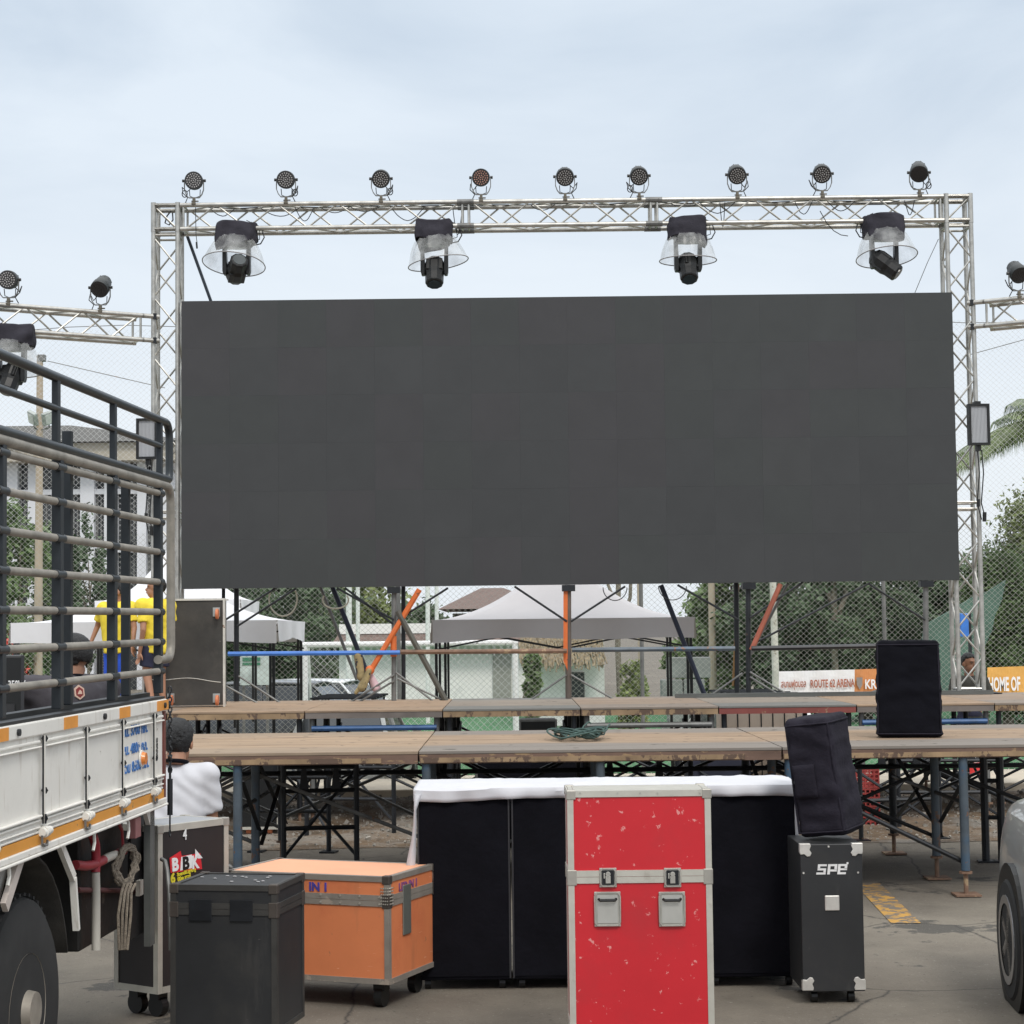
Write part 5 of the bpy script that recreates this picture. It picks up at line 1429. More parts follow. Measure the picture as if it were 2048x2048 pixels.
# upper rack
v1, v2, v3 = vv(845), vv(896), vv(958)
lp = [TT(UE, 0, v1), TT(uu(332), 0, v1)]
for a in range(1, 6):
    t_ = R(90 - 18 * a); lp.append(TT(uu(332) - .07 * math.cos(t_), 0, v1 - .07 + .07 * math.sin(t_)))
lp += [TT(uu(332) - .07, 0, v3 + .05)]
for a in range(1, 6):
    t_ = R(18 * a); lp.append(TT(uu(332) - .05 - .02 * math.cos(t_), 0, v3 + .05 - .05 * math.sin(t_)))
lp += [TT(uu(320), 0, v3), TT(UE, 0, v3)]
k = MB(); k.tube(lp, .019, n=12); k.build('upper_hoop', TDK, tk, smooth=True)
k = MB(); k.cyl(TT(uu(322), 0, v2), TT(UE, 0, v2), .014, n=12); k.build('upper_pipe', TDK, tk, smooth=True)
for px, w_ in ((320, .033), (227, .032), (112, .036), (-20, .036), (-170, .036)):
    u = uu(px); k = MB(); tb(k, u - w_ / 2, u + w_ / 2, -.014, .012, v3 + .01, v1 - .008); k.build('upper_post', TPOST, tk, bevel=.003)
for px, w_ in vposts:
    u = uu(px); k = MB(); tb(k, u - .021, u + .021, -.024, .013, vt + .03, vv(972)); k.build('rail_post', TPOST, tk, bevel=.003)
for px, a, b, w_ in ((135, 915, 1400, .034), (252, 958, 1398, .032)):
    u = uv(px, 1330, -.08)[0]; k = MB(); tb(k, u - w_ / 2, u + w_ / 2, -.10, -.062, vt + .03, vv(a)); k.build('inner_post', TPOST, tk, bevel=.003)
# small plate standing out at the last post
k = MB()
for a, b in ((1032, 1070), (1145, 1180), (1257, 1295)): tb(k, uu(329) - .012, uu(329), -.03, -.01, vv(b), vv(a))
k.build('stop_plate', TPOST, tk)
# bed floor
k = MB(); tb(k, 0, UE, -2.1, -.3, vo - .06, vo - .01); k.build('bed_floor', M('bed_floor', (.10, .09, .08), .8, 0, .3, 5), tk)
k = MB(); tb(k, 0, UE, -2.15, -2.1, vb, vt); k.build('far_side_board', TW, tk)
k = MB()
for L_ in levels[::2]: k.cyl(TT(.05, -2.12, vv(L_)), TT(UE, -2.12, vv(L_)), .0155, n=8)
for px, w_ in vposts: tb(k, uu(px) - .02, uu(px) + .02, -2.15, -2.1, vt, vv(972))
k.build('far_side_rails', TBG, tk)
# corner post at tail, chains and strap
k = MB(); tb(k, US - .045, US - .008, -.05, .006, vb + .02, vt2); k.build('tail_post', M('rust_red_post', (.16, .045, .035), .6, .1, .3, 8), tk)
k = MB(); tb(k, US - .07, US - .046, -.04, .0, vv(1575), vv(1440)); k.build('amber_post', M('amber_post', (.40, .25, .06), .6, 0, .3, 6), tk)
k = MB(); rs = random.Random(2)
for i in range(17):
    v = vt + .04 - i * .0235; c = TT(-.045 + .004 * math.sin(i), .008, v)
    e1 = RT @ V((1, 0, 0)) if i % 2 else RT @ V((0, 1, 0))
    k.tube([c + e1 * .009 * math.cos(R(a)) + U_ * .016 * math.sin(R(a)) for a in range(0, 360, 45)], .0035, n=5, closed=True)
k.build('chain', DARKM, tk)
k = MB(); v0 = vv(1512)
k.tube([TT(-.07, .008, v0), TT(-.045, .008, v0 - .03), TT(-.02, .008, v0)], .006, n=6); k.cyl(TT(-.045, .008, v0 - .03), TT(-.045, .008, v0 - .11), .006, n=6); k.cyl(TT(-.045, .008, v0 - .11), TT(-.043, .008, vv(1632)), .013, n=10); k.cyl(TT(-.043, .008, vv(1632)), TT(-.04, .008, vv(1662)), .004, n=6)
k.tube([TT(-.04 + .011 * math.cos(R(a)), .008, vv(1668) + .017 * math.sin(R(a))) for a in range(0, 360, 45)], .0035, n=5, closed=True)
k.build('turnbuckle', DARKM, tk, smooth=True)
# --- under the bed
k = MB(); tb(k, .10, 1.0, -1.7, -.50, vb - .62, vb - .02); k.build('underbody_fill', UND, tk, bevel=.03)  # plain dark block added to fill the dark under the bed
k = MB(); tb(k, .12, .80, -.44, -.17, uv(250, 1850, -.17)[1], vb - .03); k.build('dark_fill_box', M('fill_box_black', (.014, .013, .012), .6, .1, .4, 6, .2, scr=[((.09, .075, .06), .62, 6, (1, 1, 1))]), tk, bevel=.01)  # invented dark box, added to keep the gap behind the guard pipes dark
k = MB(); tb(k, uv(289, 1700, -.145)[0], uv(262, 1700, -.145)[0], -.16, -.145, uv(262, 1880, -.145)[1], vb - .03); k.build('mud_flap', M('black_rubber_flap', (.013, .012, .012), .8, 0, .3, 5, .2), tk)
k = MB(); tb(k, .15, UE, -1.35, -.62, vb - .22, vb - .08); tb(k, .0, UE, -1.9, -.28, vb - .07, vb - .02); k.build('chassis', UND, tk)
# wheel, mud guard
uw, vw = uv(56, 1990, -.05)
wz_ = 0.42
cw0 = TT(uw, -.16, 0); cw_ = V((cw0.x, cw0.y, wz_)); cw_ = V((cw0.x - D_.x * 0, cw0.y, wz_))
for u_off, nm in ((0, 'w'),):
    for n_off in (-.16, -.46, -1.65, -1.95):
        c = TT(uw, n_off, 0); c = V((c.x, c.y, wz_))
        k = MB(); k.lathe([(.22, -.11), (.36, -.115), (.405, -.09), (.42, -.05), (.42, .05), (.405, .09), (.36, .115), (.22, .11)], c, N_, 40, True); wo = k.build('wheel', TYRE, tk, smooth=True)
        k = MB()
        for i in range(48):
            a = 2 * math.pi * i / 48; dv = (D_ * math.cos(a) + V((0, 0, 1)) * math.sin(a))
            k.box(c + dv * .421, (.018, .16, .012), Matrix((dv.cross(N_), N_, dv)).transposed())
        k.build('tread', TYRE, wo)
        k = MB(); cc = c + N_ * .112; k.lathe([(.21, 0), (.19, -.05), (.08, -.02), (.07, .03), (.0, .035)], cc, N_, 24); k.build('rim', M('truck_rim', (.30, .27, .23), .6, .3, .3), wo, smooth=True)
k = MB()
pts = []
for i in range(15):
    a = R(15 + 150 * i / 14); pts.append((a,))
def mg(s, t_):
    a = R(12 + 156 * s); c = TT(uw, 0, 0); c = V((c.x, c.y, wz_)); return c + (-D_ * math.cos(a) + V((0, 0, 1)) * math.sin(a)) * .56 + N_ * (-.62 + .55 * t_)
k.grid(mg, 16, 2); mgd = k.build('mudguard', UND, tk, smooth=True, fix=False); mgd.modifiers.new('s', 'SOLIDIFY').thickness = .012
k = MB()
def seg(p, q, w_, h_, n=-.02): 
    (u0, v0), (u1, v1) = uv(*p), uv(*q); k.bar(TT(u0, n, v0), TT(u1, n, v1), w_, h_, up=N_)
seg((128, 1684), (156, 1755), .035, .02); seg((156, 1755), (163, 1860), .02, .025)
k.build('side_stay', TW, tk)
k = MB(); seg((47, 1712), (14, 1815), .045, .02, -.01); k.build('side_stay', M('stay_pinkish_white', (.52, .46, .42), .6), tk)
k = MB(); (u0, v0), (u1, v1) = uv(44, 1722), uv(-60, 1800)
pl = [uv(44, 1716), uv(-60, 1745), uv(-60, 1840), uv(12, 1840)]
vs = [TT(a, -.04, b) for a, b in pl] + [TT(a, -.06, b) for a, b in pl]; k.add(vs, [(0, 1, 2, 3), (7, 6, 5, 4), (0, 4, 5, 1), (1, 5, 6, 2), (2, 6, 7, 3), (3, 7, 4, 0)])
k.build('splash_plate', M('plate_grey', (.40, .39, .37), .6, 0, .1, 4), tk)
for px, py in ((12, 1738), (184, 1672), (253, 1650)):
    k = MB(); a, b = uv(px, py); k.tube([TT(a, -.0, b + .03), TT(a - .03, 0, b + .01), TT(a - .035, 0, b - .03), TT(a - .015, 0, b - .06)], .007, n=6); k.build('rope_hook', TW, tk)
REDP = M('red_painted_pipe', (.36, .035, .05), .45, 0, .1, 5, dirt=(.2, .03, .03), dirt_at=.6)
WPIPE = M('white_painted_pipe', (.55, .52, .46), .5, 0, .1, 5)
def tp(pts, r, mat, name='guard_pipe', n=-.12):
    k = MB(); k.tube([TT(uv(*p, n)[0], n, uv(*p, n)[1]) for p in pts], r, n=12); return k.build(name, mat, tk, smooth=True)
tp([(150, 1730), (172, 1732), (190, 1729), (207, 1720)], .020, REDP)
tp([(206, 1720.5), (218, 1714), (232, 1709)], .0195, WPIPE)
tp([(231, 1709.5), (240, 1705), (248, 1701)], .020, REDP)
tp([(186, 1672), (191, 1690), (192, 1715), (191, 1744)], .020, REDP)
tp([(191, 1744), (192, 1790), (192, 1900)], .019, WPIPE)
tp([(230, 1640), (239, 1660), (241, 1690), (239, 1700)], .018, REDP, n=-.18)
tp([(270, 1690), (276, 1700), (276, 1712), (268, 1722)], .02, REDP, n=-.2)
tp([(155, 1780), (275, 1782), (300, 1768), (314, 1730), (318, 1700)], .012, M('dark_red_pipe', (.10, .03, .03), .6, .1, .2), n=-.14)
k = MB(); a, b = uv(277, 1655, -.05); tb(k, a - .045, a + .045, -.08, -.05, b - .045, b + .045); k.build('pink_reflector', M('pink_reflector', (.45, .20, .20), .35, 0, .15, 6), tk, bevel=.004)
k = MB(); a, b = uv(305, 1640, -.03); tb(k, a - .038, a + .040, -.06, -.03, uv(306, 1870, -.10)[1], vb - .02); k.build('tail_bracket', M('tail_grey', (.10, .105, .10), .7, .1, .3, 5), tk)
k = MB(); a, b = uv(303, 1700, -.09); tb(k, a - .02, a + .025, -.0995, -.085, b - .04, b + .05); k.build('tail_light', BLK, tk); 
k = MB(); a, b = uv(299, 1703, -.08); tb(k, a + .015, a + .035, -.084, -.078, b - .03, b + .01); k.build('tail_light', TAILR, tk)
k = MB(); pl = [uv(303, 1604), uv(322, 1600), uv(321, 1650), uv(313, 1650), uv(306, 1625)]
k.add([TT(a, -.03, b) for a, b in pl] + [TT(a, -.05, b) for a, b in pl], [(0, 1, 2, 3, 4), (9, 8, 7, 6, 5)] + [(i, (i + 1) % 5, 5 + (i + 1) % 5, 5 + i) for i in range(5)])
k.build('corner_gusset', TW, tk)
k = MB(); a, b = uv(222, 1750, -.2); tb(k, a - .09, a + .09, -.5, -.2, b - .06, b + .035); k.build('yellow_tank', M('dirty_yellow', (.42, .24, .03), .6, 0, .2, 5), tk, bevel=.02)
k = MB(); a, b = uv(205, 1690, -.3); tb(k, a - .12, a + .16, -.7, -.3, b - .03, b + .07); k.build('tool_box', M('dirty_cream', (.22, .20, .17), .7, 0, .3, 5), tk, bevel=.01)
k = MB(); a, b = uv(280, 1775, -.1); tb(k, a - .06, a + .0, -.12, -.10, b - .04, b + .03); k.build('number_plate', WPIPE, tk)
# rope coil hanging on the guard pipe
k = MB(); rs = random.Random(12); 
for i in range(11):
    cx, cy = 251 + rs.uniform(-3, 4), 1730 + rs.uniform(-2, 3); rx, ry = 12 + rs.uniform(-4, 5), 38 + rs.uniform(-5, 4)
    pts = []
    for j in range(24):
        a = 2 * math.pi * j / 24; px = cx + rx * math.cos(a) + 8 * (math.sin(a)) * .7; py = cy - ry * math.sin(a)
        a_, b_ = uv(px, py, -.09); pts.append(TT(a_, -.09 + .012 * math.cos(a) + rs.uniform(-.012, .012), b_))
    k.tube(pts, .0065, n=6, closed=True)
for i in range(4):
    pts = [TT(uv(p, q, -.08)[0], -.08 + .01 * i, uv(p, q, -.08)[1]) for p, q in ((248 + i * 3, 1768), (243 + i * 2, 1785), (236 + i * 4, 1830), (238 + i, 1900))]; k.tube(pts, .0065, n=6)
tag(k.build('rope_coil', M('grey_tan_rope', (.25, .21, .165), .95, 0, .25, 40, .6, 90), smooth=True), 'coil of greyish tan rope hanging under the truck bed', 'rope')

# box of equipment in the truck bed
def obox(k, c, s, rz): k.box(c, s, Euler((0, 0, rz)).to_matrix()); return k
YE = 8.6
a, b = P(-70, 1312, YE), P(48, 1312, YE); zt_ = a.z; zbt = TT(0, 0, vo).z
eq = thing('equipment_case', 'black equipment case with white lettering in the truck bed at the left edge', 'case', ((a.x + b.x) / 2, YE + .2, zbt))
k = MB(); bq = P(48, 1312, YE + .4); aq = P(-70, 1312, YE + .4); k.prism([(a.x, YE), (b.x, YE), (bq.x, YE + .4), (aq.x, YE + .4)], zbt, zt_, 'z'); k.build('case_body', BLK, eq, bevel=.01)
k = MB(); p_ = P(2, 1400, YE); k.bb((a.x + .03, YE - .006, P(0, 1436, YE).z), (P(30, 1400, YE).x, YE - .001, P(0, 1408, YE).z)); k.build('vent', M('case_grille', (.03, .03, .032), .5, .2), eq)
k = MB(); k.bb((b.x - .012, YE - .006, zbt), (b.x + .002, YE, zt_)); k.build('edge_trim', M('dark_trim', (.05, .05, .055), .4, .5), eq)
q = P(-22, 1377, YE); text('BEAM 350W', 22 * YE / FPX, M('letter_white', (.75, .75, .75), .6), 'lettering', eq, q + V((0, -.004, 0)), (1, 0, 0), (0, 0, 1), bold=.0008, sx=.62)

# ------------------------------------------------------------------ people
def person(label, loc, yaw, J, hh=.23, skin=SKIN, voxel=.008, clothes=(), headlook=(0, 0), arms_thick=1.0, hairlen=0, shorts=None):
    """J: joints in local metres (x to the person's left... +x right, +y front, z up). One continuous body surface, clothes and hair are children."""
    t = thing('person', label, 'person', loc, (0, 0, yaw))
    j = {k_: V(v_) for k_, v_ in J.items()}
    s = hh / .23
    k = MB()
    hc = j['head']; Q = Euler((R(headlook[0]), 0, R(headlook[1]))).to_matrix()
    k.ell(hc + Q @ V((0, -.012 * s, .028 * s)), (.073 * s, .090 * s, .085 * s), Q, 20, 14)
    k.ell(hc + Q @ V((0, .022 * s, -.045 * s)), (.054 * s, .062 * s, .066 * s), Q, 18, 12)
    k.cyl(hc + Q @ V((0, .078 * s, .012 * s)), hc + Q @ V((0, .100 * s, -.022 * s)), .008 * s, .014 * s, n=8)
    k.ell(hc + Q @ V((0, .096 * s, -.024 * s)), (.016 * s, .014 * s, .011 * s), Q)
    k.ell(hc + Q @ V((0, .076 * s, .030 * s)), (.052 * s, .014 * s, .010 * s), Q)
    k.ell(hc + Q @ V((0, .080 * s, -.052 * s)), (.024 * s, .012 * s, .012 * s), Q)
    for sx in (-1, 1): k.ell(hc + Q @ V((sx * .076 * s, -.012 * s, -.008 * s)), (.010 * s, .021 * s, .032 * s), Q @ Euler((0, 0, sx * .35)).to_matrix())
    k.cyl(j['neck'] - V((0, 0, .03 * s)), hc + Q @ V((0, -.02 * s, -.04 * s)), .058 * s, .048 * s, n=14)
    ch = (j['shL'] + j['shR']) / 2
    def torso(k, g, lo=None):
        w_ = (j['shL'] - j['shR']).length / 2; ax = (j['shL'] - j['shR']).normalized()
        pv = lo or j['pelvis']
        for f_, rr in ((0, .095), (.28, .093), (-.28, .093)):
            k.cap(pv + ax * f_ * w_ * .75, ch - V((0, 0, .05 * s)) + ax * f_ * w_ * 1.2 * 1.3, (rr * .95 + g) * s, (rr + g) * s, n=16)
        k.cap(j['shL'] - V((0, 0, .01)), j['shR'] - V((0, 0, .01)), (.052 + g) * s, (.052 + g) * s)
    torso(k, -.012)
    at = arms_thick
    for sd_ in 'LR':
        k.cap(j['sh' + sd_], j['el' + sd_], .044 * s * at, .034 * s * at); k.cap(j['el' + sd_], j['wr' + sd_], .033 * s * at, .022 * s * at)
        # hand: palm, four unequal fingers, thumb
        wr = j['wr' + sd_]; dr = (wr - j['el' + sd_]).normalized(); sg = 1 if sd_ == 'L' else -1
        fw = V((0, 1, 0)); sidev = dr.cross(V((sg, 0, 0))); 
        if sidev.length < .2: sidev = V((0, 1, 0))
        sidev.normalize(); nrm = dr.cross(sidev).normalized()
        pc = wr + dr * .045 * s
        k.ell(pc, (.036 * s, .040 * s, .017 * s), Matrix((sidev, dr, nrm)).transposed())
        for fi, fl in enumerate((.062, .072, .068, .052)):
            b0 = wr + dr * .078 * s + sidev * (.024 - .016 * fi) * s
            m0 = b0 + dr * fl * .5 * s + nrm * .008 * s; e0 = m0 + dr * fl * .42 * s + nrm * .020 * s
            k.cap(b0, m0, .0085 * s, .0082 * s, n=8); k.cap(m0, e0, .0082 * s, .007 * s, n=8)
        tb0 = wr + dr * .025 * s + sidev * .026 * s; tb1 = tb0 + (dr * .6 + sidev * .8).normalized() * .036 * s; tb2 = tb1 + (dr * .9 + sidev * .3).normalized() * .028 * s
        k.cap(tb0, tb1, .013 * s, .010 * s, n=8); k.cap(tb1, tb2, .010 * s, .0085 * s, n=8)
        k.cap(j['hip' + sd_], j['kn' + sd_], .070 * s, .050 * s); k.cap(j['kn' + sd_], j['an' + sd_], .050 * s, .032 * s)
        fd = j.get('toe' + sd_, j['an' + sd_] + V((0, .14 * s, -.05 * s)))
        k.cap(j['an' + sd_] - V((0, .03 * s, .035 * s)), fd, .034 * s, .028 * s)
    body = meshobj('body', remesh(k, voxel, 3), skin, t)
    # eyes, mouth
    k = MB()
    for sx in (-1, 1): k.ell(hc + Q @ V((sx * .030 * s, .081 * s, .014 * s)), (.013 * s, .006 * s, .006 * s), Q)
    k.build('eyes', EYEM, t, local=True, smooth=True)
    k = MB(); k.ell(hc + Q @ V((0, .093 * s, -.053 * s)), (.022 * s, .005 * s, .005 * s), Q); k.build('mouth', LIP, t, local=True, smooth=True)
    # hair: shell over the back and the top of the skull
    k = MB(); rs = random.Random(int(abs(loc[0]) * 100))
    c0 = hc + Q @ V((0, -.016 * s, .032 * s))
    for i in range(950):
        d = V((rs.gauss(0, 1), rs.gauss(0, 1), rs.gauss(0, 1))).normalized()
        if d.z < -.55 - hairlen: continue
        if d.y > .32 and d.z < .42: continue
        if abs(d.x) > .75 and d.y > .05 and d.z < .25: continue
        p = c0 + Q @ V((d.x * .078 * s, d.y * .096 * s, d.z * .092 * s))
        k.ell(p, (.012 * s, .012 * s, .009 * s), (rs.random(), rs.random(), rs.random()), 6, 4)
    k.ell(c0 + Q @ V((0, -.012 * s, .010 * s)), (.076 * s, .090 * s, .084 * s), Q, 16, 10)
    meshobj('hair', remesh(k, .006, 2), HAIR, t)
    for (kind, mat, opt) in clothes:
        k = MB()
        if kind == 'shirt':
            g = opt.get('g', .014); lo = j['pelvis'] + V((0, 0, opt.get('lo', -.03)))
            torso(k, g, lo)
            k.cyl(lo, lo - V((0, 0, .09)) * s, .145 * s, .15 * s, n=18)
            for sd_ in 'LR':
                e = j['sh' + sd_].lerp(j['el' + sd_], opt.get('sleeve', .72)); k.ell(j['sh' + sd_], .062 * s)
                k.cyl(j['sh' + sd_], e, .060 * s, .063 * s, n=14)
            me = remesh(k, .011, opt.get('sm', 6))
            for v_ in me.vertices:
                c_ = v_.co
                nz = mnoise.noise(V((c_.x * 9, c_.y * 9, c_.z * 6 + 3))) * .012 * opt.get('nz', 1) + mnoise.noise(V((c_.x * 22 + c_.z * 9, c_.y * 22, c_.z * 20))) * .006 * opt.get('nz', 1) + .004 * math.sin(c_.z * 60 + c_.x * 45 + 3 * mnoise.noise(V((c_.x * 5, c_.y * 5, c_.z * 5)))) * (1 - opt.get('nz', 1))
                v_.co = c_ + v_.normal * nz
            meshobj('shirt', me, mat, t)
            if opt.get('collar'):
                k = MB(); nk = j['neck'] + V((0, 0, -.012)); k.tube([nk + V((.062 * s * math.cos(a), .066 * s * math.sin(a) - .0, -.014 * math.sin(a))) for a in [2 * math.pi * i / 16 for i in range(16)]], .011 * s, n=8, closed=True); k.build('collar', opt['collar'], t, local=True, smooth=True)
        if kind in ('shorts', 'trousers'):
            k.ell(j['pelvis'], (.155 * s, .115 * s, .11 * s))
            for sd_ in 'LR':
                if kind == 'shorts':
                    e = j['hip' + sd_].lerp(j['kn' + sd_], .78); k.cyl(j['hip' + sd_], e, .090 * s, .088 * s, n=14)
                else:
                    k.cap(j['hip' + sd_], j['kn' + sd_], .088 * s, .066 * s); k.cyl(j['kn' + sd_], j['an' + sd_].lerp(j['kn' + sd_], .08), .066 * s, .048 * s, n=14)
            me = remesh(k, .011, 3)
            for v_ in me.vertices:
                c_ = v_.co; v_.co = c_ + v_.normal * (mnoise.noise(V((c_.x * 12, c_.y * 12, c_.z * 10))) * .010)
            meshobj(kind, me, mat, t)
        if kind == 'shoes':
            for sd_ in 'LR':
                k = MB(); a_ = j['an' + sd_]; fd = j.get('toe' + sd_, a_ + V((0, .14 * s, -.05 * s)))
                k.cap(a_ - V((0, .035 * s, .03 * s)), fd + V((0, .01, 0)), .045 * s, .037 * s); k.cyl(a_ - V((0, .01, .04 * s)), a_ + V((0, 0, .02 * s)), .046 * s, n=12)
                meshobj('shoe', remesh(k, .009, 2), mat, t)
    return t
def standing(h, **kw):
    J = dict(head=(0, .015, .925 * h), neck=(0, 0, .845 * h), shL=(-.125 * h, 0, .795 * h), shR=(.125 * h, 0, .795 * h), elL=(-.145 * h, -.02, .62 * h), elR=(.145 * h, -.02, .62 * h),
             wrL=(-.150 * h, .04, .475 * h), wrR=(.150 * h, .04, .475 * h), pelvis=(0, 0, .53 * h), hipL=(-.055 * h, 0, .50 * h), hipR=(.055 * h, 0, .50 * h), knL=(-.06 * h, .02, .28 * h), knR=(.06 * h, .02, .28 * h),
             anL=(-.06 * h, -.01, .055 * h), anR=(.06 * h, -.01, .055 * h))
    J.update(kw); return J
YELS = M('yellow_shirt', (.80, .62, .05), .85, 0, .05, 6, .3, 14)
BLUT = M('royal_blue_cloth', (.015, .075, .50), .8, 0, .1, 6, .2)
NAVY = M('navy_cloth', (.02, .022, .05), .8, 0, .1, 6, .2)
YP = 18.8
def stand_at(px, pytop, Y):
    g = P(px, 1400, Y); top = P(px, pytop, Y); return V((g.x, Y, HB + .002)), top.z - HB
# person A: facing left and away
loc, h = stand_at(234, 1166, YP)
person('person in yellow shirt and royal blue trousers standing behind the truck rails', loc, R(158), standing(h, wrL=(-.20 * h, .10, .50 * h), elL=(-.17 * h, .02, .64 * h), elR=(.20 * h, -.03, .66 * h), wrR=(.23 * h, .03, .53 * h)), hh=.205, clothes=(('shirt', YELS, {'lo': -.04, 'g': .040}), ('trousers', BLUT, {}), ('shoes', M('grey_shoes', (.12, .12, .12), .7), {})), headlook=(0, -50))
loc, h = stand_at(312, 1158, YP - .35)
person('person in yellow shirt and navy shorts standing next to the upright flight case', loc, R(48), standing(h, wrL=(-.14 * h, .02, .44 * h), elL=(-.15 * h, -.05, .61 * h), wrR=(.14 * h, .05, .44 * h), knL=(-.06 * h, .05, .28 * h), anL=(-.06 * h, -.04, .055 * h)), hh=.205, clothes=(('shirt', YELS, {'lo': -.05, 'g': .038}), ('shorts', NAVY, {}), ('shoes', BLKC, {})), headlook=(5, 45))
# seated worker in the truck bed
zf = TT(0, 0, vo).z
YSd = 9.25
g = P(150, 1400, YSd)
J = dict(head=(.05, .08, .62), neck=(.02, .02, .54), shL=(-.19, .0, .48), shR=(.19, .0, .48), elL=(-.24, .10, .22), elR=(.22, .13, .22), wrL=(-.20, .33, .16), wrR=(.16, .36, .2), pelvis=(0, -.06, .10), hipL=(-.08, 0, .09), hipR=(.08, 0, .09), knL=(-.14, .36, .22), knR=(.14, .38, .24), anL=(-.12, .58, .06), anR=(.12, .58, .06))
g = P(136, 1400, YSd)
pw = person('person with black hair in a charcoal polo shirt sitting in the truck bed', (g.x, YSd, zf + .0 + (P(150, 1270, YSd).z - zf - .74)), R(32), J, hh=.225, skin=SKIN2, clothes=(('shirt', M('charcoal_polo', (.060, .055, .065), .85, 0, .12, 6, .3, 12), {'lo': 0, 'g': .03, 'collar': BLKC}), ('trousers', BLKC, {})), headlook=(-12, 25), hairlen=.15)
# badge on the back of the polo: laid on the shirt where it shows
from mathutils.bvhtree import BVHTree
pw_mat = Matrix.Translation(pw.location) @ Euler(pw.rotation_euler).to_matrix().to_4x4()
sh_ = [c for c in kids(pw) if c.name.startswith('shirt')][0]
bv = BVHTree.FromPolygons([pw_mat @ v_.co for v_ in sh_.data.vertices], [tuple(p_.vertices) for p_ in sh_.data.polygons])
hit, hn, _, _ = bv.ray_cast(EYE, ray(158, 1385).normalized())
if hit is None: hit, hn, _, _ = bv.find_nearest(P(158, 1385, YSd - .1))
if hn.dot(ray(158, 1385)) > 0: hn = -hn
bx = V((0, 0, 1)).cross(hn).normalized(); by = hn.cross(bx).normalized(); Mi = pw_mat.inverted()
def badge(name, pts, mat, z0, z1, parent):
    k = MB(); n = len(pts)
    for z_ in (z0, z1): k.v += [tuple(Mi @ (hit + bx * a + by * b + hn * z_)) for a, b in pts]
    k.f = [tuple(range(n)), tuple(range(2 * n - 1, n - 1, -1))] + [(i, (i + 1) % n, n + (i + 1) % n, n + i) for i in range(n)]; k.mi = [0] * len(k.f)
    return k.build(name, mat, parent, local=True)
CRM = M('badge_cream', (.60, .42, .33), .7)
bo_ = badge('badge', [(.030 * math.cos(R(90 + 60 * i)), .037 * math.sin(R(90 + 60 * i))) for i in range(6)], CRM, -.012, .006, pw)
badge('shield', [(.021 * math.cos(R(90 + 60 * i)), .027 * math.sin(R(90 + 60 * i))) for i in range(6)], M('badge_maroon', (.20, .02, .02), .7), .0061, .008, bo_)
badge('emblem', [(-.012, -.010), (.012, -.010), (.010, .004), (.002, .012), (-.006, .002)], CRM, .0081, .0095, bo_)

# white shirted person crouching in front of the stage
YW2 = 11.6
g = P(350, 1500, YW2); ztop = P(345, 1446, YW2).z
J = dict(head=(0, .06, .0), neck=(0, .0, -.10), shL=(-.20, .02, -.185), shR=(.20, .02, -.185), elL=(-.23, .06, -.46), elR=(.215, .06, -.48), wrL=(-.10, .38, -.40), wrR=(.10, .38, -.42), pelvis=(0, -.10, -.72), hipL=(-.09, -.05, -.74), hipR=(.09, -.05, -.74), knL=(-.16, .30, -.56), knR=(.16, .30, -.56), anL=(-.13, .10, -1.0), anR=(.13, .10, -1.0))
dz = ztop - .125
J = {a: (b[0], b[1], b[2] + dz) for a, b in J.items()}
pz = J['anL'][2]
for sd_ in 'LR': 
    a = J['an' + sd_]; J['an' + sd_] = (a[0], a[1], .08)
person('person in a white polo shirt crouching with back turned beside the truck tail', (g.x, YW2, 0), R(-8), J, hh=.27, hairlen=.35, clothes=(('shirt', WHITEC, {'lo': 0, 'g': .016, 'sleeve': .8, 'sm': 20, 'nz': .25, 'collar': BLKC}), ('trousers', NAVY, {}), ('shoes', BLKC, {})), headlook=(-8, 0))
# seat for him: low stool
st_ = thing('low_stool', 'low dark stool under the white shirted person', 'stool', (g.x, YW2 - .12, 0))
zs = J['pelvis'][2] - .11
k = MB(); k.bb((g.x - .17, YW2 - .30, zs - .03), (g.x + .17, YW2 + .05, zs)); k.build('seat', BLK, st_, bevel=.01)
for sx in (-1, 1):
    for sy in (-.27, .02):
        k = MB(); k.cyl((g.x + sx * .14, YW2 + sy, 0), (g.x + sx * .13, YW2 + sy, zs - .03), .015); k.build('leg', BLK, st_)
# person behind the right tower
Yp = 22.6
g = P(1938, 1350, Yp); hh_ = P(1938, 1308, Yp).z - gz(Yp)
person('person in dark clothes seen through the right truss tower behind the stage', (g.x, Yp, gz(Yp)), R(195), standing(hh_, elR=(.18 * hh_, .05, .62 * hh_), wrR=(.06 * hh_, .20, .62 * hh_), elL=(-.17 * hh_, .05, .62 * hh_), wrL=(-.04 * hh_, .22, .60 * hh_)), hh=.235, skin=SKIN2, clothes=(('shirt', M('olive_black_shirt', (.035, .034, .028), .85, 0, .1, 6), {'sleeve': .9}), ('trousers', NAVY, {}), ('shoes', BLKC, {})), headlook=(0, 12))

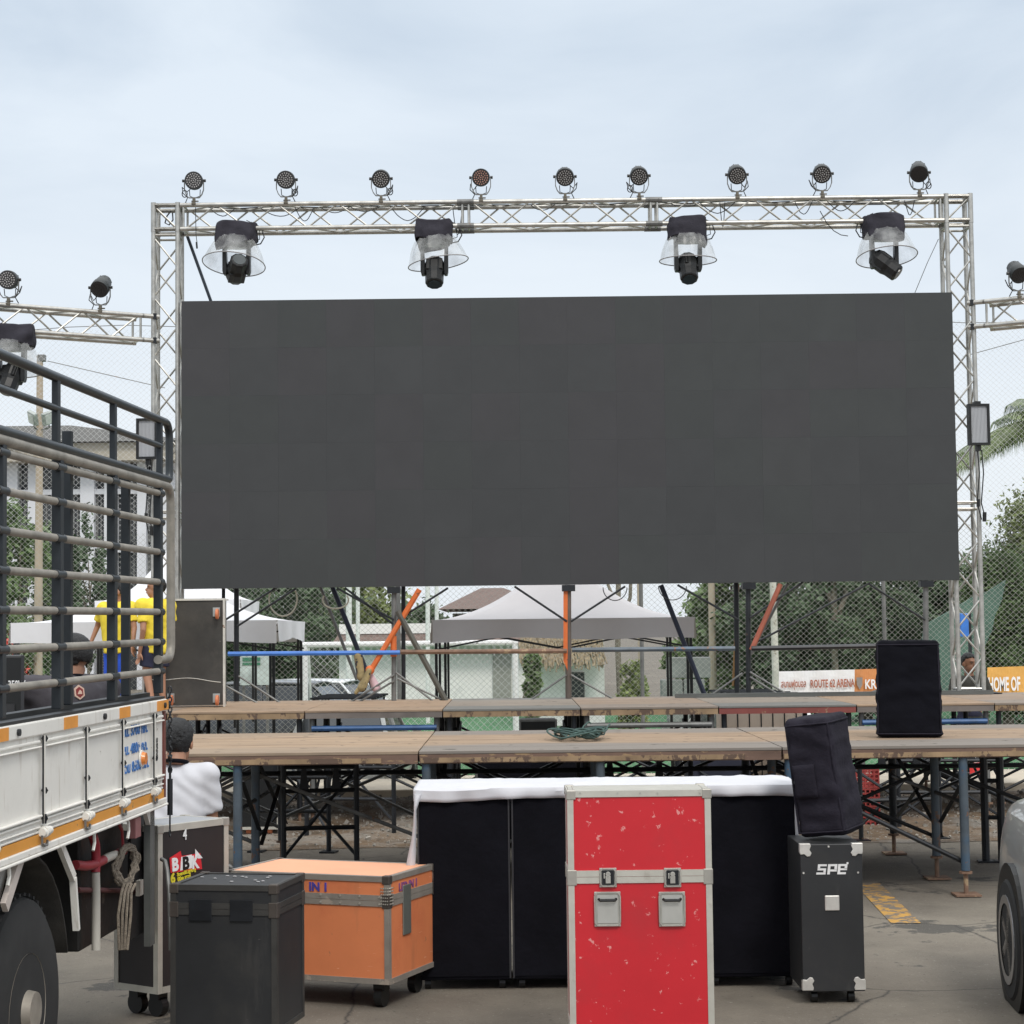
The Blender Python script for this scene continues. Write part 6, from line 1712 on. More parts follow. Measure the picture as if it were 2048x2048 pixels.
# ------------------------------------------------------------------ upright flight case with casters on the rear stage
Yc = 18.95
a, b = P(285, 1200, Yc), P(450, 1200, Yc)
zt_ = P(400, 1197, Yc).z
fc = thing('flight_case', 'scuffed black flight case standing on its side with four orange casters', 'flight case', ((a.x + b.x) / 2, Yc, HB))
FCB = M('scuffed_black_board', (.042, .039, .035), .6, 0, .3, 3, .1, chip=(.42, .39, .34), chip_at=.705, chip_scale=7, dirt=(.075, .068, .058), dirt_at=.5)
k = MB(); k.bb((a.x + .02, Yc, HB + .02), (b.x - .02, Yc + .22, zt_ - .02)); k.build('case_body', FCB, fc)
WEDG = M('scuffed_aluminium_edge', (.62, .60, .55), .5, .3, .12, 9, chip=(.25, .15, .1), chip_at=.62)
k = MB()
for (x_, z_) in ((b.x - .02, None), (a.x, None)): k.bb((x_, Yc - .012, HB + .002), (x_ + .02, Yc + .04, zt_ - .02))
k.bb((a.x, Yc - .012, zt_ - .02), (b.x, Yc + .04, zt_)); k.bb((a.x, Yc + .19, zt_ - .02), (b.x, Yc + .23, zt_))
k.build('edge_profile', WEDG, fc)
for px, py in ((433, 1224), (433, 1396), (342, 1396), (303, 1224)):
    c = P(px, py, Yc)
    k = MB(); k.bb((c.x - .035, Yc - .012, c.z - .045), (c.x + .035, Yc - .001, c.z + .045)); k.bb((c.x - .015, Yc - .05, c.z - .03), (c.x + .015, Yc - .011, c.z + .03)); co = k.build('caster_bracket', M('zinc', (.42, .43, .42), .4, .5, .1), fc)
    k = MB(); cw = c + V((.018, -.075, -.02)); k.cyl(cw - V((.014, 0, 0)), cw + V((.014, 0, 0)), .052, n=20); k.build('caster_wheel', M('orange_rubber', (.62, .20, .09), .6, 0, .15, 8), co, bevel=.006)
# wavy scratch line
k = MB(); k.tube([P(x, 1356 + 3 * math.sin((x - 285) * .05) + (x - 285) * .035, Yc - .001) for x in range(292, 446, 6)], .0035, n=4); k.build('scratch', WEDG, fc)

# ------------------------------------------------------------------ covered speakers
def bag(label, c, w_, d_, h_, rz=0, tilt=(0, 0), seed=1, mat=BLKC, extra=None, taper=0):
    """padded cloth cover; c = middle of the base"""
    t = thing('covered_speaker', label, 'speaker', c, (R(tilt[0]), R(tilt[1]), rz), group='loudspeakers in black cloth covers')
    k = MB(); n = 26
    b = bmesh.new(); bmesh.ops.create_cube(b, size=1.0)
    bmesh.ops.subdivide_edges(b, edges=b.edges, cuts=n, use_grid_fill=True)
    for v in b.verts:
        x, y, z = v.co
        # rounded box
        def rc(p, q, rr): return p
        q = V((x * w_, y * d_, (z + .5) * h_))
        r_ = .035; lim = V((w_ / 2 - r_, d_ / 2 - r_, h_ / 2 - r_)); cc = V((q.x, q.y, q.z - h_ / 2))
        inn = V((max(-lim.x, min(lim.x, cc.x)), max(-lim.y, min(lim.y, cc.y)), max(-lim.z, min(lim.z, cc.z)))); dv = cc - inn
        if dv.length > 1e-6: cc = inn + dv.normalized() * min(dv.length, r_)
        nr = (cc - inn); nr = nr.normalized() if nr.length > 1e-6 else V((0, -1, 0))
        sag = mnoise.noise(V((cc.x * 5 + seed, cc.y * 5, cc.z * 11))) * .010 + mnoise.noise(V((cc.x * 4 + seed * 3, cc.y * 4, cc.z * 24))) * .009 + mnoise.noise(V((cc.x * 14 + cc.z * 20, cc.y * 14 + seed, cc.z * 6))) * .005
        q = cc + nr * sag; tp_ = 1 - taper * (.5 - z) 
        q.z += h_ / 2
        q.x *= 1 + taper * (z + .5)
        if q.z < .03: q.z = max(q.z, 0)
        v.co = q
    me = bpy.data.meshes.new('cover'); b.to_mesh(me); b.free(); me.polygons.foreach_set('use_smooth', [True] * len(me.polygons))
    o = meshobj('cloth_cover', me, mat, t)
    k = MB(); e = .004
    for z in (.03, h_ - .03):
        tf = 1 + taper * (z / h_ - .5 + 0) if False else 1 - taper * (.5 - (z / h_)) * -1 * -1
        ring = []
        for (cx_, cy_, a0) in ((w_ / 2 - .035, -d_ / 2 + .035, -90), (w_ / 2 - .035, d_ / 2 - .035, 0), (-w_ / 2 + .035, d_ / 2 - .035, 90), (-w_ / 2 + .035, -d_ / 2 + .035, 180)):
            for q_ in (0, 30, 60, 90): ring.append(((cx_ + .036 * math.cos(R(a0 + q_))) * (1 + taper * z / h_), cy_ + .036 * math.sin(R(a0 + q_)), z))
        k.tube(ring, .005, n=6, closed=True)
    for sx in (-1, 1):
        k.tube([(sx * (w_ / 2 - .010) * (1 + taper * q_), -d_ / 2 + .009, .03 + (h_ - .06) * q_) for q_ in (0, .25, .5, .75, 1)], .006, n=6)
    k.build('piping', BLKC2, o, local=True, smooth=True)
    if extra: extra(t, w_, d_, h_)
    return t
Yk = 13.55
a, b = P(1763, 1475, Yk), P(1896, 1475, Yk)
bag('loudspeaker in a black cloth cover standing upright on the front stage', ((a.x + b.x) / 2, Yk + .18, HF + .001), b.x - a.x - .01, .32, P(1830, 1281, Yk).z - HF, R(-11), (0, 0), 3, BLKC, taper=-.05)
# SPE case and the leaning covered speaker
Ys = 9.15
a, b = P(1600, 1700, Ys), P(1724, 1700, Ys)
zt_ = P(1660, 1688, Ys).z
WT = M('letter_white', (.75, .75, .75), .6)
sp = thing('flight_case', 'black case with white SPE lettering under the leaning covered speaker', 'flight case', ((a.x + b.x) / 2, Ys, 0))
CB = M('black_laminate', (.024, .025, .027), .45, 0, .15, 4, .03, dirt=(.045, .043, .04), dirt_at=.55, scr=[((.14, .13, .12), .70, 6, (2, 2, 14)), ((.12, .11, .10), .71, 6, (12, 12, 2)), ((.09, .085, .08), .6, 2.2, (3, 3, .6), .3)])
k = MB(); k.bb((a.x, Ys, .06), (b.x, Ys + .42, zt_)); k.build('case_body', CB, sp, bevel=.004)
NIK = M('bright_nickel', (.70, .68, .64), .35, .5, .15, 12)
for sx, x_ in ((1, a.x), (-1, b.x)):
    for z_, sz_ in ((zt_, -1), (.07, 1)):
        k = MB(); pts = [(0, 0), (.052, 0), (.055, .012), (.048, .030), (.058, .045), (.050, .060), (.036, .062), (.022, .05), (.004, .052), (0, .04)]
        k.prism([(x_ + sx * (-.003 + px_), z_ + sz_ * (-.003 + pz_)) for px_, pz_ in pts], Ys - .006, Ys + .03); k.build('corner_fitting', NIK, sp, bevel=.002)
k = MB()
for px, py in ((1657, 1693), (1607, 1746), (1716, 1745)): c = P(px, py, Ys); k.cyl((c.x, Ys - .003, c.z), (c.x, Ys, c.z), .005, n=8)
k.build('screw', NIK, sp)
# letters s p e built as slanted strokes
def stroke_letters(org, hgt, parent, mat):
    k = MB(); u = hgt / 5; sk = .12
    segs = {'s': [(0, 4, 4.4, 5), (0, 2.9, 1.2, 4), (0, 2, 4.2, 3), (3, .9, 4.2, 2), (-.4, 0, 4.2, 1)], 'p': [(0, 4, 4.6, 5), (0, 0, 1.3, 4), (3.3, 2.2, 4.6, 4), (1.3, 1.4, 4.6, 2.4)], 'e': [(0, 4, 4.6, 5), (0, 1, 1.3, 4), (3.3, 2.6, 4.6, 4), (1.3, 2.0, 4.6, 2.9), (0, 0, 4.2, 1)]}
    xo = 0
    for ch_ in 'spe':
        for (x0, y0, x1, y1) in segs[ch_]:
            pts = [(xo + x0, y0), (xo + x1, y0), (xo + x1, y1), (xo + x0, y1)]
            k.prism([(org.x + (p_ + q_ * sk) * u, org.z + q_ * u) for p_, q_ in pts], org.y - .002, org.y - .0006)
        xo += 5.0
    c_ = (org.x + (xo + .2) * u, org.z + 5.4 * u); k.cyl((c_[0], org.y - .002, c_[1]), (c_[0], org.y - .0006, c_[1]), u * .55, n=12)
    return k.build('lettering', mat, parent)
q = P(1634, 1749, Ys); stroke_letters(V((q.x, Ys, q.z)), 20 * Ys / FPX, sp, WT)
k = MB(); c = P(1664, 1800, Ys); k.bb((c.x - .035, Ys - .006, c.z - .05), (c.x + .035, Ys + .002, c.z + .022)); k.build('handle_plate', NIK, sp, bevel=.004)
k = MB()
for x_ in (a.x + .06, b.x - .06):
    for y_ in (Ys + .06, Ys + .36): k.cyl((x_ - .015, y_, .03), (x_ + .015, y_, .03), .03, n=14)
k.build('caster', BLK, sp)
def pocket(t, w_, d_, h_):
    k = MB()
    def fn(s, v): return V((-w_ / 2 + .03 + (w_ * .45) * s, -d_ / 2 - .012 - .008 * math.sin(math.pi * s) * math.sin(math.pi * v), h_ * (.34 + .28 * v)))
    k.grid(fn, 8, 8); o = k.build('pocket', BLKC2, t, local=True, smooth=True, fix=False); o.modifiers.new('s', 'SOLIDIFY').thickness = .006
g = P(1668, 1690, Ys + .17)
t = bag('loudspeaker in a black cloth cover leaning to the left on top of the lettered case', (g.x, Ys + .21, zt_ + .004), .255, .26, .585, R(-33), (0, 0), 7, BLKC2, pocket, taper=-.06)
t.rotation_euler = (Matrix.Rotation(R(-7), 3, 'Y') @ Matrix.Rotation(R(-33), 3, 'Z')).to_euler(); t.location.z += .02

# ------------------------------------------------------------------ table row: black cabinets under the white cloth
Yt = 9.6
xa, xb = P(832, 1600, Yt).x, P(1594, 1600, Yt).x
ztb = P(1200, 1576, Yt).z
labs = ['leftmost tall black cloth fronted cabinet under the white cloth', 'tall black cabinet under the white cloth just left of the red case', 'black cabinet under the white cloth hidden behind the red case', 'rightmost tall black cabinet under the white cloth right of the red case']
edges = [xa, P(1021, 1650, Yt).x, P(1215, 1650, Yt).x, P(1408, 1650, Yt).x, xb]
for i in range(4):
    x0_, x1_ = edges[i], edges[i + 1]
    c = thing('black_cabinet', labs[i], 'cabinet', ((x0_ + x1_) / 2, Yt, 0), group='black cabinets in a row under the white cloth')
    k = MB(); k.bb((x0_ + .004, Yt + .012, .05), (x1_ - .004, Yt + .60, ztb - .012)); k.build('cabinet_body', BLKC, c, bevel=.01)
    k = MB()
    def fn(s, v, x0_=x0_, x1_=x1_, i=i): return V((x0_ + .012 + (x1_ - x0_ - .024) * s, Yt + .006 + .006 * mnoise.noise(V((s * 2 + i * 5, v * 4, 1))), .07 + (ztb - .10) * v))
    k.grid(fn, 12, 20); k.build('front_cloth', BLKC, c, smooth=True, fix=False)
    k = MB()
    for x_ in (x0_ + .009, x1_ - .009): k.bb((x_ - .004, Yt + .002, .06), (x_ + .004, Yt + .014, ztb - .02))
    k.build('edge_trim', M('dark_trim', (.05, .05, .055), .4, .5), c)
    k = MB()
    for x_ in (x0_ + .05, x1_ - .05):
        for y_ in (Yt + .07, Yt + .53): k.cyl((x_ - .015, y_, .028), (x_ + .015, y_, .028), .028, n=12)
    k.build('caster', BLK, c)
# white cloth draped over them
k = MB()
yb_ = Yt + .63; nu, nv = 110, 44
def drape(s, v):
    # v 0 = front hem, up the front, over the top, down the back
    x = xa - .012 + (xb - xa + .024) * s
    fr = .044 + .010 * math.sin(s * 7.5 + .6) + .005 * math.sin(s * 19)
    # front drop grows a little to the left
    fr += .006 * (1 - s)
    bk = .12
    Lt = yb_ - Yt; tot = fr + Lt + bk; d = v * tot
    wr_ = .008 * mnoise.noise(V((s * 13, v * 5, 2))) + .006 * mnoise.noise(V((s * 34, v * 12, 5)))
    if d < fr: 
        return V((x, Yt - .012 - (.007 * math.sin(s * 31) + .006 * math.sin(s * 77 + 1)) * (1 - d / fr), ztb - (fr - d) + .002))
    d -= fr
    if d < Lt:
        e = min(d, Lt - d); return V((x, Yt - .006 + d, ztb + .006 + abs(wr_) * min(1, e * 20) + .012 * math.sin(math.pi * min(1, d / Lt)) * abs(math.sin(s * 9))))
    d -= Lt; return V((x, yb_ + .004, ztb - d))
k.grid(drape, nu, nv)
cl = k.build('white_cloth', WHITEC, smooth=True, fix=False); cl.modifiers.new('s', 'SOLIDIFY').thickness = .004
tag(cl, 'white cloth spread over the row of black cabinets behind the red case', 'cloth')
# side falls are parts of the same cloth
def sidefall(px_pts, xw, sg):
    k = MB(); n = len(px_pts)
    vs = []; 
    for (y_px, a_, b_) in px_pts:
        p = P(a_, y_px, Yt - .02); q = P(b_, y_px, Yt - .02); vs += [p, (p + q) / 2 + V((0, -.01, 0)), q]
    fs = []
    for i in range(n - 1):
        for j_ in range(2): fs.append((i * 3 + j_, i * 3 + j_ + 1, i * 3 + 4 + j_, i * 3 + 3 + j_))
    k.add(vs, fs); o = k.build('side_fall', WHITEC, cl, smooth=True, fix=False); o.modifiers.new('s', 'SOLIDIFY').thickness = .004
sidefall([(1588, 830, 842), (1620, 829, 832), (1650, 828, 832), (1680, 824, 831), (1705, 818, 831), (1730, 813, 830), (1790, 808, 829), (1850, 806, 830)], 0, -1)
sidefall([(1576, 1590, 1598), (1610, 1590, 1600), (1650, 1591, 1597), (1690, 1593, 1596), (1730, 1596, 1598)], 0, 1)

# ------------------------------------------------------------------ flight cases in front
def case(name, label, c4, ztop, zbot, body, trim, parent_cat='flight case', split=None, balls=True, depth_=None, tw=.03, casters=True, corner=None, label_extra=None):
    """c4 = front-left, front-right, back-right, back-left corner (xy) of a box"""
    pts = [V((p.x, p.y, 0)) for p in c4]
    ctr = sum(pts, V((0, 0, 0))) / 4
    ex = (pts[1] - pts[0]); w_ = ex.length; ex.normalize(); ey = V((-ex.y, ex.x, 0)); d_ = abs((pts[2] - pts[1]).dot(ey))
    rz = math.atan2(ex.y, ex.x)
    t = thing(name, label, parent_cat, (ctr.x, ctr.y, 0), (0, 0, rz))
    k = MB(); k.bb((-w_ / 2 + .004, -d_ / 2 + .004, zbot), (w_ / 2 - .004, d_ / 2 - .004, ztop - .004)); k.build('case_body', body, t, local=True)
    k = MB()
    for (x_, y_) in ((-1, -1), (1, -1), (1, 1), (-1, 1)):
        X_, Y_ = x_ * w_ / 2, y_ * d_ / 2
        k.bb((X_, Y_, zbot), (X_ - x_ * tw, Y_ - y_ * .006, ztop - .0)); k.bb((X_ + x_ * .0006, Y_ - y_ * .007, zbot), (X_ - x_ * .006, Y_ - y_ * tw, ztop - .0005))
    zz_ = [(ztop, -1)] + ([(zbot, 1)] if not split else [(split, 1), (split - .0015, -1), (zbot, 1)])
    for z_, sz_ in zz_:
        z1_ = z_ + sz_ * tw
        for y_ in (-1, 1): k.bb((-w_ / 2 + tw + .0006, y_ * (d_ / 2 + .0009), min(z_, z1_)), (w_ / 2 - tw - .0006, y_ * (d_ / 2 - .005), max(z_, z1_)))
        for x_ in (-1, 1): k.bb((x_ * (w_ / 2 + .0012), -d_ / 2 + tw + .001, min(z_, z1_)), (x_ * (w_ / 2 - .005), d_ / 2 - tw - .001, max(z_, z1_)))
    for y_ in (-1, 1): k.bb((-w_ / 2 + .0066, y_ * (d_ / 2 - .0066), ztop - .0035), (w_ / 2 - .0066, y_ * (d_ / 2 - tw), ztop + .0006))
    for x_ in (-1, 1): k.bb((x_ * (w_ / 2 - .0067), -d_ / 2 + tw + .0005, ztop - .0035), (x_ * (w_ / 2 - tw), d_ / 2 - tw - .0005, ztop + .0009))
    k.build('edge_profile', trim, t, local=True)
    if balls:
        for x_ in (-1, 1):
            for y_ in (-1, 1):
                for z_, sz_ in ((ztop, -1),) + (((split, 0),) if split else ()):
                    k = MB(); q = V((x_ * w_ / 2, y_ * d_ / 2, z_)); s_ = .036
                    k.bb((q.x + x_ * .004, q.y + y_ * .003, q.z + (.003 if sz_ else s_ * .8)), (q.x - x_ * s_, q.y - y_ * .004, q.z - s_)); k.bb((q.x + x_ * .003, q.y + y_ * .0035, q.z + (.0025 if sz_ else s_ * .78)), (q.x - x_ * .004, q.y - y_ * s_, q.z - s_ * .99))
                    if sz_: k.bb((q.x + x_ * .002, q.y + y_ * .002, q.z - .003), (q.x - x_ * s_ * .98, q.y - y_ * s_ * .98, q.z + .0045))
                    k.build('corner_fitting', corner or NIK, t, local=True, bevel=.003)
    if casters:
        for x_ in (-1, 1):
            for y_ in (-1, 1):
                k = MB(); q = V((x_ * (w_ / 2 - .08), y_ * (d_ / 2 - .08), .05)); k.cyl(q - V((.02, 0, 0)), q + V((.02, 0, 0)), .05, n=18); k.bb((q.x - .03, q.y - .03, .08), (q.x + .03, q.y + .03, zbot)); k.build('caster', BLK, t, local=True)
    return t, w_, d_
REDL = M('scratched_red_laminate', (.56, .016, .026), .42, 0, .05, 3, .03, chip=(.70, .26, .25), chip_at=.645, chip_scale=24, dirt=(.46, .022, .03), dirt_at=.56, scr=[((.66, .30, .27), .70, 5, (1.5, 1, 14)), ((.62, .26, .24), .705, 5, (12, 1, 1.5)), ((.25, .02, .02), .70, 8, (2, 1, 6))])
EDG = M('worn_aluminium_edge', (.58, .56, .50), .42, .45, .08, 12, .05, dirt=(.36, .32, .27), dirt_at=.6, dirt_scale=9)
EDGD = M('dull_alu_edge', (.30, .27, .235), .5, .3, .15, 10, .1, chip=(.42, .36, .3), chip_at=.62)
Yr = 8.0
p0, p1 = P(1134, 1580, Yr), P(1421, 1580, Yr); zr = P(1280, 1581, Yr).z
zsplit = P(1280, 1753, Yr).z
t, w_, d_ = case('flight_case', 'bright red flight case with aluminium edges in the centre foreground', [V((p0.x, Yr, 0)), V((p1.x, Yr, 0)), V((p1.x, Yr + .30, 0)), V((p0.x, Yr + .30, 0))], zr, .12, REDL, EDG, split=zsplit + .0008, tw=.026, corner=M('dull_nickel', (.42, .40, .36), .45, .5, .15, 12))
k = MB(); k.bb((-w_ / 2 + .028, -d_ / 2 + .028, zr - .003), (w_ / 2 - .028, d_ / 2 - .028, zr + .0004)); k.build('top_panel', EDG, t, local=True)
def local_px(t, px, py, dz=0): 
    q = P(px, py, Yr); return V((q.x - t.location.x, -d_ / 2, q.z))
STEEL = M('zinc_latch', (.50, .49, .45), .35, .6, .15, 15)
for px in (1216, 1345):
    c = local_px(t, px, 1755); s_ = Yr / FPX
    k = MB(); k.bb((c.x - 17 * s_, c.y - .004, c.z - 19 * s_), (c.x + 17 * s_, c.y - .0015, c.z + 19 * s_)); lo_ = k.build('latch', STEEL, t, local=True, bevel=.0015)
    k = MB(); k.tube([(c.x + a * 15 * s_, c.y - .006, c.z + b * 17 * s_) for a, b in ((-1, -.7), (-.7, -1), (.7, -1), (1, -.7), (1, .7), (.7, 1), (-.7, 1), (-1, .7))], .004, n=6, closed=True); k.build('latch_rim', STEEL, lo_, local=True, smooth=True)
    k = MB(); k.bb((c.x - 12 * s_, c.y - .0075, c.z - 14 * s_), (c.x + 12 * s_, c.y - .0042, c.z + 14 * s_)); k.build('latch_dish', DARKM, lo_, local=True)
    k = MB(); k.bb((c.x - 5 * s_, c.y - .013, c.z - 11 * s_), (c.x + 5 * s_, c.y - .0076, c.z + 3 * s_)); k.cyl((c.x, c.y - .014, c.z + 7 * s_), (c.x, c.y - .0076, c.z + 7 * s_), 5 * s_, n=14); k.bb((c.x - 9 * s_, c.y - .012, c.z - 1.5 * s_), (c.x - 6 * s_, c.y - .0076, c.z + 9 * s_)); k.build('latch_key', STEEL, lo_, local=True, bevel=.001)
    c = local_px(t, px - 1, 1818)
    k = MB(); k.bb((c.x - 26 * s_, c.y - .004, c.z - 34 * s_), (c.x + 26 * s_, c.y - .0015, c.z + 34 * s_)); ho = k.build('handle_plate', STEEL, t, local=True, bevel=.0015)
    k = MB(); k.tube([(c.x + a * 25 * s_, c.y - .006, c.z + b * 32 * s_) for a, b in ((-1, -.8), (-.8, -1), (.8, -1), (1, -.8), (1, .8), (.8, 1), (-.8, 1), (-1, .8))], .004, n=6, closed=True); k.build('plate_rim', STEEL, ho, local=True, smooth=True)
    k = MB(); k.bb((c.x - 20 * s_, c.y - .007, c.z - 27 * s_), (c.x + 20 * s_, c.y - .0042, c.z + 27 * s_)); k.build('handle_dish', M('pale_steel', (.6, .6, .57), .3, .6), ho, local=True)
    k = MB(); k.tube([(c.x - 17 * s_, c.y - .008, c.z + 20 * s_), (c.x - 15 * s_, c.y - .02, c.z + 18 * s_), (c.x + 15 * s_, c.y - .02, c.z + 18 * s_), (c.x + 17 * s_, c.y - .008, c.z + 20 * s_)], .006, n=8); k.build('grip', BLK, ho, local=True, smooth=True)
k = MB()
for px in (1160, 1235, 1280, 1315, 1400):
    for py in (1581 + 5,): c = local_px(t, px, py); k.cyl((c.x, c.y - .004, c.z), (c.x, c.y, c.z), .004, n=8)
k.build('rivet', STEEL, t, local=True)

ORL = M('orange_laminate', (.66, .21, .085), .55, 0, .06, 4, .03, dirt=(.55, .14, .06), dirt_at=.52, chip=(.40, .16, .08), chip_at=.67, chip_scale=14, scr=[((.80, .45, .30), .66, 5, (2, 2, 16)), ((.25, .12, .07), .69, 6, (9, 9, 2)), ((.42, .15, .07), .56, 1.6, (3, 3, .6), .2)])
ORT = M('pale_orange_top', (.74, .36, .21), .6, 0, .06, 3, .03, dirt=(.65, .30, .18), dirt_at=.55)  # lid top coloured paler than the sides
zo = .63
c4 = [G(456, 1741, zo), G(784, 1754, zo), G(870, 1727, zo), G(543, 1717, zo)]
t, w_, d_ = case('flight_case', 'low orange flight case with blue stencilled letters and steel corners', c4, zo, .12, ORL, EDGD, split=zo - .115, tw=.026, corner=M('dark_riveted_corner', (.10, .085, .075), .5, .5, .2))
k = MB(); k.bb((-w_ / 2 + .032, -d_ / 2 + .032, zo - .003), (w_ / 2 - .032, d_ / 2 - .032, zo + .0002)); k.build('top_panel', ORT, t, local=True)
BLL = M('stencil_blue', (.06, .05, .30), .6, 0, .2, 20)
text('IN 1', .058, BLL, 'lettering', t, V((w_ / 2 - .43, -d_ / 2 - .0005 + .003, zo - .080)), (1, 0, 0), (0, 0, 1), local=True, bold=.002)
text('LED IN 1', .052, M('stencil_violet', (.22, .07, .20), .6, 0, .2, 20), 'lettering', t, V((w_ / 2 - .003, -d_ / 2 + .12, zo - .082)), (0, 1, 0), (0, 0, 1), local=True, bold=.002, sx=1.1)
k = MB()
for i in range(8):
    x_ = w_ / 2 - .05 - i * .105
    for dz_ in (-.016, .018): k.cyl((x_, -d_ / 2 - .005, zo - .115 + dz_), (x_, -d_ / 2 + .001, zo - .115 + dz_), .0048, n=8)
for a_ in range(4):
    for b_ in range(6):
        k.cyl((w_ / 2 - .006 - a_ * .011, -d_ / 2 - .006, zo - .055 - b_ * .015), (w_ / 2 - .006 - a_ * .011, -d_ / 2, zo - .055 - b_ * .015), .0035, n=6)
        k.cyl((w_ / 2, -d_ / 2 + .006 + a_ * .011, zo - .055 - b_ * .015), (w_ / 2 + .006, -d_ / 2 + .006 + a_ * .011, zo - .055 - b_ * .015), .0035, n=6)
k.build('rivet', M('rivet_bright', (.6, .57, .5), .35, .6), t, local=True)
k = MB(); k.bb((w_ / 2 - .004, -d_ / 2 + .16, zo - .30), (w_ / 2 + .004, -d_ / 2 + .25, zo - .06)); k.build('butterfly_latch', M('latch_grey', (.20, .21, .19), .4, .5), t, local=True, bevel=.003)
k = MB(); k.bb((-w_ / 2 + .1, -d_ / 2 - .004, zo - .34), (-w_ / 2 + .22, -d_ / 2 - .0012, zo - .2)); k.build('handle_plate', STEEL, t, local=True, bevel=.003)

zk = .74
c4 = [G(338, 1768, zk), G(506, 1770, zk), G(613, 1751, zk), G(449, 1743, zk)]
cc_ = sum(c4, V((0, 0, 0))) / 4; c4 = [cc_ + (p_ - cc_) * 1.26 for p_ in c4]
b_ = G(506, 1770, zk); cR = G(613, 1751, zk); exv = V((c4[1].x - c4[0].x, c4[1].y - c4[0].y, 0))
t, w_, d_ = case('flight_case', 'low black flight case in front of the lettered case at the bottom left', c4, zk, .12, CB, M('black_steel_edge', (.06, .058, .055), .45, .3, .2, 9, chip=(.3, .28, .25), chip_at=.68), split=zk - .10, tw=.024, corner=M('dark_riveted_corner', (.10, .085, .075), .5, .5, .2))
k = MB(); rs = random.Random(6)
for i in range(12):
    x_, y_ = rs.uniform(-w_ / 2 + .05, w_ / 2 - .05), rs.uniform(-d_ / 2 + .04, d_ / 2 - .04); k.ell((x_, y_, zk - .001), (.009, .006, .003))
k.build('pale_spots', M('chalk_spot', (.35, .35, .36), .8), t, local=True)
k = MB()
for x_ in (-.1, .08): k.bb((x_ - .05, -d_ / 2 - .005, zk - .15), (x_ + .05, -d_ / 2 - .0015, zk - .06))
k.each('latch', DARKM, t, local=True, bevel=.003)
# black case number 4
z4 = .90
c4 = [G(316, 1653, z4), G(457, 1636, z4), G(440, 1618, z4), G(262, 1640, z4)]
ex = (c4[1] - c4[0]).normalized(); ey = V((-ex.y, ex.x, 0)); c4[2] = c4[1] + ey * .30; c4[3] = c4[0] + ey * .30
t, w_, d_ = case('flight_case', 'black flight case numbered 4 with red and white torn logo sticker', c4, z4, .12, M('black_laminate_brownish', (.022, .018, .019), .5, 0, .15, 4), EDG, tw=.03, corner=M('dull_nickel', (.42, .40, .36), .45, .5, .15, 12), balls=True)
k = MB(); k.bb((-w_ / 2 + .032, -d_ / 2 + .032, z4 - .003), (w_ / 2 - .032, d_ / 2 - .032, z4 + .0002)); k.build('top_panel', M('grey_top', (.33, .34, .36), .5, 0, .08, 4), t, local=True)
Ri = Euler((0, 0, -t.rotation_euler.z)).to_matrix()
def loc4(px, py):
    n = Euler((0, 0, t.rotation_euler.z)).to_matrix() @ V((0, -1, 0)); pt = t.location + n * (d_ / 2)
    q = PP(px, py, pt, n); r_ = Ri @ (q - t.location); r_.y = -d_ / 2; return r_
s4 = (t.location.y) / FPX
q = loc4(366, 1680); text('4', 30 * s4, WT, 'number', t, q + V((0, .0005, 0)), (1, 0, 0), (0, 0, 1), local=True, bold=.0006, sx=.7)
RDS = M('sticker_red', (.62, .02, .03), .5); YLS = M('sticker_yellow', (.72, .62, .04), .5)
def poly4(pts, mat, name, dy):
    k = MB(); pp = [loc4(*p) for p in pts]; k.prism([(a.x, a.z) for a in pp][::-1], -d_ / 2 - dy - .0008, -d_ / 2 - dy + .0004); return k.build(name, mat, t, local=True)
poly4([(339, 1716), (361, 1702), (363, 1712), (400, 1706), (404, 1738), (341, 1746)], RDS, 'sticker', .0005)
poly4([(390, 1698), (405, 1716), (396, 1717), (390, 1713)], WT, 'sticker', .0012)
poly4([(362, 1714), (383, 1709), (384, 1736), (360, 1741)], WT, 'sticker', .0018)
for s_, px, m_, w0 in (('B', 343, WT, .9), ('B', 364, BLK, .95), ('K', 383, WT, .8)):
    q = loc4(px, 1742 if px < 350 else 1739 if px < 380 else 1737); text(s_, 34 * s4, m_, 'lettering', t, q + V((0, -.0024, 0)), (1, 0, .02), (-.02, 0, 1), local=True, bold=.0035, sx=w0)
q = loc4(341, 1766); text('6', 26 * s4, YLS, 'lettering', t, q + V((0, -.001, 0)), (1, 0, 0), (0, 0, 1), local=True, bold=.0025, sx=.9)
for s_, px, py in (('Sound&Lighting', 354, 1753), ('บีบีเค ซาวด์', 355, 1763)):
    q = loc4(px, py); text(s_, 10 * s4, YLS, 'lettering', t, q + V((0, -.001, 0)), (1, 0, .12), (-.12, 0, 1), local=True, bold=.0007, sx=.8)
# bent grey tube beside it
k = MB(); k.tube([P(323, 1718, 8.9), P(330, 1722, 8.88), P(334, 1740, 8.85), P(338, 1780, 8.8), P(341, 1900, 8.8)], .010, n=8); tag(k.build('bent_tube', GREYM, smooth=True), 'bent grey tube standing between the truck tail and the black cases', 'tube')

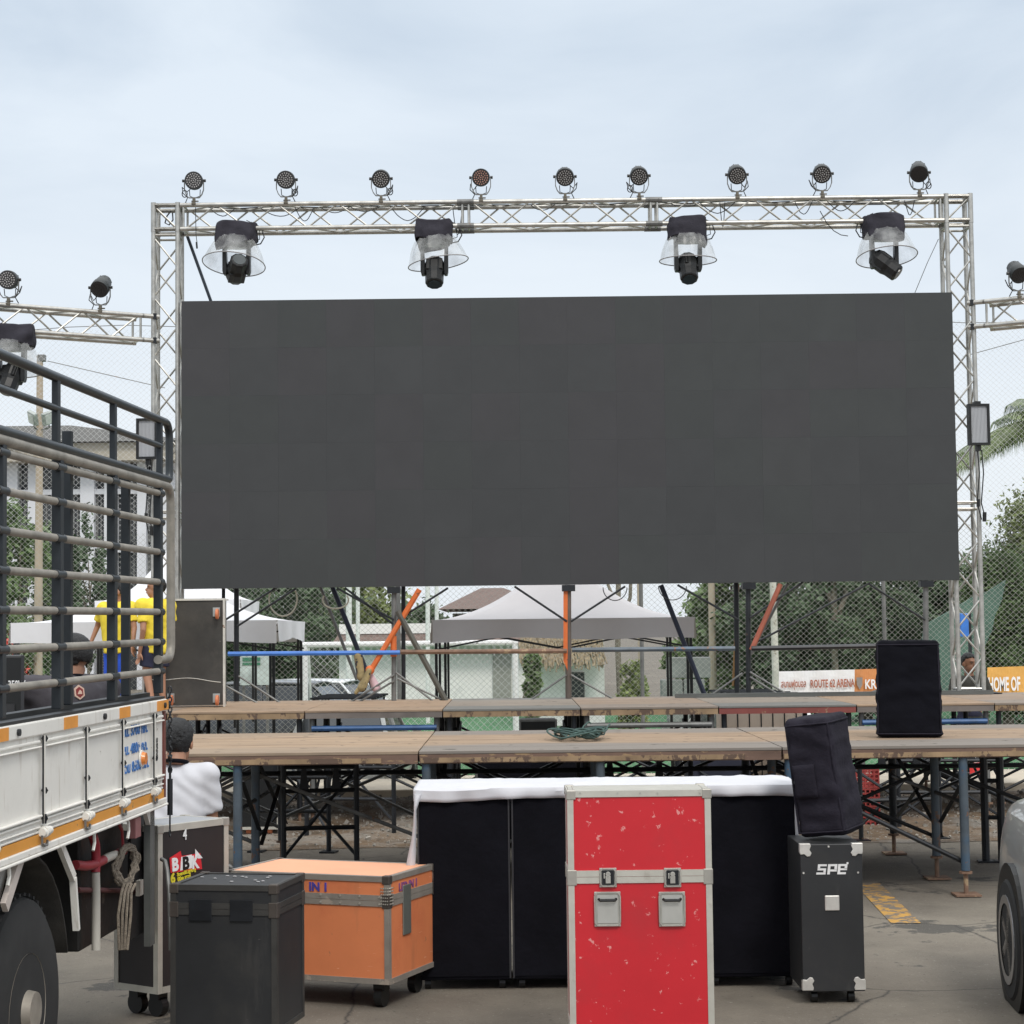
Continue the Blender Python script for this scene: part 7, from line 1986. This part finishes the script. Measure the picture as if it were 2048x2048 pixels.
# ------------------------------------------------------------------ green cable coil on the stage
GRC = M('dark_green_cable', (.035, .075, .065), .6, 0, .2, 20)
k = MB(); rs = random.Random(9); cg = G(1163, 1479, HF)
for i in range(13):
    rx, ry = rs.uniform(.09, .20), rs.uniform(.10, .38); ox, oy = rs.uniform(-.06, .06), rs.uniform(-.1, .1); ph = rs.random() * 6; pts = []
    for j_ in range(26):
        a = 2 * math.pi * j_ / 26; pts.append(V((cg.x + ox + rx * math.cos(a) + .02 * math.sin(3 * a + ph), cg.y + oy + ry * math.sin(a), HF + .012 + .022 * (1 + math.sin(2 * a + ph)) + i * .0022)))
    k.tube(pts, .0068, n=6, closed=True)
k.tube([V((cg.x + .10, cg.y, HF + .03)), V((cg.x + .17, cg.y + .1, HF + .03)), V((cg.x + .2, cg.y + .3, HF + .07)), V((cg.x + .23, cg.y + .4, HF + .09))], .0068, n=6)
k.tube([V((cg.x + .0, cg.y + .2, HF + .04)), V((cg.x + .03, cg.y + .35, HF + .08)), V((cg.x + .07, cg.y + .4, HF + .11)), V((cg.x + .09, cg.y + .4, HF + .095))], .006, n=6)
tag(k.build('cable_coil', GRC, smooth=True), 'tangled coil of dark green cable lying on the front stage', 'cable coil')

# ------------------------------------------------------------------ things below and behind the stage
def simple_case(label, pxl, pxr, pyt, Y, dep, mat, base=0.0, trim=None, cat='case', name='storage_case'):
    a, b = P(pxl, pyt, Y), P(pxr, pyt, Y)
    t = thing(name, label, cat, ((a.x + b.x) / 2, Y, base))
    k = MB(); k.bb((a.x, Y, base + .06), (b.x, Y + dep, a.z)); k.build('case_body', mat, t, bevel=.01)
    if trim:
        k = MB()
        for x_ in (a.x, b.x): k.bb((x_ - .012, Y - .006, base + .05), (x_ + .012, Y + .02, a.z + .004))
        k.bb((a.x + .013, Y - .006, a.z - .02), (b.x - .013, Y + .02, a.z + .005)); k.bb((a.x + .013, Y - .006, base + .05), (b.x - .013, Y + .02, base + .075)); k.build('edge_profile', trim, t)
    k = MB()
    for x_ in (a.x + .08, b.x - .08): k.cyl((x_ - .02, Y + .06, base + .04), (x_ + .02, Y + .06, base + .04), .04, n=12)
    k.build('caster', M('orange_rubber', (.62, .20, .09), .6, 0, .15, 8), t)
    return t
simple_case('big black case on the ground under the middle of the front stage', 952, 1182, 1502, 15.9, .7, BLKC, 0, GREYM)
simple_case('black case with pale trim and orange casters behind the left stage legs', 478, 556, 1510, 17.2, .6, BLK, 0, EDG)
simple_case('small black case behind the middle of the stage, seen between the two decks', 1040, 1112, 1440, 22.0, .5, BLK, 0, GREYM)
simple_case('black and blue boxes behind the right of the stage legs', 1380, 1500, 1500, 17.0, .6, M('navy_case', (.02, .022, .04), .5, 0, .3), 0, None)
# cream folding panels seen between the decks
a, b = P(1440, 1424, 21.2), P(1604, 1424, 21.2)
t = thing('panel_cabinet', 'beige panelled cabinet seen between the two stage decks at the right', 'cabinet', ((a.x + b.x) / 2, 21.2, .11))
k = MB(); k.bb((a.x, 21.2, .11), (b.x, 21.6, a.z)); k.build('cabinet_body', M('beige_panel', (.50, .42, .35), .7, 0, .1, 4), t)
k = MB()
for i in range(7):
    x_ = a.x + (b.x - a.x) * (i + .5) / 7; k.bb((x_ - .006, 21.19, .13), (x_ + .006, 21.199, a.z - .02))
k.build('door_gap', DARKM, t)
# red basket stack
a, b = P(1716, 1538, 17.3), P(1757, 1538, 17.3)
RBK = M('red_crate', (.30, .04, .035), .6, 0, .2, 8)
z_ = 0.0; n_b = 3; hb_ = (a.z - .0) / n_b
for i in range(n_b):
    z0_ = i * hb_
    t = thing('plastic_crate', ('bottom', 'middle', 'topmost')[i] + ' red lattice crate of the stack under the right stage', 'crate', ((a.x + b.x) / 2, 17.3, z0_), group='stack of red crates under the stage')
    k = MB()
    for zz in range(5): 
        zc_ = z0_ + .01 + (hb_ - .02) * zz / 4
        k.bb((a.x - .06, 17.3, zc_ - .008), (b.x, 17.312, zc_ + .008)); k.bb((a.x - .06, 17.58, zc_ - .008), (b.x, 17.592, zc_ + .008))
    for s_ in range(7): 
        x_ = a.x - .06 + (b.x - a.x + .06) * s_ / 6; k.bb((x_ - .007, 17.298, z0_ + .002), (x_ + .007, 17.314, z0_ + hb_ - .002))
    k.bb((a.x - .06, 17.313, z0_ + .004), (a.x - .048, 17.579, z0_ + hb_ - .004)); k.bb((b.x - .012, 17.313, z0_ + .004), (b.x, 17.579, z0_ + hb_ - .004)); k.bb((a.x - .04, 17.315, z0_ + .003), (b.x - .02, 17.575, z0_ + .012))
    k.build('lattice', RBK, t)
# red and white barrier cone behind right
a = P(1943, 1545, 22.0)
t = thing('traffic_cone', 'red and white traffic cone under the right end of the stage', 'cone', (a.x, 22.0, .11))
k = MB(); k.lathe([(.16, 0), (.15, .03), (.12, .03), (.06, .35), (.03, .55), (.0, .56)], (a.x, 22.0, .11), (0, 0, 1), 20); k.build('cone', M('cone_red', (.6, .03, .03), .5), t, smooth=True)
k = MB(); k.lathe([(.103, .14), (.079, .27)], (a.x, 22.0, .11), (0, 0, 1), 20); k.build('white_band', WHITEP, t, smooth=True)

# ------------------------------------------------------------------ silver car at the bottom right corner
cr_ = car('silver car at the bottom right corner, only its tail showing', (3.09, 7.66, 0), R(-95), CS, 1.0, sedan=True)
